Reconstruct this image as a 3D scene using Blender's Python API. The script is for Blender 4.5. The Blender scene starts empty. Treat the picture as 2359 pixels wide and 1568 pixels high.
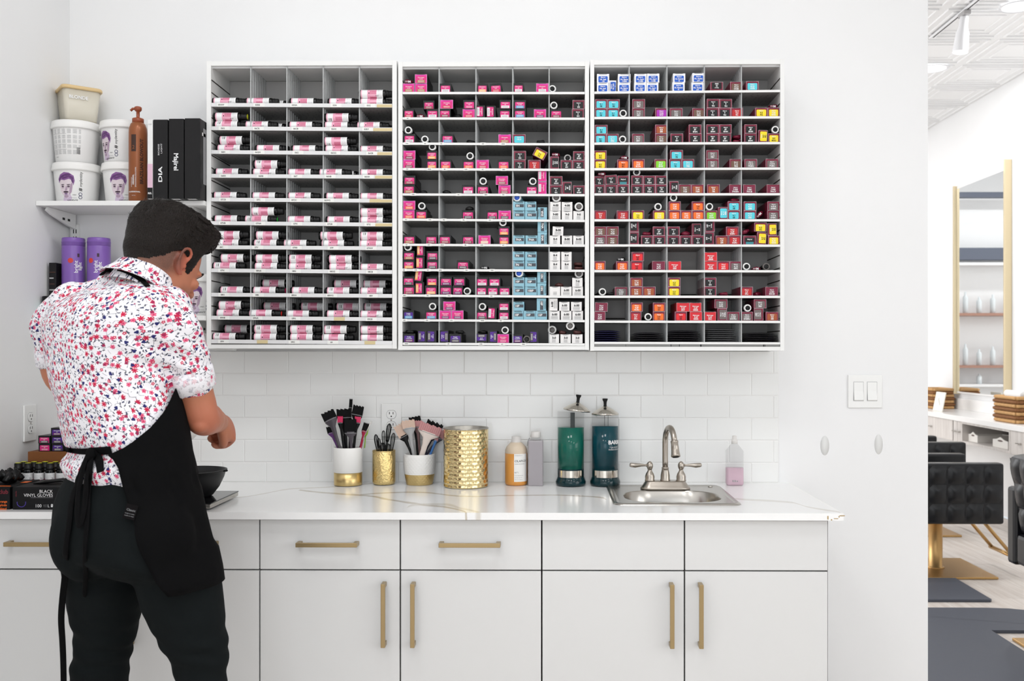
import bpy, bmesh, math, random
import numpy as np
from mathutils import Vector, Matrix, noise as mnoise

scene = bpy.context.scene
COL = scene.collection
random.seed(7)

# ------------------------------------------------------------------ camera
W_PX, H_PX = 2359.0, 1568.0
FPX = 2208.0                       # focal length in photo pixels
CAM = Vector((0.0, -3.346, 1.373))
YAW = 0.0105
PCX, PCY = 1247.0, 807.0
camd = bpy.data.cameras.new('camera')
camd.sensor_fit = 'HORIZONTAL'
camd.sensor_width = 36.0
camd.lens = FPX / W_PX * 36.0
camd.shift_x = (W_PX / 2 - PCX) / W_PX
camd.shift_y = (PCY - H_PX / 2) / W_PX
camd.clip_start = 0.05
camd.dof.use_dof = True
camd.dof.focus_distance = 2.95
camd.dof.aperture_fstop = 5.6
cam = bpy.data.objects.new('camera', camd)
cam.location = CAM
cam.rotation_euler = (math.pi / 2, 0, YAW)
COL.objects.link(cam)
scene.camera = cam

# ------------------------------------------------------------------ colour management, world
scene.view_settings.view_transform = 'Standard'
scene.view_settings.look = 'None'
scene.view_settings.gamma = 1.0
scene.view_settings.use_curve_mapping = False
scene.view_settings.exposure = -0.18
scene.cycles.use_adaptive_sampling = True
scene.cycles.adaptive_threshold = 0.06
scene.cycles.use_denoising = True
scene.cycles.max_bounces = 8
scene.cycles.caustics_reflective = False
scene.cycles.caustics_refractive = False

world = bpy.data.worlds.new('world')
scene.world = world
world.use_nodes = True
bg = world.node_tree.nodes['Background']
bg.inputs['Color'].default_value = (0.86, 0.93, 1.0, 1)
bg.inputs['Strength'].default_value = 1.0

CEIL = 3.58          # ceiling height of the whole place
XL = -1.69           # left wall
XR = 3.75            # salon side wall
YF = -6.6            # street front behind the camera
YB = 8.15            # far wall of the salon
XE = 1.309           # right end of the partition wall


def area(name, loc, rot, sx, sy, power, col=(1, 1, 1)):
    l = bpy.data.lights.new(name, 'AREA')
    l.shape = 'RECTANGLE' if sx > .3 else 'DISK'
    l.size = sx
    if sx > .3:
        l.size_y = sy
    l.energy = power
    l.color = col
    o = bpy.data.objects.new(name, l)
    o.location = loc
    o.rotation_euler = rot
    COL.objects.link(o)
    return o


# daylight through the street windows behind the camera, and through the salon's far windows
area('window_daylight', (-0.2, YF + 0.08, 1.75), (math.radians(90), 0, 0), 2.4, 2.7, 40, (0.965, 0.985, 1.0))
area('salon_daylight', (XL + 0.1, 4.6, 1.9), (math.radians(90), 0, math.radians(-90)), 4.6, 2.6, 155, (0.97, 0.985, 1.0))
area('side_fill_light', (XR - 0.06, -3.4, 1.9), (math.radians(90), 0, math.radians(90)), 3.0, 1.9, 48, (0.965, 0.985, 1.0))  # added side fill that brightens the left wall; no real window known there
# rows of ceiling lights (recessed panels)
LAMPS = [(-0.9, -1.85), (0.15, -1.85), (-1.1, -3.6), (0.3, -4.2), (2.5, -4.6), (2.5, -5.7)]
for (lx, ly) in LAMPS:
    area('ceiling_lamp_light', (lx, ly, CEIL - 0.022), (0, 0, 0), 0.55, 0.55, 11.0, (0.98, 0.99, 1.0))
SALON_LAMPS = [(1.2, 2.2), (2.97, 2.78), (2.96, 4.12), (1.3, 6.9), (2.6, 6.9)]  # last two added near the far wall to brighten the mirror's reflection
for (lx, ly) in SALON_LAMPS:
    area('ceiling_lamp_light', (lx, ly, CEIL - 0.026), (0, 0, 0), 0.19, 0.19, 16, (0.98, 0.99, 1.0))

# ------------------------------------------------------------------ pixel helpers (places are read off the photo at real depths)
_R = Vector((math.cos(YAW), math.sin(YAW), 0))
_F = Vector((-math.sin(YAW), math.cos(YAW), 0))
_U = Vector((0, 0, 1))


def ray(px, py):
    return _F * FPX + _R * (px - PCX) - _U * (py - PCY)


def PY(px, py, y):
    d = ray(px, py)
    return CAM + d * ((y - CAM.y) / d.y)


def PZ(px, py, z):
    d = ray(px, py)
    return CAM + d * ((z - CAM.z) / d.z)


def PX(px, py, x):
    d = ray(px, py)
    return CAM + d * ((x - CAM.x) / d.x)


def scale_at(y):
    return FPX / (y - CAM.y)


# ------------------------------------------------------------------ materials
def lin(c):
    c = c / 255.0
    return c / 12.92 if c <= 0.04045 else ((c + 0.055) / 1.055) ** 2.4


def rgb(r, g, b):
    return (lin(r), lin(g), lin(b), 1.0)


MATS = {}


def mat(name, col=None, rough=0.5, metal=0.0, spec=0.5, trans=0.0, ior=1.45, alpha=1.0, coat=0.0, bump=None, emit=None, sheen=0.0):
    if name in MATS:
        return MATS[name]
    m = bpy.data.materials.new(name)
    m.use_nodes = True
    b = m.node_tree.nodes['Principled BSDF']
    if col is not None:
        b.inputs['Base Color'].default_value = rgb(*col)
    b.inputs['Roughness'].default_value = rough
    b.inputs['Metallic'].default_value = metal
    b.inputs['Specular IOR Level'].default_value = spec
    b.inputs['Transmission Weight'].default_value = trans
    b.inputs['IOR'].default_value = ior
    b.inputs['Alpha'].default_value = alpha
    b.inputs['Coat Weight'].default_value = coat
    b.inputs['Sheen Weight'].default_value = sheen
    if emit:
        b.inputs['Emission Color'].default_value = rgb(*emit[0])
        b.inputs['Emission Strength'].default_value = emit[1]
    if bump:
        nt = m.node_tree
        tc = nt.nodes.new('ShaderNodeTexCoord')
        nz = nt.nodes.new('ShaderNodeTexNoise')
        nz.inputs['Scale'].default_value = bump[0]
        nz.inputs['Detail'].default_value = 4
        bp = nt.nodes.new('ShaderNodeBump')
        bp.inputs['Strength'].default_value = bump[1]
        bp.inputs['Distance'].default_value = bump[2] if len(bump) > 2 else 0.002
        nt.links.new(tc.outputs['Object'], nz.inputs['Vector'])
        nt.links.new(nz.outputs['Fac'], bp.inputs['Height'])
        nt.links.new(bp.outputs['Normal'], b.inputs['Normal'])
    MATS[name] = m
    return m


class NT:
    """small node-graph helper"""
    def __init__(self, m):
        self.m = m
        self.nt = m.node_tree
        self.b = self.nt.nodes['Principled BSDF']

    def n(self, typ, **kw):
        nd = self.nt.nodes.new(typ)
        for k, v in kw.items():
            setattr(nd, k, v)
        return nd

    def l(self, a, b):
        self.nt.links.new(a, b)

    def val(self, sock, v):
        if hasattr(v, 'is_output') or isinstance(v, bpy.types.NodeSocket):
            self.l(v, sock)
        else:
            sock.default_value = v

    def math(self, op, a, b=0.0, c=0.0, clamp=False):
        nd = self.n('ShaderNodeMath', operation=op)
        nd.use_clamp = clamp
        self.val(nd.inputs[0], a)
        self.val(nd.inputs[1], b)
        if op in ('MULTIPLY_ADD', 'COMPARE', 'SMOOTH_MIN', 'WRAP'):
            self.val(nd.inputs[2], c)
        return nd.outputs[0]

    def mix(self, fac, a, b):
        nd = self.n('ShaderNodeMix', data_type='RGBA')
        self.val(nd.inputs[0], fac)
        self.val(nd.inputs[6], a)
        self.val(nd.inputs[7], b)
        return nd.outputs[2]

    def between(self, x, lo, hi):
        return self.math('MULTIPLY', self.math('GREATER_THAN', x, lo), self.math('LESS_THAN', x, hi))

    def noise(self, vec, scale, detail=3, rough=0.5):
        nd = self.n('ShaderNodeTexNoise')
        if vec is not None:
            self.l(vec, nd.inputs['Vector'])
        nd.inputs['Scale'].default_value = scale
        nd.inputs['Detail'].default_value = detail
        nd.inputs['Roughness'].default_value = rough
        return nd

    def ramp(self, fac, stops, interp='LINEAR'):
        nd = self.n('ShaderNodeValToRGB')
        cr = nd.color_ramp
        cr.interpolation = interp
        while len(cr.elements) > 1:
            cr.elements.remove(cr.elements[-1])
        cr.elements[0].position = stops[0][0]
        cr.elements[0].color = stops[0][1]
        for p, c in stops[1:]:
            e = cr.elements.new(p)
            e.color = c
        self.l(fac, nd.inputs[0])
        return nd.outputs[0]


# ------------------------------------------------------------------ mesh builder
class MB:
    def __init__(self):
        self.v = []
        self.f = []
        self.mi = []
        self.mats = []
        self.sm = []

    def slot(self, m):
        if m not in self.mats:
            self.mats.append(m)
        return self.mats.index(m)

    def add(self, verts, faces, m, smooth=False, M=None):
        s = self.slot(m)
        o = len(self.v)
        if M is not None:
            verts = [M @ Vector(p) for p in verts]
        self.v.extend([tuple(p) for p in verts])
        for f in faces:
            self.f.append([i + o for i in f])
            self.mi.append(s)
            self.sm.append(smooth)
        return self

    def box(self, x0, x1, y0, y1, z0, z1, m, M=None, bevel=0.0):
        if bevel > 0:
            b = min(bevel, (x1 - x0) * .45, (y1 - y0) * .45, (z1 - z0) * .45)
            bm = bmesh.new()
            bmesh.ops.create_cube(bm, size=1.0)
            for v in bm.verts:
                v.co = Vector((x0 + (v.co.x + .5) * (x1 - x0), y0 + (v.co.y + .5) * (y1 - y0), z0 + (v.co.z + .5) * (z1 - z0)))
            bmesh.ops.bevel(bm, geom=bm.edges[:], offset=b, segments=2, affect='EDGES', profile=0.5)
            bm.verts.index_update()
            vs = [v.co.copy() for v in bm.verts]
            fs = [[v.index for v in f.verts] for f in bm.faces]
            bm.free()
            return self.add(vs, fs, m, False, M)
        vs = [(x0, y0, z0), (x1, y0, z0), (x1, y1, z0), (x0, y1, z0), (x0, y0, z1), (x1, y0, z1), (x1, y1, z1), (x0, y1, z1)]
        fs = [(0, 3, 2, 1), (4, 5, 6, 7), (0, 1, 5, 4), (1, 2, 6, 5), (2, 3, 7, 6), (3, 0, 4, 7)]
        return self.add(vs, fs, m, False, M)

    def loft(self, rings, m, closed=True, caps=True, smooth=True, M=None):
        n = len(rings[0])
        vs = [p for r in rings for p in r]
        fs = []
        for i in range(len(rings) - 1):
            for j in range(n if closed else n - 1):
                k = (j + 1) % n
                fs.append((i * n + j, i * n + k, (i + 1) * n + k, (i + 1) * n + j))
        if caps and closed:
            fs.append(tuple(range(n))[::-1])
            fs.append(tuple((len(rings) - 1) * n + j for j in range(n)))
        return self.add(vs, fs, m, smooth, M)

    def lathe(self, prof, m, seg=32, axis='z', org=(0, 0, 0), caps=True, M=None, smooth=True):
        rings = []
        for r, h in prof:
            ring = []
            for j in range(seg):
                a = 2 * math.pi * j / seg
                if axis == 'z':
                    p = (org[0] + r * math.cos(a), org[1] + r * math.sin(a), org[2] + h)
                elif axis == 'x':
                    p = (org[0] + h, org[1] + r * math.cos(a), org[2] + r * math.sin(a))
                else:
                    p = (org[0] + r * math.sin(a), org[1] + h, org[2] + r * math.cos(a))
                ring.append(p)
            rings.append(ring)
        return self.loft(rings, m, True, caps, smooth, M)

    def tube(self, pts, r, m, seg=10, caps=True, smooth=True, M=None, flat=None):
        """r: number or list; flat=(normal vector) ellipse squash tuple (wide, thin, up-vector)"""
        pts = [Vector(p) for p in pts]
        rings = []
        prevn = None
        for i, p in enumerate(pts):
            t = (pts[min(i + 1, len(pts) - 1)] - pts[max(i - 1, 0)]).normalized()
            if flat:
                up = Vector(flat[2])
                nrm = (up - t * up.dot(t)).normalized()
            elif prevn is None:
                up = Vector((0, 0, 1)) if abs(t.z) < .9 else Vector((1, 0, 0))
                nrm = (up - t * up.dot(t)).normalized()
            else:
                nrm = (prevn - t * prevn.dot(t)).normalized()
            prevn = nrm
            bn = t.cross(nrm)
            rr = r[i] if isinstance(r, (list, tuple)) else r
            ring = []
            for j in range(seg):
                a = 2 * math.pi * j / seg
                if flat:
                    ring.append(p + bn * (flat[0] * rr * math.cos(a)) + nrm * (flat[1] * rr * math.sin(a)))
                else:
                    ring.append(p + nrm * (rr * math.cos(a)) + bn * (rr * math.sin(a)))
            rings.append(ring)
        return self.loft(rings, m, True, caps, smooth, M)

    def text(self, s, m, h, origin, right=(1, 0, 0), up=(0, 0, 1), align='C', squeeze=1.0, bold=0.0, maxw=None):
        vs, fs, w = text_geo(s, bold)
        if not fs:
            return self
        sc = h
        wx = w * sc * squeeze
        sq = squeeze
        if maxw and wx > maxw:
            sq = squeeze * maxw / wx
        r = Vector(right)
        u = Vector(up)
        o = Vector(origin)
        off = {'C': -0.5, 'L': 0.0, 'R': -1.0}[align] * w
        pts = [o + r * ((x + off) * sc * sq) + u * (y * sc) for x, y in vs]
        return self.add(pts, fs, m)

    def mesh(self, name):
        me = bpy.data.meshes.new(name)
        me.from_pydata([tuple(p) for p in self.v], [], self.f)
        for m in self.mats:
            me.materials.append(m)
        me.polygons.foreach_set('material_index', self.mi)
        me.polygons.foreach_set('use_smooth', self.sm)
        me.update()
        return me

    def obj(self, name, parent=None, me=None):
        me = me or self.mesh(name)
        o = bpy.data.objects.new(name, me)
        COL.objects.link(o)
        if parent:
            o.parent = parent
        return o


_TXT = {}


def text_geo(s, bold=0.0):
    key = (s, bold)
    if key in _TXT:
        return _TXT[key]
    cu = bpy.data.curves.new('txt', 'FONT')
    cu.body = s
    cu.align_x = 'LEFT'
    cu.align_y = 'BOTTOM_BASELINE'
    cu.resolution_u = 2
    cu.offset = bold
    ob = bpy.data.objects.new('txt', cu)
    me = bpy.data.meshes.new_from_object(ob)
    vs = [(v.co.x, v.co.y) for v in me.vertices]
    fs = [tuple(p.vertices) for p in me.polygons]
    bpy.data.objects.remove(ob)
    bpy.data.meshes.remove(me)
    bpy.data.curves.remove(cu)
    if vs:
        x0 = min(v[0] for v in vs)
        x1 = max(v[0] for v in vs)
        y0, y1 = 0.0, 0.72
        k = 1.0 / (y1 - y0)
        vs = [((x - x0) * k, (y - 0.36) * k) for x, y in vs]
        w = (x1 - x0) * k
    else:
        w = 0
    _TXT[key] = (vs, fs, w)
    return _TXT[key]


def empty(name, loc=(0, 0, 0), rz=0.0):
    o = bpy.data.objects.new(name, None)
    o.empty_display_size = 0.05
    o.location = loc
    o.rotation_euler = (0, 0, rz)
    COL.objects.link(o)
    return o


def tag(o, label, cat, group=None):
    o['label'] = label
    o['category'] = cat
    if group:
        o['group'] = group
    return o


def struct(o, label=None, cat=None):
    o['kind'] = 'structure'
    if label:
        o['label'] = label
    if cat:
        o['category'] = cat
    return o


def link_copy(me, name, loc, parent=None, rot=None):
    o = bpy.data.objects.new(name, me)
    o.location = loc
    if rot:
        o.rotation_euler = rot
    COL.objects.link(o)
    if parent:
        o.parent = parent
    return o


ORD = ['zeroth', 'first', 'second', 'third', 'fourth', 'fifth', 'sixth', 'seventh', 'eighth', 'ninth', 'tenth', 'eleventh', 'twelfth', 'thirteenth', 'fourteenth', 'fifteenth', 'sixteenth', 'seventeenth', 'eighteenth', 'nineteenth', 'twentieth']

# ================================================================== materials of the setting
m_wall = mat('white_wall_paint', (238, 238, 238), 0.55, bump=(60, 0.05))
nt = NT(m_wall)
_tc = nt.n('ShaderNodeTexCoord')
_nz = nt.noise(_tc.outputs['Object'], 1.3, 4)
nt.l(nt.ramp(_nz.outputs['Fac'], [(0.35, rgb(237, 237, 237)), (0.7, rgb(241, 241, 241))]), nt.b.inputs['Base Color'])
m_ceil = mat('white_tin_ceiling', (240, 240, 240), 0.5)
m_tile = mat('white_glazed_tile', (240, 240, 238), 0.12, spec=0.5, bump=(9, 0.10, 0.004))
m_grout = mat('pale_grout', (236, 235, 233), 0.8)
m_white = mat('white_laminate', (238, 238, 236), 0.35)
m_cabw = mat('white_cabinet_paint', (223, 223, 222), 0.3)
m_gap = mat('dark_gap', (60, 56, 52), 0.8)
m_brass = mat('brushed_brass', (172, 150, 110), 0.32, 0.85)
m_steel = mat('brushed_steel', (190, 186, 180), 0.25, 1.0)
m_nickel = mat('brushed_nickel', (176, 168, 158), 0.28, 1.0)
m_plastic_w = mat('white_plastic', (240, 240, 238), 0.3)
m_black = mat('black_plastic', (12, 12, 13), 0.35, spec=.35)
m_dark = mat('dark_slot', (25, 25, 25), 0.7)
m_ink = mat('black_ink', (28, 28, 30), 0.6)
m_inkgrey = mat('grey_ink', (140, 140, 142), 0.6)
m_inkw = mat('white_ink', (240, 240, 240), 0.6)

# quartz worktop with soft veins; each vein runs along the slab as a drawn-out curve
m_quartz = mat('veined_quartz', (248, 248, 247), 0.16)
nt = NT(m_quartz)
_tc = nt.n('ShaderNodeTexCoord')
_sx = nt.n('ShaderNodeSeparateXYZ')
nt.l(_tc.outputs['Object'], _sx.inputs[0])
_wn = nt.noise(_tc.outputs['Object'], 7, 4, .6)
_w2 = nt.noise(_tc.outputs['Object'], 3.2, 2)
_yy = nt.math('ADD', _sx.outputs[1], nt.math('MULTIPLY_ADD', _wn.outputs['Fac'], .044, -.022))
VX0, VX1, VY0, VY1 = -1.7, .85, -.70, .06
VEINS = [([(0, 1160), (200, 1150), (536, 1146), (600, 1138), (679, 1125), (780, 1120), (860, 1113)], .010, .62),
         ([(690, 1128), (771, 1136), (843, 1141), (893, 1150), (964, 1161), (1029, 1168), (1079, 1187)], .010, .85),
         ([(829, 1139), (957, 1134), (1071, 1143), (1179, 1141), (1321, 1141), (1400, 1152)], .009, .8),
         ([(1660, 1146), (1700, 1149), (1830, 1157), (1850, 1165), (1935, 1179)], .011, .5),
         ([(940, 1166), (1000, 1161), (1060, 1170), (1110, 1184)], .014, .5)]
_vm = None
for pts, wid, amt in VEINS:
    wp = [PZ(px, py, 0.914) for px, py in pts]
    fx = nt.math('DIVIDE', nt.math('SUBTRACT', _sx.outputs[0], VX0), VX1 - VX0)
    fc = nt.n('ShaderNodeFloatCurve')
    cv = fc.mapping.curves[0]
    nodes_ = [((p.x - VX0) / (VX1 - VX0), (p.y - VY0) / (VY1 - VY0)) for p in wp]
    cv.points[0].location = nodes_[0]
    cv.points[1].location = nodes_[-1]
    for q in nodes_[1:-1]:
        cv.points.new(*q)
    fc.mapping.update()
    nt.l(fx, fc.inputs['Value'])
    yc = nt.math('MULTIPLY_ADD', fc.outputs[0], VY1 - VY0, VY0)
    d = nt.math('ABSOLUTE', nt.math('SUBTRACT', _yy, yc))
    wv = nt.math('MULTIPLY_ADD', _w2.outputs['Fac'], wid * 3.4, wid * .1)
    m1 = nt.math('MULTIPLY', nt.math('SUBTRACT', 1.0, nt.math('DIVIDE', d, wv), clamp=True), 1.6, clamp=True)
    m1 = nt.math('MULTIPLY', m1, nt.math('MULTIPLY', nt.between(_sx.outputs[0], wp[0].x, wp[-1].x), amt))
    _vm = m1 if _vm is None else nt.math('MAXIMUM', _vm, m1)
_n3 = nt.noise(_tc.outputs['Object'], 2.2, 2)
_vc = nt.mix(_n3.outputs['Fac'], rgb(176, 172, 166), rgb(204, 190, 164))
nt.l(nt.mix(_vm, rgb(248, 248, 247), _vc), nt.b.inputs['Base Color'])

# pale wood planks
m_plank = mat('whitewashed_wood', (214, 205, 196), 0.4)
nt = NT(m_plank)
_tc = nt.n('ShaderNodeTexCoord')
_mp = nt.n('ShaderNodeMapping')
_mp.inputs['Scale'].default_value = (14, 1.2, 1)
nt.l(_tc.outputs['Object'], _mp.inputs['Vector'])
_oi = nt.n('ShaderNodeObjectInfo')
_n1 = nt.noise(_mp.outputs['Vector'], 2.0, 5)
_c = nt.ramp(_n1.outputs['Fac'], [(0.3, rgb(200, 188, 178)), (0.55, rgb(222, 214, 206)), (0.75, rgb(232, 226, 220))])
nt.l(nt.mix(nt.math('MULTIPLY', _oi.outputs['Random'], 0.35), _c, rgb(206, 196, 190)), nt.b.inputs['Base Color'])

# ================================================================== shell
def slab(name, x0, x1, y0, y1, z0, z1, m, label=None, cat=None):
    o = MB().box(x0, x1, y0, y1, z0, z1, m).obj(name)
    return struct(o, label, cat)


wall_back = slab('wall_back', XL, XE, 0.0, 0.14, 0, CEIL, m_wall, 'white partition wall behind the colour cabinets', 'wall')
wall_left = slab('wall_left', XL - 0.14, XL, YF, YB, 0, CEIL, m_wall, 'white side wall at the left, with an outlet above the worktop', 'wall')
wall_right = slab('wall_right', XR, XR + 0.14, YF, YB, 0, CEIL, m_wall, 'white salon wall with the tall mirror', 'wall')
wall_far = slab('wall_far', XL - 0.14, XR + 0.14, YB, YB + 0.14, 0, CEIL, m_wall, 'white far wall of the salon, seen in the mirror', 'wall')
wf = MB()
wf.box(XL - 0.14, XR + 0.14, YF - 0.14, YF, 0, 0.35, m_wall)
wf.box(XL - 0.14, XR + 0.14, YF - 0.14, YF, 3.15, CEIL, m_wall)
for a, b in ((XL - .14, -1.45), (3.3, XR + .14)):
    wf.box(a, b, YF - 0.14, YF, 0.35, 3.15, m_wall)
struct(wf.obj('wall_front'), 'white street wall around the shop window, behind the viewer', 'wall')
wm = empty('window_1', (0.92, YF - 0.07, 0.35))
struct(wm, 'shop window with black frame, behind the viewer', 'window')
fr = MB()
for x in (-2.37, -0.8, 0.8, 2.33):
    fr.box(x, x + 0.05, -0.03, 0.03, 0, 2.8, m_black)
fr.box(-2.37, 2.38, -0.03, 0.03, 0, 0.05, m_black).box(-2.37, 2.38, -0.03, 0.03, 2.75, 2.8, m_black)
fr.obj('window_frame', wm)

wm2 = empty('added_side_window', (XR - 0.004, -3.4, 0.9))  # frame made up around the side fill light; the wall behind is solid
struct(wm2, 'added black window frame on the solid right wall, framing the side fill light', 'window')
fr = MB()
for y in (-1.55, -0.02, 1.50):
    fr.box(-.02, 0.0, y, y + .05, 0, 2.0, m_black)
fr.box(-.02, 0.0, -1.55, 1.55, 0, .05, m_black).box(-.02, 0.0, -1.55, 1.55, 1.95, 2.0, m_black)
fr.obj('window_frame', wm2)

floor_o = slab('floor', XL, XR, YF, YB, -0.12, -0.012, m_plank, 'whitewashed plank floor', 'floor')
pk = {}
for iy in range(5):
    for ix in range(16):
        w = 0.185
        x0 = 1.05 + ix * w
        if x0 + w > XR:
            continue
        L = 1.25
        y0 = -0.9 + iy * L + (ix % 3) * 0.4 - 0.4
        if 'm' not in pk:
            pk['m'] = MB().box(0, w - 0.002, 0, L - 0.003, 0, 0.012, m_plank, bevel=0.0012).mesh('plank')
        link_copy(pk['m'], 'plank', (x0, y0, -0.012), floor_o)

ceil_o = slab('ceiling', XL, XR, YF, YB, CEIL, CEIL + 0.1, m_ceil, 'white pressed-tin ceiling', 'ceiling')
cp = MB()
S = 0.61
cp.box(0, S, 0, S, -0.004, 0, m_ceil)
for k, (a, t) in enumerate(((0.03, 0.012), (0.085, 0.016), (0.15, 0.012))):
    cp.box(a, S - a, a, a + t, -0.014 + 0.002 * k, -0.004, m_ceil)
    cp.box(a, S - a, S - a - t, S - a, -0.014 + 0.002 * k, -0.004, m_ceil)
    cp.box(a, a + t, a + t, S - a - t, -0.014 + 0.002 * k, -0.004, m_ceil)
    cp.box(S - a - t, S - a, a + t, S - a - t, -0.014 + 0.002 * k, -0.004, m_ceil)
cpm = cp.mesh('ceiling_panel')
for ix in range(5):
    for iy in range(12):
        link_copy(cpm, 'ceiling_panel', (XR - S * (ix + 1), 1.0 + S * iy, CEIL), ceil_o)

# ------------------------------------------------------------------ subway tiles on the back wall
TW, TH = 0.1537, 0.0776
tile_me = MB().box(0.001, TW - 0.001, -0.009, -0.001, 0.001, TH - 0.001, m_tile, bevel=0.0022).mesh('tile')
CT = 0.914            # worktop height
z_first = PY(1100, 1064, 0).z
xj = PY(867, 930, 0).x
x_end = PY(1792, 900, 0).x
half_cache = {}
gb = MB().box(XL, x_end, -0.0075, 0.0, CT - 0.02, z_first + 4.99 * TH, m_grout).obj('tile_backing', wall_back)
r = -1
while True:
    z0 = z_first + r * TH
    if z0 > z_first + 4.2 * TH:
        break
    off = 0.0 if (r % 2 == 0) else TW / 2       # row 910..963 is r=2
    x = xj + off - 12 * TW
    while x < x_end:
        a, b = max(x, XL), min(x + TW, x_end)
        lo = max(z0, CT)
        if b - a > 0.012:
            if b - a > TW - 1e-6 and lo == z0:
                link_copy(tile_me, 'tile', (a, 0, z0), wall_back)
            else:
                key = (round(b - a, 4), round(z0 + TH - lo, 4))
                if key not in half_cache:
                    half_cache[key] = MB().box(0.001, b - a - 0.001, -0.009, -0.001, 0.001, z0 + TH - lo - 0.001, m_tile, bevel=0.0022).mesh('tile')
                link_copy(half_cache[key], 'tile', (a, 0, lo), wall_back)
        x += TW
    r += 1

# patched oval spots on the wall near the switch
m_patch = mat('wall_filler', (224, 224, 222), 0.7)
for (px, py, rx, ry) in ((1900, 1026, 0.0155, 0.034), (2024, 1023, 0.0145, 0.035)):
    c = PY(px, py, 0)
    b = MB()
    b.lathe([(1.0, 0), (0.98, -0.0006), (0.001, -0.0008)], m_patch, 24, 'y', caps=False)
    o = b.obj('filler_patch', wall_back)
    o.scale = (rx, 1, ry)
    o.location = (c.x, -0.0002, c.z)

# ------------------------------------------------------------------ worktop
SX0, SX1, SY0, SY1 = 0.185, 0.567, -0.505, -0.100     # sink outer
hx0, hx1, hy0, hy1 = SX0 + 0.02, SX1 - 0.02, SY0 + 0.02, SY1 - 0.02
CX1 = PZ(1947, 1184, CT).x
CYF = -0.635
wt = MB()
xs = [XL, hx0, hx1, CX1]
ys = [CYF, hy0, hy1, 0.0]
zb = CT - 0.0205
for i in range(3):
    for j in range(3):
        if i == 1 and j == 1:
            continue
        a, b, c, d = xs[i], xs[i + 1], ys[j], ys[j + 1]
        wt.add([(a, c, CT), (b, c, CT), (b, d, CT), (a, d, CT)], [(0, 1, 2, 3)], m_quartz)
        wt.add([(a, c, zb), (b, c, zb), (b, d, zb), (a, d, zb)], [(3, 2, 1, 0)], m_quartz)
for (a, b, c, d) in ((XL, CX1, CYF, CYF), (CX1, CX1, CYF, 0.0), (CX1, XL, 0.0, 0.0), (XL, XL, 0.0, CYF)):
    wt.add([(a, c, zb), (b, d, zb), (b, d, CT), (a, c, CT)], [(0, 1, 2, 3)], m_quartz)
for (a, b, c, d) in ((hx0, hx1, hy0, hy0), (hx1, hx1, hy0, hy1), (hx1, hx0, hy1, hy1), (hx0, hx0, hy1, hy0)):
    wt.add([(a, c, CT), (b, d, CT), (b, d, zb), (a, c, zb)], [(0, 1, 2, 3)], m_quartz)
o = wt.obj('worktop')
tag(o, 'long white quartz worktop with pale veins along the back wall', 'worktop')
# chipped and stained right corner
m_chip = mat('stained_chip', (176, 150, 104), 0.7)
ch = MB()
for (px0, py0, px1, py1) in ((1906, 1188, 1908.5, 1196), (1934, 1186.5, 1946, 1188.5), (1932, 1188, 1934, 1191.5), (1914, 1195.5, 1917, 1198.3), (1921, 1193.5, 1931, 1195)):
    p, q = PY(px0, py0, CYF), PY(px1, py1, CYF)
    ch.box(p.x, q.x, CYF - 0.0008, CYF + 0.0005, q.z, p.z, m_chip)
ch.obj('corner_stain', o)

# ------------------------------------------------------------------ base cabinets
YD = -0.612          # face of doors
gx = [PY(p, 1250, YD).x for p in (-54, 272, 598, 922, 1248, 1577, 1908)]
ZT = PY(1200, 1198, YD).z
ZM = PY(1200, 1313.5, YD).z
ZB = 0.105
G = 0.004


def pull_h(b, xc, zc, L, m):
    b.box(xc - L / 2, xc + L / 2, -0.034, -0.026, zc - 0.0062, zc + 0.0062, m, bevel=0.0012)
    for s in (-1, 1):
        b.box(xc + s * (L / 2 - 0.006) - 0.006, xc + s * (L / 2 - 0.006) + 0.006, -0.027, 0.0, zc - 0.0055, zc + 0.0055, m)


def pull_v(b, xc, zc, L, m):
    b.box(xc - 0.0062, xc + 0.0062, -0.034, -0.026, zc - L / 2, zc + L / 2, m, bevel=0.0012)
    for s in (-1, 1):
        b.box(xc - 0.0055, xc + 0.0055, -0.027, 0.0, zc + s * (L / 2 - 0.006) - 0.006, zc + s * (L / 2 - 0.006) + 0.006, m)


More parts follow.
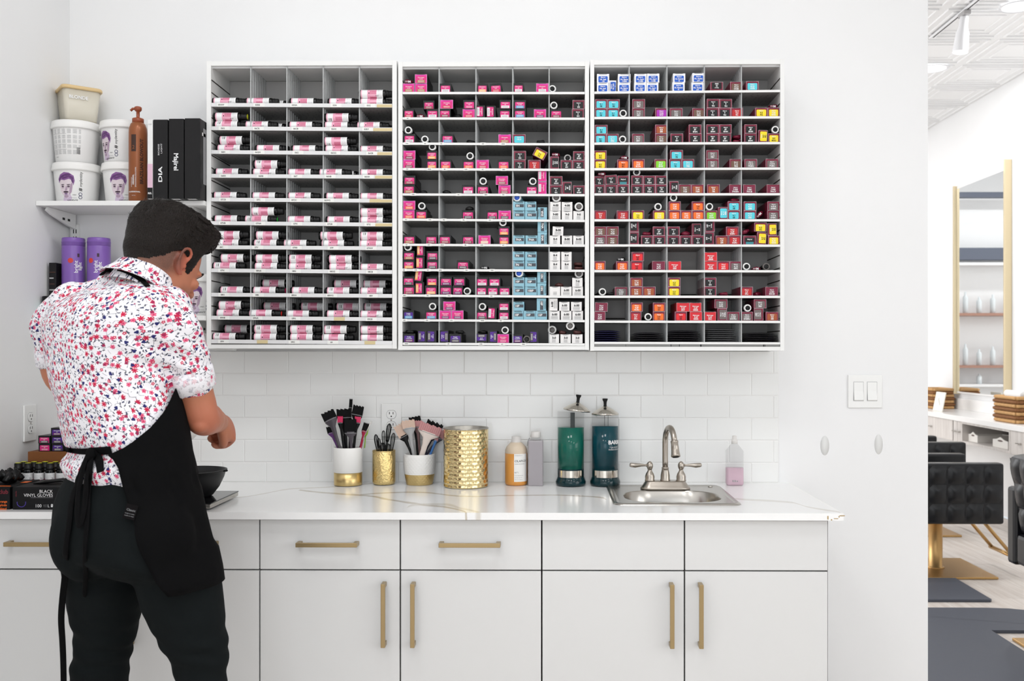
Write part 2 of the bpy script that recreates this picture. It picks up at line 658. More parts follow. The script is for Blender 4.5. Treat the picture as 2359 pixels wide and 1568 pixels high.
zdh = PY(750, 1255, YD - 0.03).z
zvh = PY(886, 1418, YD - 0.03).z
unit_labels = ['white base cabinet behind the man, with brass pulls, left of three', 'white base cabinet below the brush cups, with two drawers and two doors', 'white base cabinet below the sink, with plain false drawer fronts']
drawer_h = [(PY(92, 1258, YD).x, True), (PY(434, 1258, YD).x, True), (PY(757.5, 1255, YD).x, True), (PY(1083.5, 1256, YD).x, True), (0, False), (0, False)]
door_h = [PY(235, 1400, YD).x, PY(305, 1400, YD).x, PY(886.5, 1400, YD).x, PY(953.5, 1400, YD).x, PY(1545.5, 1400, YD).x, PY(1612, 1400, YD).x]
for u in range(3):
    a, c = gx[2 * u], gx[2 * u + 2]
    root = empty('base_cabinet', ((a + c) / 2, YD, 0))
    tag(root, unit_labels[u], 'cabinet', 'base cabinets under the worktop')
    ox, oy = (a + c) / 2, YD
    b = MB()
    x0 = XL + 0.002 if u == 0 else a + 0.0008
    if u < 2:
        b.box(x0 - ox, c - ox - 0.0008, 0.021, 0.605, ZB - 0.005, CT - 0.021, m_cabw)
    else:
        b.box(x0 - ox, x0 - ox + .018, 0.021, 0.605, ZB - 0.005, CT - 0.021, m_cabw)
        b.box(c - ox - .0188, c - ox - .0008, 0.021, 0.605, ZB - 0.005, CT - 0.021, m_cabw)
        b.box(x0 - ox + .018, c - ox - .0188, 0.021, 0.605, ZB - 0.005, ZB + .013, m_cabw)
    b.box(x0 - ox, c - ox - 0.0008, 0.0195, 0.0208, ZB - 0.005, CT - 0.0215, m_gap)
    b.obj('carcass', root)
    MB().box(x0 - ox, c - ox - 0.0008, 0.075, 0.6, 0.0, ZB - 0.006, m_gap).obj('toe_kick', root)
    if u == 0:
        MB().box(x0 - ox, a - ox - G, 0.0, 0.019, ZB, ZT, m_cabw).obj('filler_strip', root)
    if u == 2:
        MB().box(c - ox - 0.001, c - ox + 0.0, 0.0, 0.6, ZB, ZT, m_cabw).obj('end_panel', root)
    for k in range(2):
        i = 2 * u + k
        xa, xb = gx[i] + G / 2, gx[i + 1] - G / 2
        d = MB().box(xa - ox, xb - ox, 0.0, 0.019, ZM + 0.002, ZT, m_cabw, bevel=0.001).obj('drawer_front', root)
        if drawer_h[i][1]:
            hb = MB()
            pull_h(hb, drawer_h[i][0] - ox, zdh, 0.174, m_brass)
            hb.obj('handle', d)
        d = MB().box(xa - ox, xb - ox, 0.0, 0.019, ZB, ZM - 0.002, m_cabw, bevel=0.001).obj('door', root)
        hb = MB()
        pull_v(hb, door_h[i] - ox, zvh, 0.18, m_brass)
        hb.obj('handle', d)

# ------------------------------------------------------------------ outlets and light switch
def receptacle(b, cx, cz, y0):
    for s in (-1, 1):
        z = cz + s * 0.0195
        pr = []
        for j in range(24):
            a = 2 * math.pi * j / 24
            pr.append((cx + 0.0165 * math.cos(a), max(-0.0135, min(0.0135, 0.0165 * math.sin(a))) + z))
        b.loft([[(x, y0, zz) for x, zz in pr], [(x, y0 - 0.0022, zz) for x, zz in pr]], m_plastic_w, True, True, False)
        ring = [(cx + (x - cx) * 1.06, z + (zz - z) * 1.08) for x, zz in pr]
        b.loft([[(x, y0 + 0.0003, zz) for x, zz in ring], [(x, y0 - 0.0004, zz) for x, zz in ring]], m_inkgrey, True, True, False)
        for sx in (-1, 1):
            b.box(cx + sx * 0.0064 - 0.0011, cx + sx * 0.0064 + 0.0011, y0 - 0.0026, y0 - 0.0016, z + 0.0005, z + 0.0085, m_dark)
        b.lathe([(0.0024, -0.0026), (0.0024, -0.0016)], m_dark, 12, 'y', (cx, y0, z - 0.0065))
    b.lathe([(0.0028, -0.0012), (0.0028, 0.0)], m_steel, 12, 'y', (cx, y0, cz))


c = PY(902, 967, -0.012)
root = empty('wall_outlet', (c.x, -0.0095, c.z))
tag(root, 'white duplex wall outlet on the tiles behind the whisks', 'outlet')
MB().box(-0.035, 0.035, -0.006, 0.0, -0.0575, 0.0575, m_plastic_w, bevel=0.002).obj('cover_plate', root)
b = MB()
receptacle(b, 0, 0, -0.006)
b.obj('receptacle', root)

cl = PX(66, 974, XL)
root = empty('wall_outlet', (XL + 0.0005, cl.y, cl.z), math.radians(90))
tag(root, 'white duplex wall outlet on the side wall behind the man', 'outlet')
MB().box(-0.036, 0.036, -0.006, 0.0, -0.0585, 0.0585, m_plastic_w, bevel=0.002).obj('cover_plate', root)
b = MB()
receptacle(b, 0, 0, -0.006)
b.obj('receptacle', root)

c = PY(1992, 901, 0)
root = empty('light_switch', (c.x, -0.0005, c.z))
tag(root, 'white double rocker light switch on the wall right of the cabinets', 'light switch')
MB().box(-0.059, 0.059, -0.006, 0.0, -0.057, 0.057, m_plastic_w, bevel=0.002).obj('cover_plate', root)
for s in (-1, 1):
    cx = s * 0.0235
    b = MB()
    b.box(cx - 0.0172, cx + 0.0172, -0.0063, -0.004, -0.0335, 0.0335, m_inkgrey)
    b.add([(cx - .0163, -.0066, -.0325), (cx + .0163, -.0066, -.0325), (cx + .0163, -.0105, -.029), (cx - .0163, -.0105, -.029),
           (cx - .0163, -.0072, 0.0), (cx + .0163, -.0072, 0.0), (cx - .0163, -.0066, .0325), (cx + .0163, -.0066, .0325)],
          [(0, 1, 2, 3), (3, 2, 5, 4), (4, 5, 7, 6)], m_plastic_w)
    b.obj('rocker', root)

# ================================================================== wall cabinets with slatted backs
YC = -0.206                       # front plane of the wall cabinets
m_cab = mat('white_melamine', (236, 236, 234), 0.4)
m_slat = mat('slatwall_panel', (188, 186, 184), 0.5)
m_rail = mat('price_rail_plastic', (226, 226, 226), 0.25)
m_acry = mat('clear_acrylic', (225, 228, 228), 0.08, alpha=0.28)
m_rib = mat('acrylic_rib', (176, 178, 178), 0.15)
m_holes = mat('perforated_shelf', (160, 160, 158), 0.4)
nt = NT(m_holes)
_tc = nt.n('ShaderNodeTexCoord')
_mp = nt.n('ShaderNodeMapping')
_mp.inputs['Scale'].default_value = (1.0, 1.6, 1.0)
nt.l(_tc.outputs['Object'], _mp.inputs['Vector'])
_vo = nt.n('ShaderNodeTexVoronoi', voronoi_dimensions='2D')
_vo.inputs['Scale'].default_value = 62.0
_vo.inputs['Randomness'].default_value = 1.0
nt.l(_mp.outputs['Vector'], _vo.inputs['Vector'])
_sep = nt.n('ShaderNodeSeparateColor')
nt.l(_vo.outputs['Color'], _sep.inputs[0])
_h = nt.math('MULTIPLY', nt.math('LESS_THAN', _vo.outputs['Distance'], 0.16), nt.math('GREATER_THAN', _sep.outputs[0], 0.45))
nt.l(nt.mix(_h, rgb(140, 140, 138), rgb(30, 30, 30)), nt.b.inputs['Base Color'])

ROWS1 = [(236.8, 239), (290.8, 293.7), (345.4, 349), (400.4, 403), (455, 458), (509, 513), (564.6, 567.5), (618, 622), (674, 677), (727, 731), (781.6, 785)]
ROWS2 = [(211.5, 211.5), (270, 270.7), (327.9, 329.8), (386.8, 388.7), (445, 446.8), (503, 506), (561, 563), (619, 621), (677.7, 681), (734.8, 736.7), (788.8, 790.7)]
ROWS3 = [(210.7, 206.7), (269, 267.5), (328, 326.8), (387, 385.4), (445, 444.6), (504.7, 504.7), (562.5, 563), (621.7, 622), (680.5, 681), (738, 738.8), (787, 788)]
CABS = [
    dict(x0=475.5, x1=914, i0=486, i1=903.5, y0=140, y1=803, rows=ROWS1, div=[576, 659.5, 743.5, 827], lip=8.6, name='left'),
    dict(x0=917, x1=1357, i0=927, i1=1347.5, y0=142, y1=806, rows=ROWS2, div=[1011, 1096, 1181, 1265], lip=5.2, name='middle'),
    dict(x0=1359.5, x1=1807, i0=1369, i1=1797.5, y0=137.5, y1=808, rows=ROWS3, div=[1450, 1537, 1623.5, 1709], lip=5.2, name='right'),
]
SHELF_Z = []
cab_lab = ['white wall cabinet holding rows of pink-labelled bottles on price-rail shelves', 'white wall cabinet holding pink, pale blue and white colour boxes', 'white wall cabinet holding maroon colour boxes, nearest the light switch']
PRICE = [
    ['05NW', '05RB', '05NA', '05N', '05G'], ['06G', '06CK', '06CB', '06AA', '05RV'], ['06N', '06GN', '06G', '06GG', '06GB'],
    ['06RR', '06RB', '06T', '06NB', '06NA'], ['07CB', '07C', '07CC', '06WG', ''], ['07NB', '07NA', '07N', '07GB', '07G'],
    ['08C', '07V', '07RR', '07P', '07NW'], ['07N', '08NA', '08G', '08GG', '08CB'], ['08G', '08B', '08AA', '08WG', '08V'],
    ['09NB', '09NA', '09N', '', '09GB'], ['09V', '', '09G', '09', '']]
PRICE_X = [[218, 648, 1085, 1560, 1960], [237, 643, 1100, 1550, 1935], [242, 650, 1110, 1545, 1983], [245, 688, 1098, 1490, 1942], [243, 660, 1080, 1472, 2020],
           [240, 660, 1095, 1503, 1960], [220, 636, 1092, 1525, 1975], [232, 662, 1080, 1533, 1980], [235, 642, 1080, 1508, 1988], [235, 627, 1075, 1600, 1975], [230, 690, 1065, 1522, 1960]]
m_card = mat('price_card', (240, 240, 236), 0.5)
m_stain = mat('old_glue_stain', (214, 196, 150), 0.6)
m_rust = mat('spilled_dye', (196, 140, 70), 0.6)

for ci, cb in enumerate(CABS):
    A, B = PY(cb['x0'], cb['y0'], YC), PY(cb['x1'], cb['y1'], YC)
    xi0, xi1 = PY(cb['i0'], 400, YC).x, PY(cb['i1'], 400, YC).x
    cx = (A.x + B.x) / 2
    zt, zb_ = A.z, B.z
    root = empty('wall_cabinet', (cx, 0, zb_))
    tag(root, cab_lab[ci], 'cabinet', 'colour cabinets on the wall')
    cb['root'] = root
    O = Vector((cx, 0, zb_))

    def lx(v):
        return v - O.x

    def lz(v):
        return v - O.z
    yb = -0.004
    for (a, b) in ((A.x, xi0), (xi1, B.x)):
        MB().box(lx(a), lx(b), YC, yb, 0, lz(zt), m_cab, bevel=0.0008).obj('side_panel', root)
    # grooves on the inner faces of the side panels
    for side, xx in ((1, xi0), (-1, xi1)):
        sb = MB()
        z = lz(zt) - 0.062
        k = 0
        while z > 0.03:
            x0, x1 = (lx(xx), lx(xx) + 0.0012) if side > 0 else (lx(xx) - 0.0012, lx(xx))
            sb.box(x0, x1, YC + 0.004, yb - 0.012, z - 0.0017, z + 0.0017, m_gap)
            z -= 0.0413 if k % 2 == 0 else 0.0413
            k += 1
        sb.obj('side_grooves', root)
    MB().box(lx(xi0), lx(xi1), YC + 0.0005, yb, lz(zt) - 0.016, lz(zt) - 0.001, m_cab).obj('top_panel', root)
    tr = MB().box(lx(xi0), lx(xi1), YC + 0.012, YC + 0.02, lz(zt) - 0.0215, lz(zt) - 0.016, m_rail).obj('top_trim', root)
    zi = lz(PY(700, cb['y1'] - 9.5, YC).z)
    MB().box(lx(xi0), lx(xi1), YC + 0.0005, yb, 0.0008, zi, m_cab).obj('bottom_panel', root)
    # slatted back: one board per slat
    sw = lx(xi1) - lx(xi0)
    pitch = 0.0826
    z = lz(zt) - 0.017
    sl_me = MB().box(0, sw, -0.0215, -0.0105, -pitch + 0.0035, 0, m_slat, bevel=0.0008).mesh('slat')
    while z - pitch > zi - 0.02:
        link_copy(sl_me, 'slat', (lx(xi0), 0, z), root)
        z -= pitch
    MB().box(0, sw, -0.0215, -0.0105, -(z - zi), 0, m_slat).obj('slat', root).location = (lx(xi0), 0, z)
    MB().box(lx(xi0), lx(xi1), -0.0102, yb, zi, lz(zt) - 0.017, m_gap).obj('back_board', root)
    # shelves
    zs = []
    for ri, (yl, yr) in enumerate(cb['rows']):
        zl = PY(cb['i0'], yl, YC).z
        zr = PY(cb['i1'], yr, YC).z
        zs.append((zl, zr))
        b = MB()
        th = cb['lip'] / scale_at(YC)
        x0, x1 = lx(xi0) + 0.0005, lx(xi1) - 0.0005
        l, r_ = lz(zl), lz(zr)
        t2 = min(th, 0.006)
        drop = th - t2 if ci == 0 else 0.0
        # shelf board (perforated) with a rail in front
        s0, s1 = l - drop, r_ - drop
        if not (ri == 10):
            vs = [(x0, YC + 0.004, s0 - t2), (x1, YC + 0.004, s1 - t2), (x1, -0.022, s1 - t2), (x0, -0.022, s0 - t2), (x0, YC + 0.004, s0), (x1, YC + 0.004, s1), (x1, -0.022, s1), (x0, -0.022, s0)]
            b.add(vs, [(0, 3, 2, 1), (4, 5, 6, 7), (0, 1, 5, 4), (1, 2, 6, 5), (2, 3, 7, 6), (3, 0, 4, 7)], m_holes)
            sh = b.obj('shelf', root)
        else:
            vs = [(x0, YC + 0.004, zi + .0005), (x1, YC + 0.004, zi + .0005), (x1, -0.022, zi + .0005), (x0, -0.022, zi + .0005), (x0, YC + 0.004, s0), (x1, YC + 0.004, s1), (x1, -0.022, s1), (x0, -0.022, s0)]
            b.add(vs, [(0, 3, 2, 1), (4, 5, 6, 7), (0, 1, 5, 4), (1, 2, 6, 5), (2, 3, 7, 6), (3, 0, 4, 7)], m_holes)
            sh = b.obj('shelf', root)
        rb = MB()
        vs = [(x0, YC, l - th), (x1, YC, r_ - th), (x1, YC + 0.0035, r_ - th), (x0, YC + 0.0035, l - th), (x0, YC, l), (x1, YC, r_), (x1, YC + 0.0035, r_), (x0, YC + 0.0035, l)]
        rb.add(vs, [(0, 3, 2, 1), (4, 5, 6, 7), (0, 1, 5, 4), (1, 2, 6, 5), (2, 3, 7, 6), (3, 0, 4, 7)], m_rail if ci == 0 else m_cab)
        rb.obj('shelf_edge', sh)
        if ci == 0:
            for k in range(5):
                pxl = 470 + PRICE_X[ri][k] / 5.128
                f = (pxl - cb['i0']) / (cb['i1'] - cb['i0'])
                xc = lx(xi0) + f * (lx(xi1) - lx(xi0))
                zc = l + f * (r_ - l) - th / 2
                pb = MB()
                hw = 0.0178
                if PRICE[ri][k]:
                    pb.box(xc - hw, xc + hw, YC - 0.0007, YC - 0.0001, zc - th * .5, zc + th * .5, m_card)
                    pb.text(PRICE[ri][k], m_ink, 0.0052, (xc - 0.004, YC - 0.0009, zc), bold=0.02)
                    pb.obj('price_label', sh)
                else:
                    pb.box(xc - hw, xc + hw, YC - 0.0006, YC - 0.0001, zc - th * .48, zc + th * .45, m_stain if k else m_rust)
                    pb.obj('glue_residue', sh)
            if ri in (0, 1, 2, 3, 4, 5):
                pb = MB()
                xe = lx(xi1) - 0.0006
                pb.box(xe - 0.05 - 0.006 * ((ri * 3) % 4), xe, YC - 0.0005, YC - 0.0001, r_ - th + 0.0006, r_ - 0.002, m_stain)
                pb.obj('glue_residue', sh)
        elif ci == 1:
            pos = {0: [], 1: [150], 2: [140, 357, 548, 1040, 1278], 3: [145, 408, 587, 840, 1037, 1285], 4: [215, 752, 1075, 1280], 5: [130, 413, 578, 812, 1122, 1280], 6: [137, 400, 558, 833, 1027, 1280],
                   7: [105, 247, 390, 537, 845, 1148], 8: [112, 385, 640, 1140], 9: [112, 380, 668, 1033, 1250], 10: [135, 632, 1017, 1267, 1518]}[ri]
            codes = ['4NN', '5B', '5VR', '6C', '6BG', '7N', '7AA', '8G', '9A', '10V']
            for k, p in enumerate(pos):
                f = (910 + p / 5.128 - cb['i0']) / (cb['i1'] - cb['i0'])
                xc = lx(xi0) + f * (lx(xi1) - lx(xi0))
                zc = l + f * (r_ - l) - th / 2
                pb = MB().box(xc - 0.009, xc + 0.009, YC - 0.0006, YC - 0.0001, zc - th * .6, zc + th * .6, m_card)
                pb.text(codes[(ri * 3 + k) % 10], m_ink, 0.0036, (xc, YC - 0.0008, zc), bold=0.02)
                pb.obj('price_label', sh)
    cb['zs'] = zs
    cb['xi'] = (xi0, xi1)
    # acrylic dividers with vertical ribs
    for k, px in enumerate(cb['div']):
        xd = lx(PY(px, 400, YC).x)
        b = MB()
        b.box(xd - 0.0012, xd + 0.0012, YC + 0.006, -0.023, zi, lz(zt) - 0.017, m_acry)
        o = b.obj('divider', root)
        for j in range(7):
            y = YC + 0.007 + j * 0.0255
            MB().box(xd - 0.0018, xd + 0.0018, y, y + 0.0035, zi, lz(zt) - 0.017, m_rib).obj('rib', o)
    # small bracket feet below
    if ci == 0:
        MB().box(lx(A.x) + 0.004, lx(A.x) + 0.07, YC + 0.05, YC + 0.09, -0.006, 0.0, m_cab).obj('mounting_foot', root)


def shelf_z(ci, ri, x):
    cb = CABS[ci]
    f = (x - cb['xi'][0]) / (cb['xi'][1] - cb['xi'][0])
    zl, zr = cb['zs'][ri]
    z = zl + f * (zr - zl)
    if ci == 0:
        th = cb['lip'] / scale_at(YC)
        z -= th - 0.006
    return z


# ================================================================== left cabinet: pink-labelled bottles
m_bot = mat('black_bottle_gloss', (9, 9, 10), 0.25, spec=.4)
m_cap = mat('black_ribbed_cap', (12, 12, 13), 0.4, spec=.35)
m_lab = mat('pink_bottle_label', (250, 250, 250), 0.4)
nt = NT(m_lab)
_uv = nt.n('ShaderNodeUVMap')
_sx = nt.n('ShaderNodeSeparateXYZ')
nt.l(_uv.outputs['UV'], _sx.inputs[0])
u, v = _sx.outputs[0], _sx.outputs[1]
_oi = nt.n('ShaderNodeObjectInfo')
pinkA, pinkB = rgb(240, 172, 196), rgb(205, 96, 132)
col = nt.mix(nt.between(u, 0.0, 0.06), rgb(246, 246, 246), rgb(246, 190, 208))
col = nt.mix(nt.between(u, 0.30, 0.72), col, pinkA)
_bands = nt.math('MULTIPLY', nt.between(u, 0.42, 0.71), nt.math('GREATER_THAN', nt.math('SINE', nt.math('MULTIPLY', v, 24.0)), -0.35))
col = nt.mix(nt.math('MULTIPLY', _bands, 0.85), col, pinkB)
_mp = nt.n('ShaderNodeMapping')
_mp.inputs['Scale'].default_value = (60, 90, 1)
nt.l(_uv.outputs['UV'], _mp.inputs['Vector'])
_tn = nt.noise(_mp.outputs['Vector'], 1.0, 1)
_txt = nt.math('MULTIPLY', nt.math('GREATER_THAN', _tn.outputs['Fac'], 0.54), nt.math('GREATER_THAN', nt.math('SINE', nt.math('MULTIPLY', v, 260.0)), -0.1))
_right = nt.between(u, 0.755, 0.95)
col = nt.mix(nt.math('MULTIPLY', nt.math('MULTIPLY', _txt, _right), 0.7), col, rgb(110, 110, 112))
col = nt.mix(nt.math('MULTIPLY', nt.math('MULTIPLY', _txt, nt.between(u, 0.44, 0.70)), 0.45), col, rgb(250, 225, 232))
_bar = nt.math('GREATER_THAN', nt.math('SINE', nt.math('ADD', nt.math('MULTIPLY', u, 260.0), nt.math('MULTIPLY', nt.math('SINE', nt.math('MULTIPLY', u, 97.0)), 2.0))), 0.0)
_bar = nt.math('MULTIPLY', _bar, nt.math('MULTIPLY', nt.between(u, 0.11, 0.25), nt.between(v, 0.30, 0.42)))
col = nt.mix(_bar, col, rgb(30, 30, 30))
_bl = nt.math('MULTIPLY', nt.between(u, 0.36, 0.40), nt.between(v, 0.60, 0.66))
col = nt.mix(_bl, col, rgb(40, 30, 34))
# large letter E of the print
_e = nt.math('MULTIPLY', nt.between(u, 0.66, 0.82), nt.between(v, 0.72, 0.80))
_e2 = nt.math('MULTIPLY', _e, nt.math('MAXIMUM', nt.math('LESS_THAN', v, 0.735), nt.math('GREATER_THAN', nt.math('SINE', nt.math('MULTIPLY', u, 100.0)), 0.6)))
col = nt.mix(nt.math('MULTIPLY', _e2, 0.8), col, rgb(70, 60, 64))
nt.l(col, nt.b.inputs['Base Color'])

BR = 0.0139                      # bottle radius


def bottle_meshes():
    b = MB()
    b.lathe([(BR * .80, 0), (BR * .96, .0012), (BR, .004), (BR, .086), (BR * .97, .089), (BR * .80, .0915), (BR * .62, .093)], m_bot, 24, 'x')
    body = b.mesh('bottle_body')
    c = MB()
    prof = [(BR * .66, .0915), (BR * .86, .0918), (BR * .88, .0925), (BR * .88, .098), (BR * .80, .0985), (BR * .80, .1085), (BR * .72, .1105), (BR * .3, .111)]
    c.lathe(prof, m_cap, 24, 'x')
    cap = c.mesh('cap')
    lb = bpy.data.meshes.new('label')
    n = 26
    vs, fs, uvs = [], [], []
    L0, L1 = .008, .081
    for i in range(n + 1):
        a = math.radians(8 + 344 * i / n)
        y, z = (BR + .00025) * math.cos(a), (BR + .00025) * math.sin(a)
        vs += [(L0, y, z), (L1, y, z)]
    for i in range(n):
        fs.append((2 * i, 2 * i + 1, 2 * i + 3, 2 * i + 2))
    lb.from_pydata(vs, [], fs)
    ul = lb.uv_layers.new(name='UVMap')
    for p in lb.polygons:
        for li in p.loop_indices:
            vi = lb.loops[li].vertex_index
            ul.data[li].uv = (vi % 2, (vi // 2) / n)
        p.use_smooth = True
    lb.materials.append(m_lab)
    return body, cap, lb


b_body, b_cap, b_lab = bottle_meshes()
dots = {c: MB().lathe([(BR * .62, .1108), (BR * .62, .1116), (.0003, .1117)], mat('cap_dot_' + c, k, 0.4), 16, 'x').mesh('cap_sticker')
        for c, k in (('yellow', (206, 210, 40)), ('green', (40, 170, 60)), ('red', (230, 50, 40)), ('pink', (190, 30, 90)))}
# (label-left x in crop px, layer, spin, dot, y offset back)
BT = [
    [(113, 0, 0), (505, 0, 2), (1030, 0, 1), (1483, 0, 0), (1880, 0, 2), (1875, 1, 1), (640, 0, 3, None, .034)],
    [(133, 0, 3), (133, 1, 0, 'yellow'), (493, 0, 0), (1012, 0, 1), (1430, 0, 1), (1445, 1, 2), (1813, 0, 0), (625, 0, 1, None, .034), (1905, 0, 1, None, .034)],
    [(162, 0, 0), (187, 1, 3), (625, 0, 1), (1052, 0, 2), (1437, 0, 0), (1425, 1, 2), (1900, 0, 0)],
    [(142, 0, 0), (582, 0, 0), (600, 1, 3), (998, 0, 2), (1367, 0, 0), (1868, 0, 1), (1480, 0, 3, None, .034)],
    [(120, 0, 0), (575, 0, 2), (998, 0, 0), (1447, 0, 1), (1872, 0, 2)],
    [(130, 0, 2), (487, 0, 3, 'green'), (562, 1, 2), (993, 0, 2), (1460, 0, 1), (1902, 0, 0), (1897, 1, 0)],
    [(147, 0, 0), (157, 1, 2), (595, 0, 3), (617, 1, 2), (945, 0, 0), (1392, 0, 0), (1377, 1, 2), (1842, 0, 1), (1872, 1, 3)],
    [(115, 0, 3), (200, 1, 1), (603, 0, 0), (612, 1, 2), (1003, 0, 0), (1007, 1, 3), (1482, 0, 0), (1478, 1, 1), (1880, 0, 0)],
    [(197, 0, 3), (585, 0, 1, 'pink'), (1042, 0, 1), (1455, 0, 3), (1857, 0, 1), (640, 1, 1, None, .05), (1500, 1, 1, None, .05), (1905, 1, 2, None, .05)],
    [(150, 0, 0), (175, 1, 0, 'yellow'), (537, 0, 2, 'red'), (975, 0, 2), (1455, 0, 0), (1865, 0, 0), (640, 1, 1, None, .062), (1090, 1, 3, None, .062), (1520, 1, 3, None, .062), (1925, 1, 3, None, .062)],
    [(108, 0, 3), (590, 0, 0), (595, 1, 3), (1020, 0, 1), (1020, 1, 0), (1395, 0, 2), (1422, 1, 3), (1880, 0, 2), (1900, 1, 0), (190, 1, 1, None, .045)],
]
SPIN = [math.radians(a) for a in (-60, -35, 100, 30)]
for ri, row in enumerate(BT):
    lay = {}
    order = sorted(range(len(row)), key=lambda i: row[i][0])
    for i in order:
        e = row[i]
        back = len(e) > 4
        lay.setdefault('back' if back else e[1], []).append(i)
    for i, e in enumerate(row):
        back = e[4] if len(e) > 4 else 0.0
        px = 470 + e[0] / 5.128
        y = YC + 0.0225 + back
        x = PY(px, 500, YC + 0.01).x - 0.008
        x = min(x, CABS[0]['xi'][1] - 0.1135)
        z = shelf_z(0, ri, x) + BR + 0.0004 + (e[1] * (2 * BR + 0.0003))
        ti = random.uniform(-.02, .02)
        o = link_copy(b_body, 'colour_bottle', (x, y, z))
        spin = SPIN[e[2]] + random.uniform(-.25, .25)
        o.rotation_euler = (0, 0, ti)
        l = link_copy(b_lab, 'label', (0, 0, 0), o, (spin, 0, 0))
        c = link_copy(b_cap, 'cap', (0, 0, 0), o, (spin, 0, 0))
        if len(e) > 3 and e[3]:
            link_copy(dots[e[3]], 'cap_sticker', (0, 0, 0), o)
        if back:
            k = lay['back'].index(i) + 1
            lab = 'pink-labelled bottle, %s from left in the back, %s shelf of left cabinet' % (ORD[k], ORD[ri + 1])
        else:
            k = lay[e[1]].index(i) + 1
            nm = 'lower' if e[1] == 0 else 'upper'
            lab = 'pink-labelled bottle, %s from left in the %s layer, %s shelf of left cabinet' % (ORD[k], nm, ORD[ri + 1])
        if len(e) > 3 and e[3]:
            lab = lab.replace('pink-labelled bottle,', '%s-dotted bottle,' % e[3])
        tag(o, lab, 'bottle', 'pink-labelled bottles in the left cabinet')

# ================================================================== middle and right cabinets: colour boxes and tubes
BH = 0.0292          # height of a lying box
BD = 0.148           # depth of a box


def bm_(name, c, r=0.4):
    return mat(name, c, r)


mc_black = bm_('carton_black', (17, 16, 17))
mc_mag = bm_('carton_magenta', (226, 62, 170))
mc_maroon = bm_('carton_maroon', (126, 26, 56))
mc_red = bm_('carton_red', (214, 36, 48))
mc_blue = bm_('carton_pale_blue', (142, 190, 206))
mc_white = bm_('carton_white', (238, 236, 234))
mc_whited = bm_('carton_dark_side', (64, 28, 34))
mc_whiteb = bm_('carton_white_gloss', (240, 240, 244))
mc_fold = bm_('carton_fold_edge', (205, 190, 195), 0.6)
mc_slot = bm_('carton_tuck_shadow', (14, 12, 14), 0.8)
LC = {
    'pink': (222, 40, 128), 'black': (15, 14, 16), 'cyan': (86, 208, 222), 'grey': (112, 102, 100), 'brown': (112, 84, 68), 'orange': (242, 112, 34),
    'yellow': (244, 220, 34), 'lime': (132, 212, 44), 'red': (190, 38, 40), 'brightred': (226, 34, 42), 'purple': (170, 40, 178), 'rust': (166, 84, 44),
    'plum': (122, 32, 62), 'royal': (28, 92, 196), 'violet': (78, 30, 140), 'slate': (70, 74, 82), 'white': (236, 232, 234), 'peach': (246, 190, 120),
    'darkred': (122, 20, 44), 'skyblue': (84, 160, 204), 'beige': (240, 206, 180), 'amber': (240, 170, 70), 'charcoal': (74, 64, 68), 'darkpurple': (108, 20, 96), 'tan': (170, 120, 60), 'teal': (60, 140, 150),
    'scarlet': (206, 30, 60), 'mid': (150, 60, 60)}


def lm(c):
    return mat('print_' + c, LC[c], 0.42)


_CART = {}


def carton(kind, w, h, d=BD):
    w, h = round(w, 3), round(h, 4)
    key = (kind, w, h, d)
    if key in _CART:
        return _CART[key]
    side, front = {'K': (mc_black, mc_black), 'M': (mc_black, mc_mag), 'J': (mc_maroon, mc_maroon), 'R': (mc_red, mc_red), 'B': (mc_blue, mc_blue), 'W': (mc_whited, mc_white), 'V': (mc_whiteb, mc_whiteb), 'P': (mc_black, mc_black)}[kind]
    b = MB()
    x, z = w / 2, h / 2
    t = 0.0007
    # sleeve without front, folded front edges, slightly sunk end flap with a tuck line
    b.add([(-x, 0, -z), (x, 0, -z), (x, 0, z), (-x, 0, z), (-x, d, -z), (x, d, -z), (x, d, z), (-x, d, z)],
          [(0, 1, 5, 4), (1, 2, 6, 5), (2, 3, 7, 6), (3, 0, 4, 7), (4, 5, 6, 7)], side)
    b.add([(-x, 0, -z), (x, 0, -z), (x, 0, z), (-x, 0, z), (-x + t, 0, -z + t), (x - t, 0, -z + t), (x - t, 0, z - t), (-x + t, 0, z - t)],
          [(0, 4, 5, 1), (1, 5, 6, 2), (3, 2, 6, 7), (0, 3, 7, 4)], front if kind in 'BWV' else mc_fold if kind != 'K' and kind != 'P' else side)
    f = MB()
    f.add([(-x + t, 0, -z + t), (x - t, 0, -z + t), (x - t, 0, z - t), (-x + t, 0, z - t), (-x + t, .0006, -z + t), (x - t, .0006, -z + t), (x - t, .0006, z - t), (-x + t, .0006, z - t)],
          [(0, 4, 5, 1), (1, 5, 6, 2), (2, 6, 7, 3), (3, 7, 4, 0), (4, 7, 6, 5)], front)
    f.box(-x * .62, x * .62, -0.0001, .0007, z - t - .0006, z - t + .0002, mc_slot)
    _CART[key] = (b.mesh('carton_' + kind), f.mesh('end_flap'))
    return _CART[key]


def rrect(b, x0, x1, z0, z1, y, m, r=0.003, top_only=False):
    pts = []
    for cx, cz, a0, rr in ((x1 - r, z1 - r, 0, r), (x0 + r, z1 - r, 90, r), (x0 + r, z0 + r, 180, r), (x1 - r, z0 + r, 270, r)):
        if top_only and a0 >= 180:
            pts.append((x0 if a0 == 180 else x1, y, z0))
            continue
        for k in range(4):
            a = math.radians(a0 + 30 * k)
            pts.append((cx + rr * math.cos(a), y, cz + rr * math.sin(a)))
    b.add(pts, [tuple(range(len(pts)))], m)
    b.f[-1] = b.f[-1][::-1]


_LAB = {}


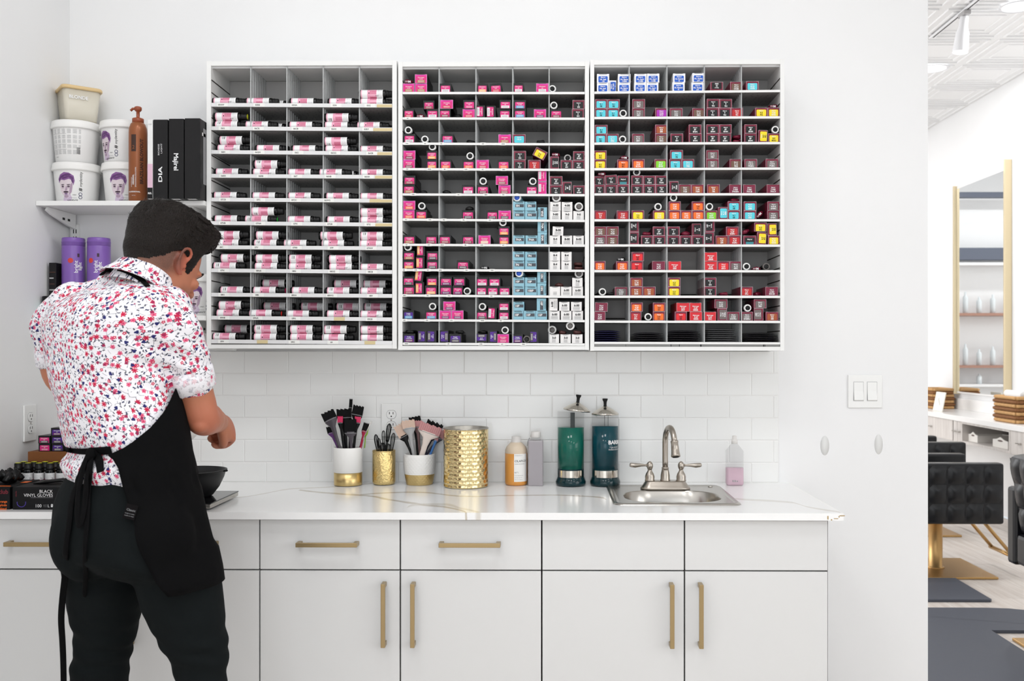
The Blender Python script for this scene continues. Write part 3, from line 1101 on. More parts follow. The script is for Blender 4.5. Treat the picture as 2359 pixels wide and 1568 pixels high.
def label_mesh(kind, col, t1, t2, w, h):
    w, h = round(w, 3), round(h, 4)
    key = (kind, col, t1, t2, w, h)
    if key in _LAB:
        return _LAB[key]
    b = MB()
    x, z = w / 2, h / 2
    y1, y2, y3 = 0.0001, -0.0001, -0.0003
    if kind in ('K', 'P'):
        rrect(b, -x * .80, x * .80, -z * .88, z * .52, y1, lm('pink' if kind == 'K' else 'violet'), .0025, True)
        b.text(t1, m_inkw, .0031, (0, y3, z * .28), bold=.02, maxw=x * 1.5)
        b.text(t2, m_inkw, .0030, (0, y3, -z * .06), bold=.02, maxw=x * 1.2)
        b.box(-x * .68, x * .68, y2, y2 + .0001, -z * .86, -z * .28, lm(col))
        for k in range(2):
            zz = -z * (.46 + .22 * k)
            b.box(-x * .5, x * .5, y3, y3 + .0001, zz - .0005, zz + .0005, m_inkw if col != 'white' else m_inkgrey)
    elif kind == 'M':
        rrect(b, -x * .86, x * .86, -z * .9, z * .62, y1, lm('pink'), .003)
        b.text(t1, m_inkw, .0032, (0, y3, z * .30), bold=.02, maxw=x * 1.45)
        b.text(t2, m_inkw, .0030, (0, y3, -z * .06), bold=.02, maxw=x * 1.2)
        b.box(-x * .62, x * .62, y2, y2 + .0001, -z * .86, -z * .28, lm(col))
        for k in range(2):
            zz = -z * (.46 + .22 * k)
            b.box(-x * .5, x * .5, y3, y3 + .0001, zz - .0005, zz + .0005, m_inkw if col != 'white' else m_inkgrey)
    elif kind == 'J':
        rrect(b, -x * .78, x * .78, -z * .9, z * .58, y1, lm(col), .003)
        ink = m_ink if col in ('yellow', 'cyan', 'lime', 'orange', 'brightred') and len(t1) < 4 else m_inkw
        b.text('Majirel', m_inkw, .0034, (0, y3, z * .32), bold=.02, maxw=x)
        b.text(t1, ink, .0052, (0, y3, -z * .12), bold=.025, maxw=x * 1.1)
        b.text(t2, ink, .0052, (0, y3, -z * .58), bold=.025, maxw=x * 1.2)
    elif kind == 'C':      # black panel with a teal foot
        rrect(b, -x * .78, x * .78, -z * .5, z * .58, y1, lm('black'), .003)
        b.text('Majirel', m_inkw, .0042, (0, y3, z * .18), bold=.02, maxw=x)
        b.box(-x * .6, x * .6, y2, y2 + .0001, -z * .92, -z * .4, lm('teal'))
    elif kind == 'R':
        b.text('Majirouge', m_inkw, .0038, (0, y3, z * .22), bold=.02, maxw=x * 1.2)
        b.text(t1, m_inkw, .0050, (0, y3, -z * .18), bold=.025, maxw=x * 1.1)
        b.text(t2, m_inkw, .0050, (0, y3, -z * .62), bold=.025, maxw=x * 1.1)
    elif kind == 'V':
        rrect(b, -x * .76, x * .76, -z * .9, z * .5, y1, lm('royal'), .003)
        b.text('Majirel', m_inkw, .0040, (0, y3, z * .26), bold=.02, maxw=x)
        b.text(t1, m_inkw, .0048, (0, y3, -z * .22), bold=.03, maxw=x * 1.3)
        b.text(t2, m_inkw, .0044, (0, y3, -z * .64), bold=.03, maxw=x * 1.0)
    elif kind == 'B':
        b.text('COLORANCE', m_ink, .0030, (x * .1, y3, z * .74), bold=.02, maxw=x * 1.45)
        b.box(-x * .60, x * .88, y1, y1 + .0001, -z * .30, z * .40, lm('slate'))
        b.text(t1, m_inkw, .0068, (-x * .48, y3, z * .05), align='L', bold=.03, maxw=x * 1.25)
    elif kind == 'W':
        b.box(-x * .4, x * .4, y2, y2 + .0001, z * .80, z * .86, m_inkgrey)
        if t1:
            b.text(t1, m_ink, .0068, (x * .05, y3, z * .22), bold=.035, maxw=x * 1.25)
        for k in range(4):
            zz = -z * (.22 + .19 * k)
            ww = x * (.62 if len(t1) > 3 else .36)
            b.box(-ww, ww, y2, y2 + .0001, zz - .0004, zz + .0004, m_inkgrey)
    me = b.mesh('label_panel') if b.f else None
    _LAB[key] = me
    return me


# ---------------------------------------------------------------- tubes
mt_black = mat('tube_black', (10, 10, 11), 0.3, spec=.35)
mt_maroon = mat('tube_maroon_foil', (112, 22, 48), 0.25, 0.3)
mt_brown = mat('tube_dark_brown', (70, 36, 34), 0.3, 0.2)
mt_white = mat('tube_cap_white', (236, 236, 234), 0.35)
mt_blue = mat('tube_cap_blue', (34, 84, 190), 0.35)
mt_grey = mat('tube_grey', (96, 92, 90), 0.35)


def tube_mesh(body, rim, core, r=.0122, L=.12):
    b = MB()
    rings = []
    n = 20
    for k in range(7):
        t = k / 6
        y = .016 + (L - .016) * t
        rx = r * (.92 + .62 * t)
        rz = r * (.92 * (1 - t) + .06)
        rings.append([(rx * math.cos(2 * math.pi * j / n), y, -rz * math.sin(2 * math.pi * j / n) - r * .55 * t) for j in range(n)])
    b.loft(rings, body, True, True, True)
    body_m = b.mesh('tube_body')
    c = MB()
    c.lathe([(r * .60, .002), (r * .66, 0), (r * .98, .0008), (r, .003), (r, .0135), (r * .92, .0165)], rim, 24, 'y', caps=False)
    rim_m = c.mesh('collar')
    d = MB()
    d.lathe([(.0004, -.0005), (r * .42, -.0012), (r * .60, 0), (r * .62, .004)], core, 20, 'y', (r * .07, 0, -r * .05), caps=False)
    return body_m, rim_m, d.mesh('cap')


TUBE = {'k': tube_mesh(mt_black, mt_white, mt_black), 'b': tube_mesh(mc_blue, mt_white, mt_blue, .0136), 'w': tube_mesh(mt_grey, mt_white, mt_grey, .0142),
        'd': tube_mesh(mt_black, mt_grey, mt_black)}
TUBE_R = {'k': .0122, 'b': .0136, 'w': .0142, 'd': .0122}


def flat_mesh(m, w, seed, letter):
    rnd = random.Random(seed)
    b = MB()
    rings = []
    n = 16
    hh = rnd.uniform(.0052, .0066)
    for k in range(8):
        t = k / 7
        y = .11 * t
        tz = hh * (1 if t < .6 else 1 - .55 * (t - .6) / .4)
        ring = []
        for j in range(n):
            a = 2 * math.pi * j / n
            ca, sa = math.cos(a), math.sin(a)
            xx = (w / 2) * math.copysign(abs(ca) ** .8, ca) * (1 - .25 * (1 - min(1, t * 6)) * .3)
            zz = tz * math.copysign(abs(sa) ** .7, sa) * (1 + .25 * math.sin(3 * ca + seed + 5 * t))
            ring.append((xx, y, zz + hh))
        rings.append(ring)
    b.loft(rings, m, True, True, True)
    if letter:
        for k in range(3):
            b.box(-w * .36 + k * .004, -w * .36 + k * .004 + .0012, -.0004, .0, hh * .6, hh * 1.5, m_inkw)
        b.text(letter, m_inkw, .007, (w * .12, -.0006, hh), bold=.03)
    return b.mesh('squeezed_tube')


FCOL = {'k': mt_black, 'm': mt_maroon, 'n': mt_brown}

# entries: (x0, x1, layer, kind, colour, text1, text2, opts)   layer in units of a box height
# kinds as above; 'T' tube end (x centre, tube key); 'F' squeezed tube; opts: r=turn in degrees, y=setback
CH = 'Chromatics'
T2 = {0: [
    (90, 228, 0, 'M', 'tan', CH, '4.3/4G'), (235, 378, 0, 'M', 'tan', CH, '4.3/4G'), (235, 378, 1, 'M', 'tan', CH, '4.3/4G'), (100, 215, 1, 'F', 'm', 'M'),
    (525, 663, 0, 'K', 'white', CH, '5.1'), (970, 1092, 0, 'K', 'peach', CH, '4.03'), (1122, 1258, 0, 'K', 'scarlet', CH, '5.62', '', dict(r=-3)),
    (1400, 1518, 0, 'K', 'white', CH, '5.0'), (1668, 1812, 0, 'M', 'white', CH, '5.0'), (1860, 0, 0, 'T', 'k')],
 1: [(100, 222, 0, 'K', 'scarlet', CH, '4.56'), (235, 360, 0, 'F', 'm', 'M'), (330, 460, 1, 'K', 'mid', CH, '4RV', '', dict(y=.01)), (372, 510, 0, 'K', 'white', CH, '4.1'),
     (535, 685, 1, 'M', 'scarlet', CH, '4.62'), (522, 655, 0, 'K', 'darkred', CH, '4.62'), (668, 795, 0, 'F', 'k', ''), (806, 945, 1, 'K', 'pink', CH, '5.20'), (798, 942, 0, 'M', 'scarlet', CH, '5.60'),
     (962, 1062, 0, 'K', 'white', CH, '5.1', '', dict(p=1, r=90)), (1080, 1190, 0, 'K', 'white', CH, '5.1', '', dict(p=1, r=90)), (1235, 1370, 1, 'K', 'white', CH, '5.0'), (1230, 1362, 0, 'K', 'white', CH, '5.0'),
     (1405, 1545, 1, 'K', 'skyblue', CH, '5.1/5Ab'), (1405, 1545, 0, 'K', 'skyblue', CH, '5.1/5Ab'), (1640, 1785, 0, 'M', 'darkpurple', CH, '5.26'), (1875, 0, 1, 'T', 'k'), (1835, 1975, 0, 'K', 'darkred', CH, '5.54'),
     (2098, 2238, 1, 'J', 'black', '4', '4N'), (2090, 2232, 0, 'J', 'black', '4', '4N')],
 2: [(155, 0, 1, 'T', 'k'), (100, 238, 0, 'K', 'white', CH, '6.00'), (350, 0, 0, 'T', 'k'), (548, 690, 0, 'K', 'skyblue', CH, '6.1/6Ab'), (830, 945, 0, 'F', 'k', ''), (1222, 1368, 0, 'M', 'tan', CH, '6.3'),
     (1393, 1540, 0, 'J', 'cyan', '10.21', ''), (1650, 1790, 0, 'F', 'k', '')],
 3: [(95, 240, 1, 'M', 'darkred', CH, '6.56/6M'), (92, 235, 0, 'M', 'darkred', CH, '6.56/6M'), (370, 497, 1, 'K', 'amber', CH, '6.3/6G'), (440, 0, 2, 'T', 'k'), (370, 497, 0, 'K', 'amber', CH, '6.3/6G'), (530, 665, 0, 'K', 'orange', CH, '6.4/6C'),
     (797, 937, 0, 'K', 'orange', CH, '6.4'), (885, 0, 1, 'T', 'k'), (962, 1108, 0, 'M', 'scarlet', CH, '6.46/6R'), (1212, 1352, 0, 'K', 'orange', CH, '6.43/6'), (1402, 1546, 1, 'J', 'black', '3', '3N'), (1400, 1542, 0, 'J', 'black', '3', '3N'),
     (1575, 1718, 0, 'J', 'red', '4.6', '4R'), (1640, 1785, 1.22, 'J', 'yellow', '7.3', '7G', dict(r=28)), (1840, 1955, 1.42, 'F', 'm', 'M'), (1832, 1935, 0, 'J', 'black', '4.0', '4N', dict(p=1, r=-90)), (1957, 2095, 0, 'J', 'black', '4P', '4N'),
     (2040, 0, 1, 'T', 'k', 0, 0, dict(y=.03)), (2105, 2243, 1, 'J', 'black', '4P', '4NN'), (2100, 2243, 0, 'J', 'black', '4P', '4NN')],
 4: [(100, 240, 1, 'K', 'mid', CH, '6.54'), (92, 232, 0, 'K', 'tan', CH, '6.32'), (265, 395, 0, 'F', 'k', ''), (535, 675, 0, 'F', 'k', ''), (790, 935, 0, 'K', 'white', CH, '6N'), (1040, 0, 1, 'T', 'k'), (965, 1110, 0, 'K', 'darkred', CH, '6.54Br'),
     (1190, 1335, 1, 'M', 'mid', CH, '6.35/6GBr'), (1220, 1365, 0, 'M', 'mid', CH, '6.35/6GBr'), (1628, 0, 1, 'T', 'k'), (1545, 1685, 0, 'K', 'white', CH, '7N'), (1690, 1792, 1.39, 'M', 'white', CH, '7', '', dict(p=1, r=90)), (1690, 1792, 0, 'M', 'white', CH, '7', '', dict(p=1, r=90)),
     (1830, 1976, 1, 'J', 'black', '4P', '4NN'), (1828, 1972, 0, 'J', 'black', '4', '4N'), (1978, 2085, 0, 'J', 'black', '4P', '4NN', dict(p=1, r=-90)), (2105, 2243, 0, 'J', 'black', '4P', '4NN')],
 5: [(95, 240, 1, 'M', 'orange', CH, '7.40/7C'), (90, 230, 0, 'M', 'orange', CH, '7.40/7C'), (315, 0, 1, 'T', 'k'), (240, 378, 0, 'K', 'orange', CH, '7.4/7C'), (815, 948, 1, 'F', 'k', ''), (790, 932, 0, 'K', 'charcoal', CH, '6.14'), (1080, 1218, 0, 'K', 'charcoal', CH, '6.03'), (1222, 1368, 0, 'M', 'charcoal', CH, '6.03/6'),
     (1440, 0, 2, 'T', 'b'), (1393, 1530, 1, 'B', '', '5N'), (1535, 1668, 1, 'B', '', '5N'), (1388, 1530, 0, 'B', '', '5N'), (1535, 1675, 0, 'B', '', '5N'), (1685, 1795, 0, 'B', '', '5NA', '', dict(p=1, r=-90)),
     (1833, 1958, 1, 'W', '', '4-00'), (1905, 0, 1.98, 'T', 'w'), (1970, 2095, 1, 'W', '', '4-00'), (2172, 0, 1, 'T', 'w'), (1830, 1956, 0, 'W', '', '9-00'), (1970, 2095, 0, 'W', '', '9-0'), (2105, 2232, 0, 'W', '', '9-0')],
 6: [(95, 238, 0, 'K', 'tan', CH, '7.3/7W'), (358, 498, 0, 'K', 'darkred', CH, '7.35/7GBr'), (520, 660, 0, 'K', 'mid', CH, '7.35/7GBr'), (793, 935, 0, 'K', 'darkred', CH, '7.54/7Br'), (985, 1128, 0, 'M', 'beige', CH, '7.03/7NW'), (1275, 0, 2, 'T', 'k'), (1222, 1352, 1, 'K', 'amber', CH, '7.32/7GI'), (1222, 1352, 0, 'K', 'amber', CH, '7.32/7GI'),
     (1390, 1530, 0, 'B', '', '7NA'), (1540, 1682, 0, 'B', '', '7NA'), (1685, 1795, 1.39, 'B', '', '7NA', '', dict(p=1, r=90)), (1685, 1795, 0, 'B', '', '5NA', '', dict(p=1, r=90)),
     (1862, 1988, 1, 'W', '', '8-00', '', dict(r=2)), (1828, 1952, 0, 'W', '', '8-4'), (1970, 2092, 0, 'W', '', '8-00'), (2105, 2230, 0, 'W', '', '8-00')],
 7: [(150, 0, 2, 'T', 'k'), (95, 232, 1, 'K', 'tan', CH, '8.3/8G'), (92, 230, 0, 'K', 'amber', CH, '8.3/8G'), (255, 352, 1.4, 'K', 'amber', CH, '8.3', '', dict(p=1, r=90)), (245, 348, 0, 'K', 'amber', CH, '8.3', '', dict(p=1, r=90)), (372, 510, 1, 'K', 'charcoal', CH, '8.03/8NW'), (370, 508, 0, 'K', 'charcoal', CH, '8.03/8NW'), (730, 872, 0, 'K', 'charcoal', CH, '7.1/7Ag', '', dict(r=1)),
     (990, 1130, 0, 'F', 'k', 'N'), (1388, 1527, 1, 'B', '', '7N'), (1535, 1672, 1, 'B', '', '7N'), (1388, 1527, 0, 'B', '', '7N'), (1535, 1672, 0, 'B', '', '7N'), (1828, 1952, 1, 'W', '', '8-4'), (1963, 2087, 1, 'W', '', '8-4'), (1828, 1952, 0, 'W', '', '8-4'), (1963, 2087, 0, 'W', '', '8-4'), (2100, 2230, 0, 'F', 'n', ''), (2100, 2225, .46, 'F', 'n', '')],
 8: [(90, 225, 1, 'K', 'charcoal', CH, '9.03'), (87, 232, 0, 'K', 'mid', CH, '8.35/8GBr'), (232, 335, 1.4, 'K', 'amber', CH, '9.3', '', dict(p=1, r=97)), (238, 342, 0, 'K', 'amber', CH, '9.3', '', dict(p=1, r=90)), (370, 500, 1, 'K', 'amber', CH, '9.3'), (355, 495, 0, 'K', 'peach', CH, '9.3/9G'), (530, 672, 1, 'K', 'darkpurple', CH, '8.20/8Iv'), (688, 828, 1, 'K', 'darkpurple', CH, '8.20/8Iv'), (528, 670, 0, 'K', 'darkpurple', CH, '8.20/8Iv'), (678, 800, 0, 'K', 'darkpurple', CH, '8.20'), (852, 0, 0, 'T', 'k'),
     (958, 1097, 1, 'K', 'white', CH, '8/8N'), (1103, 1245, 1, 'K', 'white', CH, '8/8N'), (958, 1086, 0, 'K', 'white', CH, '8/8N'), (1088, 1222, 0, 'K', 'white', CH, '8/8N'), (1225, 1360, 0, 'K', 'white', CH, '8/8N'), (1465, 0, 2, 'T', 'b'), (1390, 1528, 1, 'B', '', '10P'), (1535, 1670, 1, 'B', '', '10P'), (1390, 1528, 0, 'B', '', '10P'), (1535, 1675, 0, 'B', '', '10BP'), (1680, 1787, 1.39, 'B', '', '10N', '', dict(p=1, r=90)), (1680, 1787, 0, 'B', '', '10N', '', dict(p=1, r=90)),
     (1860, 2015, 1, 'F', 'n', ''), (2093, 2217, 1, 'W', '', '7-0'), (2172, 0, 2, 'T', 'w', 0, 0, dict(y=.012)), (1828, 1952, 0, 'W', '', ''), (1960, 2086, 0, 'W', '', '6-00'), (2095, 2222, 0, 'W', '', '6-00')],
 9: [(88, 222, 0, 'P', 'skyblue', 'Pralight', '9.1/9Ab'), (440, 0, 1, 'T', 'k'), (355, 498, 0, 'K', 'skyblue', CH, '9.1/9Ab'), (570, 714, 1, 'M', 'darkpurple', CH, '9.02/9Nv'), (523, 664, 0, 'M', 'darkpurple', CH, '9.02/9Nv'), (668, 808, 0, 'M', 'darkpurple', CH, '9.02/9Nv'), (1030, 0, 1, 'T', 'k'), (958, 1092, 0, 'K', 'charcoal', CH, '9.13/9Bg'), (1097, 1200, 0, 'K', 'white', CH, '9', '', dict(p=1, r=93)), (1222, 1350, 1, 'K', 'white', CH, '9/9N'), (1222, 1350, 0, 'K', 'white', CH, '9/9N'),
     (1388, 1524, 1, 'B', '', '10P'), (1675, 1785, 1, 'B', '', '10P', '', dict(p=1, r=90)), (1382, 1516, 0, 'B', '', '10P'), (1520, 1656, 0, 'B', '', '10P'), (1660, 1795, 0, 'B', '', '10P'), (1815, 1920, 1, 'W', '', '6-00', '', dict(p=1, r=-90)), (1938, 2062, 1, 'W', '', '6-00'), (2080, 2206, 1, 'W', '', '6-00'), (1820, 1946, 0, 'W', '', '6-00'), (1960, 2085, 0, 'W', '', '6-00'), (2095, 2222, 0, 'W', '', '6-00')],
 10: [(92, 236, 0, 'P', 'darkpurple', 'Pralight', '10.02/10Nv'), (268, 374, 0, 'P', 'charcoal', 'Pralight', '10.1', '', dict(p=1, r=90)), (378, 488, 0, 'P', 'charcoal', 'Pralight', '10.1', '', dict(p=1, r=90)), (508, 632, 0, 'P', 'charcoal', 'Pralight', '10.12', '', dict(p=1, r=-90)), (640, 784, 0, 'P', 'charcoal', 'Pralight', '10.12/10Bv'), (952, 1090, 0, 'P', 'charcoal', 'Pralight', '10.13', '', dict(r=180)), (1096, 1204, 0, 'P', 'charcoal', 'Pralight', '10.1', '', dict(p=1, r=-90)), (1208, 1346, 0, 'M', 'pink', CH, '9.02/9Nv'), (1300, 0, 1, 'T', 'k'), (1385, 1518, 0, 'P', 'darkpurple', 'Pralight', '10.20/10V'), (1556, 0, 0, 'T', 'd'), (1592, 1697, 0, 'P', 'charcoal', 'Pralight', '10.1', '', dict(p=1, r=90)),
      (1855, 0, 1, 'T', 'w', 0, 0, dict(y=.02)), (2070, 0, 1.45, 'T', 'w'), (1815, 1937, 0, 'W', '', '3-0'), (1953, 2077, 0, 'W', '', '3-0'), (2090, 2215, 0, 'W', '', '3-0'), (1935, 2080, 1, 'F', 'n', ''), (2085, 2222, 1, 'F', 'n', ''),
      (100, 230, 1, 'F', 'k', ''), (690, 830, 1, 'F', 'k', ''), (960, 1090, 1, 'F', 'k', '')],
}
T3 = {0: [
    (127, 268, 1, 'V', '', 'HL Ash', '.1/B'), (127, 262, 0, 'V', '', 'HL Ash', '.1/B'), (264, 352, 0, 'V', '', 'HL Ash', '.1', dict(p=1, r=-90, y=.012)), (372, 515, 1, 'V', '', 'HL Beige', '.13/BG'), (368, 512, 0, 'V', '', 'HL Beige', '.13/BG'),
    (562, 702, 1, 'V', '', 'HL Ash+', '.11/BB'), (708, 848, 1, 'V', '', 'HL Ash+', '.11/BB'), (558, 696, 0, 'V', '', 'HL Ash+', '.11/BB'), (700, 838, 0, 'V', '', 'HL Ash+', '.11/BB'), (1008, 1150, 1, 'V', '', 'HL Neutral', 'N'), (1000, 1140, 0, 'V', '', 'HL Neutral', 'N'), (1230, 1372, 1, 'V', '', 'HL Violet', '.2/V'), (1222, 1362, 0, 'V', '', 'HL Violet', '.2/V'),
    (1440, 1586, 0, 'J', 'black', '10', '10N', dict(r=180)), (1668, 1810, 0, 'J', 'brown', '10.31', '10GB'), (1850, 1995, 0, 'J', 'cyan', '10.21', '10VB', dict(y=-.002))],
 1: [(105, 244, 1, 'J', 'cyan', '9.1', '9B'), (248, 390, 1, 'J', 'cyan', '9.1', '9B'), (103, 242, 0, 'J', 'cyan', '9.1', '9B'), (245, 384, 0, 'J', 'cyan', '9.1', '9B'), (430, 0, 0, 'T', 'k'), (537, 682, 1, 'J', 'grey', '9.12', '9BV'), (537, 680, 0, 'J', 'grey', '9.12', '9BV'), (803, 943, 0, 'J', 'purple', '9.22', '9VV'), (970, 1118, 0, 'J', 'grey', '9.21', '9VB'), (1232, 1375, 0, 'J', 'brown', '9.13', '9BG'),
     (1398, 1544, 1, 'J', 'black', '9', '9N'), (1548, 1690, 1, 'J', 'black', '9', '9N'), (1395, 1535, 0, 'J', 'black', '9', '9N'), (1537, 1674, 0, 'J', 'black', '9', '9N'), (1677, 1816, 0, 'J', 'red', '9.4', '9C'), (2112, 2245, 1, 'F', 'm', 'M'), (1958, 2098, 0, 'J', 'yellow', '9.3', '9G'), (2103, 2244, 0, 'J', 'yellow', '9.03', '9NG')],
 2: [(105, 248, 1, 'J', 'cyan', '8.1', '8B'), (103, 234, 0, 'J', 'cyan', '8.1', '8B'), (237, 376, 0, 'J', 'cyan', '8.11', '8BB'), (425, 0, 0, 'T', 'k'), (535, 672, 0, 'J', 'grey', '8.12', '8BV'), (800, 943, 1, 'J', 'rust', '8.8', '8M'), (800, 943, 0, 'J', 'brown', '8.13', '8BG'), (978, 1123, 0, 'J', 'black', '8', '8N'), (1190, 1335, 1, 'J', 'black', '8P', '8NN'), (1190, 1337, 0, 'J', 'black', '8P', '8NN'), (1393, 1541, 1, 'J', 'black', '8P', '8NN'), (1545, 1684, 1, 'J', 'black', '8P', '8NN'), (1393, 1537, 0, 'J', 'black', '8P', '8NN'), (1540, 1680, 0, 'J', 'black', '8P', '8NN'),
     (1690, 1820, 0, 'F', 'm', ''), (1690, 1818, .5, 'F', 'm', ''), (1833, 1976, 1, 'J', 'black', '8P', '8NN'), (1833, 1974, 0, 'J', 'black', '8P', '8NN'), (1994, 2098, 0, 'J', 'yellow', '8.3', '8G', dict(p=1, r=-88)), (2108, 2245, 0, 'J', 'yellow', '8.0', '8GG'), (2190, 0, 1, 'T', 'k')],
 3: [(97, 237, 1, 'J', 'yellow', '8.3', '8G'), (97, 234, 0, 'J', 'yellow', '8.3', '8G'), (390, 508, 1, 'F', 'm', 'M'), (362, 501, 0, 'J', 'orange', '8.0', '8C'), (535, 676, 0, 'J', 'orange', '8.45', '8CRv'), (795, 935, 0, 'J', 'lime', '8.07', '8NM'), (975, 1120, 1, 'J', 'cyan', '7.1', '7B'), (965, 1105, 0, 'J', 'cyan', '7.1', '7B'), (1109, 1250, 0, 'J', 'cyan', '7.11', '7BB'), (1393, 1536, 1, 'J', 'grey', '7.12', '7BV'), (1390, 1536, 0, 'J', 'grey', '7.12', '7BV'), (1665, 1806, 0, 'J', 'brown', '7.13', '7BG'), (1835, 1980, 0, 'J', 'grey', '7.013', '7NBG'), (2080, 2225, 0, 'J', 'grey', '7.014', '7NBC')],
 4: [(130, 240, 2, 'F', 'm', 'M'), (95, 216, 1, 'J', 'black', '7', '7N', dict(y=.012)), (222, 358, 1.05, 'J', 'black', '7', '7N', dict(r=-4)), (366, 497, 1, 'C', '', '', '', dict(y=.004)), (95, 217, 0, 'J', 'black', '7', '7N'), (222, 356, 0, 'J', 'black', '7', '7N'), (358, 497, 0, 'J', 'black', '7P', '7NN'), (590, 0, 2, 'T', 'k', 0, 0, dict(y=.01)), (525, 660, 1, 'J', 'black', '7P', '7NN'), (664, 802, 1, 'J', 'black', '7P', '7NN'), (804, 941, 1, 'J', 'black', '7P', '7NN'), (523, 661, 0, 'J', 'black', '7P', '7NN'), (665, 803, 0, 'J', 'black', '7P', '7NN'), (806, 943, 0, 'J', 'black', '7P', '7NN'),
     (964, 1070, 0, 'J', 'black', '7P', '7NN', dict(p=1, r=-90)), (1075, 1216, 0, 'J', 'brown', '7.31', '7GB'), (1220, 1360, 0, 'J', 'rust', '7.18', '7BM'), (1400, 1546, 0, 'J', 'rust', '7.8', '7M'), (1658, 1800, 0, 'J', 'plum', '7.035', '7NGRv'), (1820, 1963, 0, 'J', 'plum', '7.041', '7NCB'), (2092, 2240, 0, 'J', 'plum', '7.042', '7NCV')],
 5: [(92, 236, 0, 'J', 'red', '7.4', '7C'), (357, 498, 0, 'J', 'red', '7.45', '7CRv'), (530, 670, 0, 'J', 'yellow', '7.3', '7G'), (778, 918, 0, 'J', 'yellow', '7.33', '7GG'), (835, 0, 1, 'T', 'k'), (1015, 0, 2, 'T', 'k'), (958, 1096, 1, 'J', 'orange', '7.40', '7C0'), (955, 1092, 0, 'J', 'orange', '7.40', '7C0'), (1096, 1224, 0, 'J', 'orange', '7.43', '7CG'), (1225, 1367, 1, 'J', 'orange', '7.4', '7C'), (1228, 1368, 0, 'J', 'orange', '7.44', '7CC'), (1430, 0, 1, 'T', 'k'), (1385, 1520, 0, 'J', 'lime', '6.07', '6NM'), (1530, 1636, 0, 'J', 'cyan', '6.11', '6BB', dict(p=1, r=-90)), (1672, 1790, 2, 'F', 'm', ''), (1640, 1782, 1, 'J', 'cyan', '6.1', '6B'), (1640, 1780, 0, 'J', 'cyan', '6.1', '6B'), (1828, 1972, 1, 'J', 'cyan', '6.11', '6BB'), (1825, 1970, 0, 'J', 'cyan', '6.11', '6BB'), (1978, 2080, 0, 'F', 'm', 'M', '', dict(r=-50, lift=.026)), (2100, 2244, 1, 'J', 'grey', '6.014', '6NBC'), (2100, 2244, 0, 'J', 'grey', '6.014', '6NBC')],
 6: [(97, 235, 1, 'J', 'brown', '6.23', '6VG'), (239, 378, 1, 'J', 'brown', '6.31', '6GB'), (97, 232, 0, 'J', 'grey', '6.025', '6NVRv'), (235, 374, 0, 'J', 'brown', '6.31', '6GB'), (510, 612, 1.39, 'J', 'black', '6P', '6NN', dict(p=1, r=90, y=.004)), (507, 612, 0, 'J', 'black', '6P', '6NN', dict(p=1, r=90)), (640, 765, 1, 'F', 'm', ''), (636, 774, 0, 'J', 'black', '6P', '6NN'), (774, 916, 1, 'J', 'black', '6P', '6NN'), (778, 918, 0, 'J', 'black', '6P', '6NN'), (942, 1085, 1, 'J', 'black', '6', '6N'), (942, 1084, 0, 'J', 'black', '6', '6N'), (1092, 1222, 1, 'F', 'm', ''), (1088, 1222, 0, 'J', 'black', '6', '6N'), (1230, 1336, 1, 'J', 'black', '6', '6N', dict(p=1, r=-90, y=.01)), (1226, 1364, 0, 'J', 'black', '6', '6N'), (1382, 1488, 1.39, 'J', 'black', '6', '6N', dict(p=1, r=90)), (1376, 1484, 0, 'J', 'black', '6', '6N', dict(p=1, r=90)),
     (1500, 1642, 0, 'J', 'rust', '6.8', '6M'), (1622, 1768, 1, 'J', 'red', '6.35', '6GRv'), (1650, 1790, 0, 'J', 'red', '6.35', '6GRv'), (1805, 1915, 1.3, 'F', 'm', '', '', dict(r=-28)), (1822, 1966, 0, 'C', '', '', ''), (1978, 2086, 0, 'J', 'yellow', '6.3', '6G', dict(p=1, r=-87)), (1948, 2088, 1.45, 'J', 'yellow', '6.3', '6G', dict(r=1)), (2101, 2206, 1.0, 'J', 'yellow', '6.3', '6G', dict(p=1, r=-91)), (2104, 2243, 0, 'J', 'yellow', '6.33', '6GG')],
 7: [(85, 224, 0, 'J', 'orange', '6.46', '6CR'), (340, 478, 1, 'F', 'k', 'M'), (350, 488, 0, 'J', 'orange', '6.45', '6CRv'), (527, 669, 1, 'J', 'brightred', '6.6', '6R'), (517, 661, 0, 'J', 'brightred', '6.6', '6R'), (767, 915, 0, 'J', 'plum', '6.20', '6OV'), (953, 1103, 0, 'R', '', '6.66', '6RR'), (1372, 1517, 1, 'R', '', '6.66', '6RRR', dict(r=-1)), (1375, 1516, 0, 'R', '', '6.66', '6RRR'), (1521, 1662, 0, 'J', 'brightred', '6.60', '6RO'), (1667, 1800, 0, 'J', 'grey', '6.13', '6BG'), (1858, 0, 0, 'T', 'k'), (1912, 2040, 0, 'F', 'm', 'M'), (2090, 0, 0, 'T', 'd', 0, 0, dict(y=.005))],
 8: [(190, 0, 0, 'T', 'k'), (240, 325, 0, 'F', 'k', ''), (338, 482, 0, 'J', 'grey', '5.025', '5NV', dict(y=.015)), (515, 656, 1, 'J', 'rust', '5.18', '5BM'), (510, 652, 0, 'J', 'rust', '5.18', '5BM'), (658, 803, 0, 'J', 'rust', '5.8', '5M'), (950, 1093, 1, 'J', 'yellow', '5.3', '5G'), (950, 1090, 0, 'J', 'yellow', '5.3', '5G'), (1365, 1507, 1, 'J', 'black', '5', '5N'), (1365, 1506, 0, 'J', 'black', '5', '5N'), (1530, 1662, 0, 'F', 'm', ''), (1790, 1930, 0, 'J', 'red', '5.5', '5Rv'), (1935, 2070, 0, 'F', 'm', '', '', dict(y=.03)), (2078, 2222, 0, 'J', 'plum', '5.041', '5NCB')],
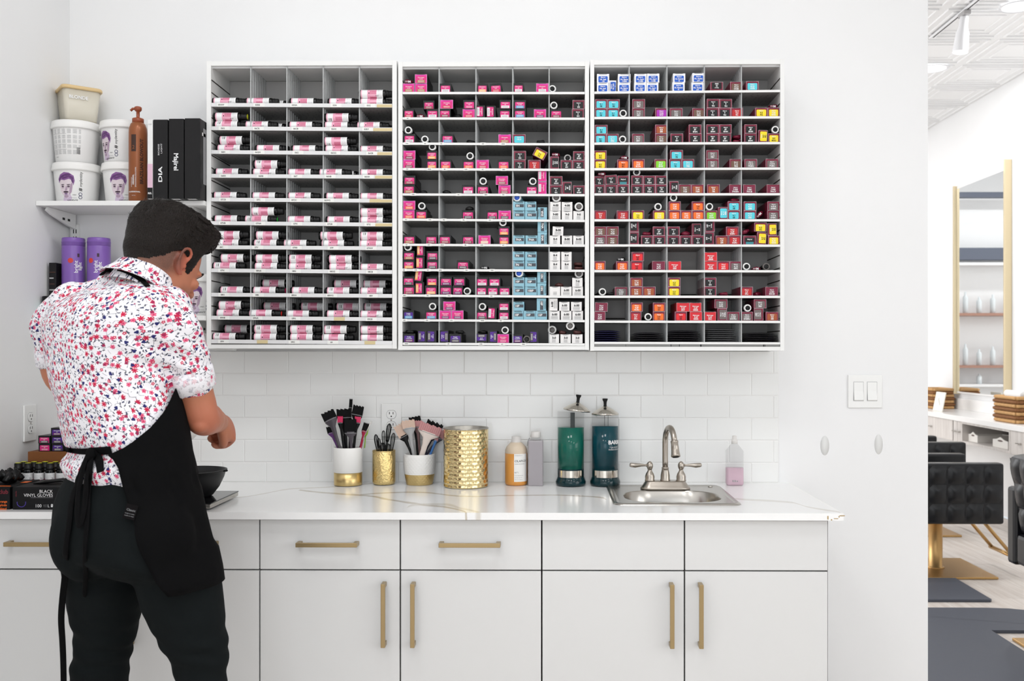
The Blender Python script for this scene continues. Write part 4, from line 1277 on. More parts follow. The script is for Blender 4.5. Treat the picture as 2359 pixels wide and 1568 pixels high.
 9: [(105, 250, 1, 'J', 'plum', '5.20', '5OV', dict(r=2)), (85, 224, 0, 'J', 'plum', '5.20', '5OV'), (517, 656, 1, 'J', 'orange', '4.45', '4CRv'), (512, 640, 0, 'J', 'red', '5.5', '5Rv'), (720, 0, 0, 'T', 'k'), (775, 918, 1, 'J', 'orange', '5.4', '5C'), (775, 914, 0, 'J', 'orange', '5.4', '5C'), (1050, 1198, 1, 'R', '', '5.62', '5RV'), (1202, 1336, 1, 'R', '', '5.60', '5RRR'), (1028, 1166, 0, 'J', 'brightred', '5.6', '5R'), (1203, 1343, 0, 'R', '', '5.60', '5RRR'), (1367, 1506, 0, 'R', '', '5.64', '5RC'), (1490, 1637, 1.39, 'J', 'grey', '5.23', '5VG'), (1521, 1627, 0, 'J', 'grey', '5.35', '5GRv', dict(p=1, r=-90)), (1635, 1776, 0, 'J', 'grey', '5.025', '5NVRv'), (1796, 1932, 0, 'J', 'grey', '5.015', '5NBRv'), (1872, 0, 1, 'T', 'k'), (1944, 2084, 1.39, 'J', 'grey', '7.12', '7BV'), (1946, 2052, 0, 'J', 'grey', '5.12', '5BV', dict(p=1, r=90)), (2080, 2224, 0, 'J', 'rust', '4.8', '4M')],
}
KW = {'K': 'black box with pink label', 'M': 'magenta box', 'B': 'pale blue box', 'W': 'white box', 'V': 'white box with blue label', 'P': 'black box with purple label', 'R': 'bright red box', 'C': 'maroon box with teal foot', 'T': 'colour tube seen cap-first', 'F': 'squeezed flat colour tube'}
CN = {'brightred': 'bright red', 'rust': 'rust brown', 'plum': 'plum', 'lime': 'lime green'}


def place_boxes(ci, table, crop_x, crop_s, cabname):
    cb = CABS[ci]
    for ri, row in table.items():
        items = []
        for e in row:
            kind = e[3]
            opts = e[-1] if isinstance(e[-1], dict) else {}
            items.append([e, kind, opts])
        # x extents with neighbours on the same layer kept apart
        ext = []
        for e, kind, opts in items:
            if kind == 'T':
                xc = PY(crop_x + e[0] / crop_s, 500, YC + .006).x
                r = TUBE_R[e[4]]
                ext.append([xc - r, xc + r])
            else:
                ext.append([PY(crop_x + e[0] / crop_s, 500, YC + .006).x, PY(crop_x + e[1] / crop_s, 500, YC + .006).x])
        lo, hi = cb['xi'][0] + .0008, cb['xi'][1] - .0008
        for i in range(len(ext)):
            if ext[i][0] < lo:
                s = lo - ext[i][0]
                ext[i][0] += s
                if items[i][1] == 'T':
                    ext[i][1] += s
            if ext[i][1] > hi:
                s = ext[i][1] - hi
                ext[i][1] -= s
                if items[i][1] == 'T':
                    ext[i][0] -= s
        for i in range(len(ext)):
            for j in range(len(ext)):
                if i == j or items[i][1] == 'T' or abs(items[i][0][2] - items[j][0][2]) > .55:
                    continue
                a, b = ext[i], ext[j]
                if a[0] < b[0] and a[1] > b[0] - .0004:
                    if items[j][1] == 'T':
                        a[1] = b[0] - .0004
                    else:
                        mid = (a[1] + b[0]) / 2
                        a[1], b[0] = mid - .0002, mid + .0002
        lay = {}
        for i in sorted(range(len(items)), key=lambda k: ext[k][0] + ext[k][1]):
            lv = 0 if items[i][0][2] < .4 else 1 if items[i][0][2] < 1.6 else 2
            lay.setdefault(lv, []).append(i)
        for i, (e, kind, opts) in enumerate(items):
            x0, x1 = ext[i]
            xc = (x0 + x1) / 2
            lv = 0 if e[2] < .4 else 1 if e[2] < 1.6 else 2
            zb0 = shelf_z(ci, ri, xc) + .0005 + e[2] * (BH + .0004)
            yf = YC + .006 + opts.get('y', random.uniform(0, .004))
            rot = opts.get('r', 0)
            if kind == 'T':
                body, rim, core = TUBE[e[4]]
                r = TUBE_R[e[4]]
                o = link_copy(body, 'colour_tube', (xc, yf, zb0 + r))
                spin = random.uniform(-.12, .12)
                o.rotation_euler = (0, 0, random.uniform(-.1, .1))
                link_copy(rim, 'collar', (0, 0, 0), o)
                link_copy(core, 'cap', (0, 0, 0), o, (0, random.uniform(0, 6.28), 0))
                cat = 'tube'
                grp = 'colour tubes in the wall cabinets'
            elif kind == 'F':
                w = min(x1 - x0, .0285)
                me = flat_mesh(FCOL[e[4]], w, ri * 31 + i * 7 + ci, e[5])
                o = link_copy(me, 'colour_tube', (xc, yf + .004, zb0 + opts.get('lift', 0) * .5))
                o.rotation_euler = (0, math.radians(rot), random.uniform(-.15, .15))
                cat = 'tube'
                grp = 'colour tubes in the wall cabinets'
            else:
                port = opts.get('p')
                w = (x1 - x0)
                h = BH
                ck = 'J' if kind == 'C' else kind
                if port:
                    bw, bh = .0403, w       # the turned box: its height runs across
                    H = .0403
                else:
                    bw, bh = w, h
                    H = h
                me, flap = carton(ck, bw, bh)
                if rot in (90, -90) or not port:
                    pass
                o = link_copy(me, 'colour_box', (xc, yf, zb0 + H / 2))
                tilt = math.radians(rot if rot else 0)
                o.rotation_euler = (0, -tilt if False else tilt, random.uniform(-.012, .012))
                link_copy(flap, 'end_flap', (0, 0, 0), o)
                lmsh = label_mesh(kind, e[4], e[5], e[6] if len(e) > 6 and isinstance(e[6], str) else '', bw, bh)
                if lmsh:
                    link_copy(lmsh, 'label_panel', (0, 0, 0), o)
                cat = 'box'
                grp = 'colour boxes in the wall cabinets'
            k = lay[lv].index(i) + 1
            nm = KW.get(kind) or 'maroon box with %s label' % CN.get(e[4], e[4]).replace(' ', '-')
            if kind == 'T' and e[4] == 'b':
                nm = 'blue-capped colour tube'
            if kind == 'F' and e[4] in 'mn':
                nm = 'squeezed maroon colour tube'
            lab = '%s, %s from left in %s layer, %s shelf, %s cabinet' % (nm, ORD[k], ('bottom', 'middle', 'top')[lv], ORD[ri + 1], cabname)
            tag(o, lab, cat, grp)


place_boxes(1, T2, 910, 5.128, 'middle')
place_boxes(2, T3, 1350, 5.019, 'right')

# ---------------------------------------------------------------- foil pouches on the bottom shelf of the right cabinet
m_foil = mat('dark_foil_pouch', (52, 50, 54), 0.28, 0.5, bump=(45, 0.5, .004))
m_foil2 = mat('silver_edge_pouch', (120, 120, 122), 0.3, 0.6, bump=(45, 0.5, .004))
m_foiln = mat('navy_pouch', (26, 24, 62), 0.3, 0.2, bump=(45, 0.5, .004))
stacks = [(88, 395, m_foiln, 6, 'navy'), (560, 895, m_foil, 5, 'dark grey'), (950, 1318, m_foil, 6, 'charcoal'), (1392, 1738, m_foil2, 7, 'silver-edged'), (1830, 2212, m_foil, 5, 'black')]
for si, (a, c, m, n, cname) in enumerate(stacks):
    x0, x1 = PY(1350 + a / 5.019, 780, YC + .02).x, PY(1350 + c / 5.019, 780, YC + .02).x
    z = shelf_z(2, 10, (x0 + x1) / 2) + .0006
    for k in range(n):
        rnd = random.Random(si * 10 + k)
        b = MB()
        th = .0052
        NX, NY = 8, 6
        W, D = (x1 - x0), .125
        top, bot = [], []
        for iy in range(NY + 1):
            for ix in range(NX + 1):
                fx, fy = ix / NX, iy / NY
                bulge = (math.sin(math.pi * fx) * math.sin(math.pi * fy)) ** .35 if 0 < fx < 1 and 0 < fy < 1 else 0
                t = .0006 + th * .95 * bulge
                top.append(((fx - .5) * W, fy * D, t + .0002))
                bot.append(((fx - .5) * W, fy * D, 0.0))
        vs = top + bot
        N = len(top)
        fs = []
        for iy in range(NY):
            for ix in range(NX):
                q = iy * (NX + 1) + ix
                fs.append((q, q + 1, q + NX + 2, q + NX + 1))
                fs.append((N + q, N + q + NX + 1, N + q + NX + 2, N + q + 1))
        for ix in range(NX):
            fs.append((ix, N + ix, N + ix + 1, ix + 1))
            q = NY * (NX + 1) + ix
            fs.append((q, q + 1, N + q + 1, N + q))
        for iy in range(NY):
            q = iy * (NX + 1)
            fs.append((q, q + NX + 1, N + q + NX + 1, N + q))
            q = q + NX
            fs.append((q, N + q, N + q + NX + 1, q + NX + 1))
        b.add(vs, fs, m, True)
        o = b.obj('foil_pouch')
        o.location = ((x0 + x1) / 2 + rnd.uniform(-.002, .002), YC + .014 + rnd.uniform(-.002, .004), z + k * (th + .0013))
        o.rotation_euler = (0, 0, rnd.uniform(-.02, .02))
        pos = 'topmost' if k == n - 1 else 'lowest' if k == 0 else ORD[k + 1] + ' from bottom'
        tag(o, '%s foil pouch, %s in %s stack, bottom of right cabinet' % (cname, pos, ORD[si + 1]), 'pouch', 'foil pouches on the bottom shelf')

# ================================================================== helpers for wrapped print
def wrap_poly(b, pts, m, fn, sub=4):
    """fan polygon of 2-D points mapped through fn, refined so it follows a curve"""
    bm = bmesh.new()
    vs = [bm.verts.new((p[0], p[1], 0)) for p in pts]
    bm.faces.new(vs)
    bmesh.ops.triangulate(bm, faces=bm.faces[:])
    bmesh.ops.subdivide_edges(bm, edges=bm.edges[:], cuts=sub, use_grid_fill=True)
    bm.verts.index_update()
    b.add([fn(v.co.x, v.co.y) for v in bm.verts], [[v.index for v in f.verts] for f in bm.faces], m)
    bm.free()


def wrap_text(b, s, m, h, u0, v0, fn, rot=0.0, align='C', bold=0.0, shear=0.0):
    vs, fs, w = text_geo(s, bold)
    off = {'C': -.5, 'L': 0.0, 'R': -1.0}[align] * w
    c, sn = math.cos(rot), math.sin(rot)
    pts = []
    for x, y in vs:
        a, q = (x + off + shear * y) * h, y * h
        pts.append(fn(u0 + a * c - q * sn, v0 + a * sn + q * c))
    b.add(pts, fs, m)


def ell(cx, cy, rx, ry, n=16, rot=0.0):
    c, s = math.cos(rot), math.sin(rot)
    return [(cx + rx * math.cos(2 * math.pi * i / n) * c - ry * math.sin(2 * math.pi * i / n) * s, cy + rx * math.cos(2 * math.pi * i / n) * s + ry * math.sin(2 * math.pi * i / n) * c) for i in range(n)]


# ================================================================== shelves left of the cabinets
YS = PX(82, 464, XL).y
sh_x1 = PY(475.5, 400, YC).x - 0.001
SHZ = PY(280, 462, YS).z
SHZ2 = PY(455, 726.5, YS).z
TH_S = 0.0155
x_up = PY(176, 540, 0).x
for k, z in enumerate((SHZ, SHZ2)):
    root = empty('wall_shelf', ((XL + sh_x1) / 2, 0, z - TH_S))
    ox = (XL + sh_x1) / 2
    tag(root, ['white upper wall shelf carrying tubs and black boxes', 'white lower wall shelf behind the head of the man'][k], 'shelf', 'shelves in the left corner')
    MB().box(XL + .001 - ox, sh_x1 - ox, YS, -.001, 0, TH_S, m_white, bevel=.001).obj('board', root)
    for xx in (x_up, sh_x1 - .05):
        b = MB()
        t = .004
        pr = [(-.012, 0), (YS + .03, 0), (YS + .02, -.012), (YS + .05, -.022), (-.06, -.045), (-.012, -.05)]
        b.loft([[(xx - ox - t, y, zz - .0006) for y, zz in pr], [(xx - ox + t, y, zz - .0006) for y, zz in pr]], m_white, True, True, False)
        for yy in (-.06, -.095):
            b.box(xx - ox - t - .0004, xx - ox + t + .0004, yy - .008, yy + .008, -.03, -.022, m_dark)
        b.obj('bracket', root)
root = empty('shelf_upright', (x_up, 0, SHZ2 - .35))
tag(root, 'slotted white shelf upright screwed to the wall in the corner', 'upright')
b = MB().box(-.013, .013, -.011, -.0005, 0, SHZ - SHZ2 + .30, m_white)
b.obj('channel', root)
b = MB()
for k in range(26):
    for s in (-1, 1):
        b.box(s * .0045 - .0015, s * .0045 + .0015, -.0114, -.0108, .02 + k * .025, .034 + k * .025, m_dark)
b.obj('slots', root)

# ---------------------------------------------------------------- tubs with printed portraits
m_tub = mat('white_tub_plastic', (238, 237, 235), 0.35)
m_lid = mat('white_lid_plastic', (242, 241, 238), 0.3)
m_pur = mat('print_hair_purple', (138, 92, 150), 0.5)
m_pur2 = mat('print_hair_dark_purple', (98, 58, 112), 0.5)
m_purl = mat('print_pale_violet', (206, 188, 210), 0.5)
m_skin_p = mat('print_portrait_skin', (222, 208, 214), 0.5)
m_shade_p = mat('print_portrait_shade', (176, 152, 172), 0.5)
m_eye_p = mat('print_portrait_dark', (62, 38, 58), 0.5)
m_navy_p = mat('print_navy', (40, 42, 92), 0.5)
m_txtgrey = mat('print_text_grey', (178, 178, 178), 0.5)


def tub(px, z, y, label, turn, back=False, face=True):
    R, H = .080, .141
    c = PY(px, 500, y)
    root = empty('tub', (c.x, y, z))
    tag(root, label, 'tub', 'white tubs of lightener')
    prof = [(.055, 0), (.0615, .001), (.0635, .004), (.0745, H - .02), (.0745, H - .016)]
    MB().lathe(prof, m_tub, 48).obj('bucket', root)
    lp = [(.0748, H - .0265), (.0795, H - .0265), (.0805, H - .022), (.0785, H - .010), (.0775, H - .001), (.0755, H), (.0700, H - .0005), (.0690, H - .004), (.001, H - .004)]
    MB().lathe(lp, m_lid, 48).obj('lid', root)

    def rr(v):
        return .0635 + (.0745 - .0635) * (v - .004) / (H - .024)

    a0 = turn

    def fn(u, v, o=.0004):
        R_ = rr(v) + o
        a = a0 + u / .069
        return (R_ * math.sin(a), -R_ * math.cos(a), v)

    b = MB()
    if back:
        for k in range(34):
            v = H - .033 - k * .00245
            if k in (7, 13, 19, 26):
                continue
            ln = .052 if k % 7 != 6 else .03
            wrap_poly(b, [(-.052, v), (-.052 + ln * 2, v), (-.052 + ln * 2, v + .0011), (-.052, v + .0011)], m_txtgrey, fn, 5)
        for k in range(12):
            wrap_poly(b, [(.040 + k * .0009, .028), (.0404 + k * .0009, .028), (.0404 + k * .0009, .050), (.040 + k * .0009, .050)], m_ink, fn, 1)
        wrap_text(b, 'made in', m_ink, .0032, -.034, .019, fn)
    else:
        o1 = lambda u, v: fn(u, v, .0004)
        o2 = lambda u, v: fn(u, v, .0007)
        o3 = lambda u, v: fn(u, v, .0010)
        # portrait: shoulders fade, face, hair, features
        wrap_poly(b, [(-.014, .010), (.010, .006), (.018, .020), (.012, .034), (-.008, .034)], m_purl, o1)
        wrap_poly(b, [(-.024, .060), (-.022, .045), (-.016, .034), (-.006, .022), (.003, .019), (.011, .026), (.017, .040), (.020, .056), (.021, .074), (.014, .086), (-.012, .088), (-.022, .078)], m_skin_p, o1)
        wrap_poly(b, [(.008, .030), (.017, .040), (.020, .056), (.021, .074), (.013, .064), (.010, .046)], m_shade_p, o2)
        wrap_poly(b, [(-.026, .070), (-.028, .084), (-.020, .098), (-.006, .106), (.010, .104), (.024, .094), (.027, .078), (.023, .062), (.020, .078), (.010, .084), (-.006, .079), (-.020, .082)], m_pur, o2)
        for (x, y_, rx, ry, rt) in ((-.012, .092, .010, .004, .5), (.004, .097, .012, .004, .1), (.016, .089, .009, .004, -.5), (-.002, .088, .012, .003, .3), (.020, .078, .003, .008, .2), (-.022, .083, .003, .006, -.3)):
            wrap_poly(b, ell(x, y_, rx, ry, 10, rt), m_pur2, o3, 2)
        for s, x in ((1, -.0125), (1, .0075)):
            wrap_poly(b, ell(x, .0645, .0062, .0013, 10, .08), m_eye_p, o3, 2)
            wrap_poly(b, ell(x, .0590, .0048, .0022, 10), m_eye_p, o3, 2)
            wrap_poly(b, ell(x, .0545, .0050, .0014, 10), m_shade_p, o3, 2)
        wrap_poly(b, [(-.001, .060), (.0015, .060), (.003, .047), (-.003, .044), (-.005, .047)], m_shade_p, o3, 2)
        wrap_poly(b, ell(-.002, .0405, .0095, .0030, 12), m_eye_p, o3, 2)
        wrap_poly(b, ell(-.002, .0345, .0062, .0018, 10), m_pur2, o3, 2)
        wrap_poly(b, ell(-.001, .0265, .0075, .0055, 12), m_shade_p, o2, 2)
        wrap_text(b, '#', m_ink, .0115, .0435, .050, o2, math.pi / 2 - .12, bold=.02)
        wrap_text(b, 'mydentity', m_ink, .0088, .0445, .084, o2, math.pi / 2, bold=.0)
        for k in (0, 1):
            ring = ell(.0445, .024 + k * .0105, .0058, .0058, 20)
            inn = ell(.0445, .024 + k * .0105, .0042, .0042, 20)
            vs = [o2(*p) for p in ring] + [o2(*p) for p in inn]
            b.add(vs, [(i, (i + 1) % 20, 20 + (i + 1) % 20, 20 + i) for i in range(20)], m_navy_p)
        wrap_text(b, 'paligen', m_ink, .0032, .026, .032, o2)
        wrap_text(b, 'signature', m_ink, .0072, .019, .0145, o2, .05, bold=-.0, shear=.4)
        wrap_text(b, 'powder lightener', m_inkgrey, .0024, .022, .0215, o2)
    b.obj('printed_label', root)
    return root


HT = .1412
yb1 = -.0845
tub(178, SHZ + .0003, yb1, 'white tub with purple-haired portrait, bottom left on the upper shelf', -.04)
tub(176, SHZ + .0003 + HT, yb1, 'white tub with grey text block, stacked under the beige container', -.10, back=True)
tub(291, SHZ + .0003, yb1, 'white tub with portrait, behind the copper pump bottle on the upper shelf', .05)
tub(287, SHZ + .0003 + HT, yb1, 'white tub with vertical lettering, on top beside the copper bottle', -.62)
tub(320, SHZ2 + .0003, yb1 + .004, 'white tub with portrait behind the head, on the lower shelf', -.18)
tub(462, SHZ2 + .0003, -.085 - .01, 'white tub with portrait, beside the face and left cabinet, lower shelf', .05)

# beige food container, tilted square tub on top of the stack
m_beige = mat('beige_lid', (222, 192, 140), 0.4)
m_cont = mat('cloudy_container', (222, 216, 200), 0.3, alpha=0.92)
m_powder = mat('container_powder', (204, 182, 138), 0.7)
c = PY(181, 250, yb1)
root = empty('food_container', (c.x, yb1, SHZ + .0006 + 2 * HT), math.radians(38))
tag(root, 'cloudy square container with beige lid, topmost of the left stack', 'container')


def sq_ring(hw, z, r, n=6):
    pts = []
    for cx, cy, a0 in ((hw - r, hw - r, 0), (-hw + r, hw - r, 90), (-hw + r, -hw + r, 180), (hw - r, -hw + r, 270)):
        for k in range(n):
            a = math.radians(a0 + 90 * k / (n - 1))
            pts.append((cx + r * math.cos(a), cy + r * math.sin(a), z))
    return pts


b = MB().loft([sq_ring(.046, 0, .012), sq_ring(.050, .004, .014), sq_ring(.0605, .108, .018)], m_cont)
b.obj('body', root)
MB().loft([sq_ring(.0495, .003, .014), sq_ring(.0512, .022, .014)], m_powder).obj('powder', root)
MB().loft([sq_ring(.0625, .104, .018), sq_ring(.0655, .105, .02), sq_ring(.0655, .112, .02), sq_ring(.063, .116, .019), sq_ring(.055, .1165, .017)], m_beige).obj('lid', root)
b = MB()
b.text('BLONDE', m_inkw, .011, (-.012, -.0606, .078), bold=.02)
b.obj('lettering', root)

# copper pump bottle
m_copper = mat('copper_plastic', (150, 88, 52), 0.3, 0.25)
m_copper2 = mat('copper_pump', (150, 74, 44), 0.3)
m_brownprint = mat('print_dark_brown', (58, 34, 24), 0.5)
yb = -.178
c = PY(318, 400, yb)
root = empty('pump_bottle', (c.x, yb, SHZ + .0004))
tag(root, 'copper-brown pump bottle marked with a 2, on the upper shelf', 'bottle')
hs = scale_at(yb)
H = (460 - 275) / hs
rb = .0292
MB().lathe([(rb * .9, 0), (rb, .003), (rb, H * .86), (rb * .97, H * .92), (rb * .80, H * .975), (rb * .60, H)], m_copper, 36).obj('body', root)
b = MB().lathe([(.0185, H - .002), (.0185, H + .012), (.016, H + .0135), (.007, H + .016), (.0055, H + .018), (.0055, H + .036), (.0085, H + .037), (.0120, H + .042), (.0120, H + .050), (.009, H + .0525), (.001, H + .0525)], m_copper2, 24)
b.tube([(-.004, 0, H + .046), (-.016, -.004, H + .045), (-.022, -.006, H + .038)], .0042, m_copper2, 10)
b.obj('pump', root)
fnb = lambda u, v: ((rb + .0004) * math.sin(u / rb), -(rb + .0004) * math.cos(u / rb), v)
fnb2 = lambda u, v: ((rb + .0007) * math.sin(u / rb), -(rb + .0007) * math.cos(u / rb), v)
b = MB()
wrap_poly(b, [(-.0105, H * .62), (.0055, H * .62), (.0055, H * .83), (-.0105, H * .83)], m_brownprint, fnb)
wrap_text(b, '2', m_copper, .0125, -.0025, H * .675, fnb2)
wrap_text(b, 'ORIGINAL', m_inkw, .0052, -.0035, H * .27, fnb2, math.pi / 2, bold=.03)
wrap_text(b, 'SMOOTHING SOLUTION', m_inkw, .0042, .0045, H * .30, fnb2, math.pi / 2)
wrap_text(b, 'A PROFESSIONAL', m_inkw, .0030, -.0095, H * .24, fnb2, math.pi / 2)
wrap_text(b, 'PROFESSIONAL', m_inkw, .0042, -.001, H * .12, fnb2, bold=.02)
wrap_text(b, '16 fl oz', m_inkw, .003, -.002, H * .075, fnb2)
wrap_text(b, 'BRAZILIAN BLOWOUT', m_brownprint, .0105, .0225, H * .5, fnb2, math.pi / 2, bold=.03)
b.obj('lettering', root)

# upright boxes at the shelf's right
m_bk = mat('black_card_box', (22, 21, 22), 0.5, spec=.3)
m_pinkbox = mat('pink_card', (222, 186, 204), 0.5)
m_whitebox = mat('white_card', (232, 232, 230), 0.5)
yfb = YS - .036
sb = scale_at(yfb)


def upbox(px0, px1, pyt, m, nm, label, lean=0.0):
    A = PY(px0, pyt, yfb)
    B = PY(px1, 457, yfb)
    w = B.x - A.x - .0008
    h = A.z - SHZ - .0006
    root = empty(nm, (A.x + w / 2, yfb, SHZ + .0005))
    tag(root, label, 'box', 'upright boxes on the upper shelf')
    MB().box(-w / 2, w / 2, .0008, .222, 0, h, m, bevel=.0012).obj('carton', root)
    return root, w, h


root, w, h = upbox(339.5, 352, 275, m_whitebox, 'carton_box', 'slim white and pink box between the copper bottle and black boxes')
b = MB()
b.box(-w / 2 + .0002, w / 2 - .0002, .0002, .0009, h * .14, h * .44, m_pinkbox)
MB().box(-w / 2 + .0002, w / 2 - .0002, .0002, .0009, .0005, h * .14 - .0002, m_bk).obj('black_foot', root)
b.obj('pink_panel', root)
b = MB()
b.text('REL', m_inkw, .006, (0, .0, h * .07), bold=.02, maxw=w * .8)
b.text('OVERT', m_inkgrey, .003, (0, .0001, h * .94), maxw=w * .85)
b.obj('lettering', root)
root, w, h = upbox(353, 386.5, 275, m_bk, 'carton_box', 'black box lettered DIA, leftmost of the black boxes')
b = MB()
b.text('DIA', m_inkw, .0125, (-.001, .0005, h * .31), (0, 0, 1), (-1, 0, 0), bold=.02, squeeze=1.75)
b.text('RICHESSE', m_inkw, .0050, (-.006, .0005, h * .62), (0, 0, 1), (-1, 0, 0), squeeze=1.25)
b.text('LIGHT', m_inkw, .0050, (.003, .0005, h * .635), (0, 0, 1), (-1, 0, 0), squeeze=1.7)
b.obj('lettering', root)
MB().box(-w * .35, w * .2, .004, .022, -.0003, .0002, m_whitebox).obj('barcode_sticker', root)
root, w, h = upbox(388.5, 423.5, 273, m_bk, 'carton_box', 'black box lettered Majirel vertically, middle of the black boxes')
b = MB()
b.text('Majirel', m_inkw, .0150, (0, .0005, h * .46), (0, 0, -1), (1, 0, 0), bold=.02)
b.obj('lettering', root)
MB().box(-w * .35, w * .2, .004, .022, -.0003, .0002, m_whitebox).obj('barcode_sticker', root)
root, w, h = upbox(425, 461, 272, m_bk, 'carton_box', 'plain black box next to the left wall cabinet, rightmost of the black boxes')
b = MB()
for k, (y0, y1, z0, z1) in enumerate(((.02, .05, .8, .84), (.03, .09, .2, .9), (.11, .13, .5, .52), (.15, .2, .7, .72))):
    b.box(w / 2, w / 2 + .0004, y0, y1, h * z0, h * z1, m_inkgrey if k == 1 else m_whitebox)
b.obj('lettering', root)
MB().box(-w * .35, w * .2, .004, .022, -.0003, .0002, m_whitebox).obj('barcode_sticker', root)

# purple bottles on the lower shelf
m_purple = mat('purple_plastic', (128, 92, 172), 0.3)
m_reddot = mat('red_round_sticker', (206, 62, 54), 0.5)
for i, (px, turn) in enumerate(((169.5, .45), (228, -.05))):
    yb = -.125
    c = PY(px, 600, yb)
    s = scale_at(yb)
    H = PY(px, 549, yb).z - SHZ2
    R = 25.2 / s
    root = empty('shampoo_bottle', (c.x, yb, SHZ2 + .0004))
    tag(root, ['purple bottle with red round sticker, left of two on lower shelf', 'purple bottle with white lettering, right of two on lower shelf'][i], 'bottle', 'purple bottles on the lower shelf')
    MB().lathe([(R * .93, 0), (R, .003), (R, H - .0295), (R * .985, H - .0285), (R * .985, H - .027)], m_purple, 36).obj('body', root)
    MB().lathe([(R * .99, H - .0268), (R * 1.0, H - .0265), (R * 1.0, H - .016), (R * 1.02, H - .0155), (R * 1.02, H - .013), (R * 1.0, H - .0125), (R * .99, H - .003), (R * .95, H), (.001, H)], m_purple, 36).obj('flip_cap', root)
    fn_ = lambda u, v, R=R, t=turn: ((R + .0004) * math.sin(t + u / R), -(R + .0004) * math.cos(t + u / R), v)
    fn2 = lambda u, v, R=R, t=turn: ((R + .0006) * math.sin(t + u / R), -(R + .0006) * math.cos(t + u / R), v)
    b = MB()
    wrap_poly(b, ell(-.009, H - .078, .0085, .0085, 20), m_reddot, fn_)
    b.obj('sticker', root)
    b = MB()
    wrap_poly(b, [(.012, H - .066), (.019, H - .066), (.019, H - .054), (.012, H - .054)], m_eye_p, fn_)
    wrap_text(b, 'bright', m_inkw, .0125, .0075, H - .098, fn2, math.pi / 2, bold=.01)
    wrap_text(b, 'light', m_inkw, .0115, .0205, H - .096, fn2, math.pi / 2, bold=.02)
    b.obj('lettering', root)
# small dark cartons left of the purple bottles
c = PY(137, 640, -.13)
root = empty('carton_box', (XL + .023, -.13, SHZ2 + .0004))
tag(root, 'narrow dark carton left of the purple bottles on the lower shelf', 'box')
hz = PY(137, 607, -.13).z - SHZ2
MB().box(-.012, .012, -.03, .1, 0, hz, m_bk, bevel=.001).obj('carton', root)
b = MB()
for k in range(7):
    b.box(-.0105, .0095 - .003 * (k % 3), -.0304, -.0299, hz * (.15 + .11 * k), hz * (.15 + .11 * k) + .004, m_txtgrey if k % 2 else m_brownprint)
b.obj('printed_label', root)
c = PY(118, 680, -.17)
root = empty('cap_jar', (XL + .024, -.185, SHZ2 + .0004))
tag(root, 'small dark-capped teal jar at the shelf corner by the shoulder', 'jar')
MB().lathe([(.019, 0), (.020, .002), (.020, .040), (.018, .043)], mat('teal_plastic', (120, 190, 190), .3), 24).obj('body', root)
MB().lathe([(.0185, .043), (.0205, .044), (.0205, .063), (.019, .065), (.001, .065)], m_black, 24).obj('cap', root)

# ================================================================== things on the worktop, left corner
# brown crate with colour boxes on top
m_kraft = mat('brown_card', (128, 76, 34), 0.6, bump=(30, .2))
zc0 = CT + .0004
yk = -.335
A = PY(64, 1040, yk)
root = empty('card_box', (A.x + .13, yk, zc0))
tag(root, 'brown card box under the stacked colour boxes in the worktop corner', 'box')
hk = A.z - zc0
b = MB()
b.box(-.13, .13, 0, .004, 0, hk, m_kraft, bevel=.001)
b.box(-.13, .13, .216, .22, 0, hk, m_kraft)
b.box(-.13, -.126, .004, .216, 0, hk, m_kraft)
b.box(.126, .13, .004, .216, 0, hk, m_kraft)
b.box(-.126, .126, .004, .216, hk - .003, hk - .0005, m_kraft)
b.obj('walls', root)
MB().box(-.126, .126, .004, .216, 0, .004, m_kraft).obj('base', root)
k = 0
_FL = {}
sp = [(84, 0, 0, 'K', 'pink', 'in the corner stack, lower left, with pink label'), (84, 1, 0, 'K', 'charcoal', 'in the corner stack, upper left, with grey label'), (114, 0, .5, 'P', 'charcoal', 'in the corner stack, lower middle, with violet label'),
      (114, 1, 0, 'P', 'charcoal', 'in the corner stack, middle layer, with violet label'), (114, 2, 0, 'P', 'darkpurple', 'in the corner stack, topmost, with violet label'), (146, 0, 0, 'P', 'charcoal', 'in the corner stack, lower right behind the elbow')]
for (px, lv, dy, kind, colr, d) in sp:
    x = PY(px, 1020, yk).x
    me, fl = carton(kind, .0385, .0245, .12)
    o = link_copy(me, 'colour_box', (x + .0195, yk + .012 - .002 * lv, zc0 + hk + .0004 + .0123 + lv * .0248))
    link_copy(fl, 'end_flap', (0, 0, 0), o)
    link_copy(label_mesh(kind, colr, CH, '3.2', .0385, .0245), 'label_panel', (0, 0, 0), o)
    tag(o, 'black colour box ' + d, 'box', 'colour boxes in the worktop corner')

# yellow-dotted bottles standing in two rows behind the glove boxes
n = 0
for r_, (yy, pxs) in enumerate(((-.398, (42, 65, 90, 116, 141)), (-.366, (55, 79, 104, 128)))):
    for px in pxs:
        n += 1
        x = PY(px, 1090, yy).x
        x = max(x, XL + BR + .002)
        o = link_copy(b_body, 'colour_bottle', (x, yy, zc0), None, (0, -math.pi / 2, 0))
        link_copy(b_lab, 'label', (0, 0, 0), o, (math.radians(-30), 0, 0))
        link_copy(b_cap, 'cap', (0, 0, 0), o)
        link_copy(dots['yellow'], 'cap_sticker', (0, 0, 0), o)
        tag(o, 'standing bottle with yellow-topped cap, %s from left in the %s row' % (ORD[pxs.index(px) + 1], ('front', 'rear')[r_]), 'bottle', 'bottles standing behind the glove boxes')

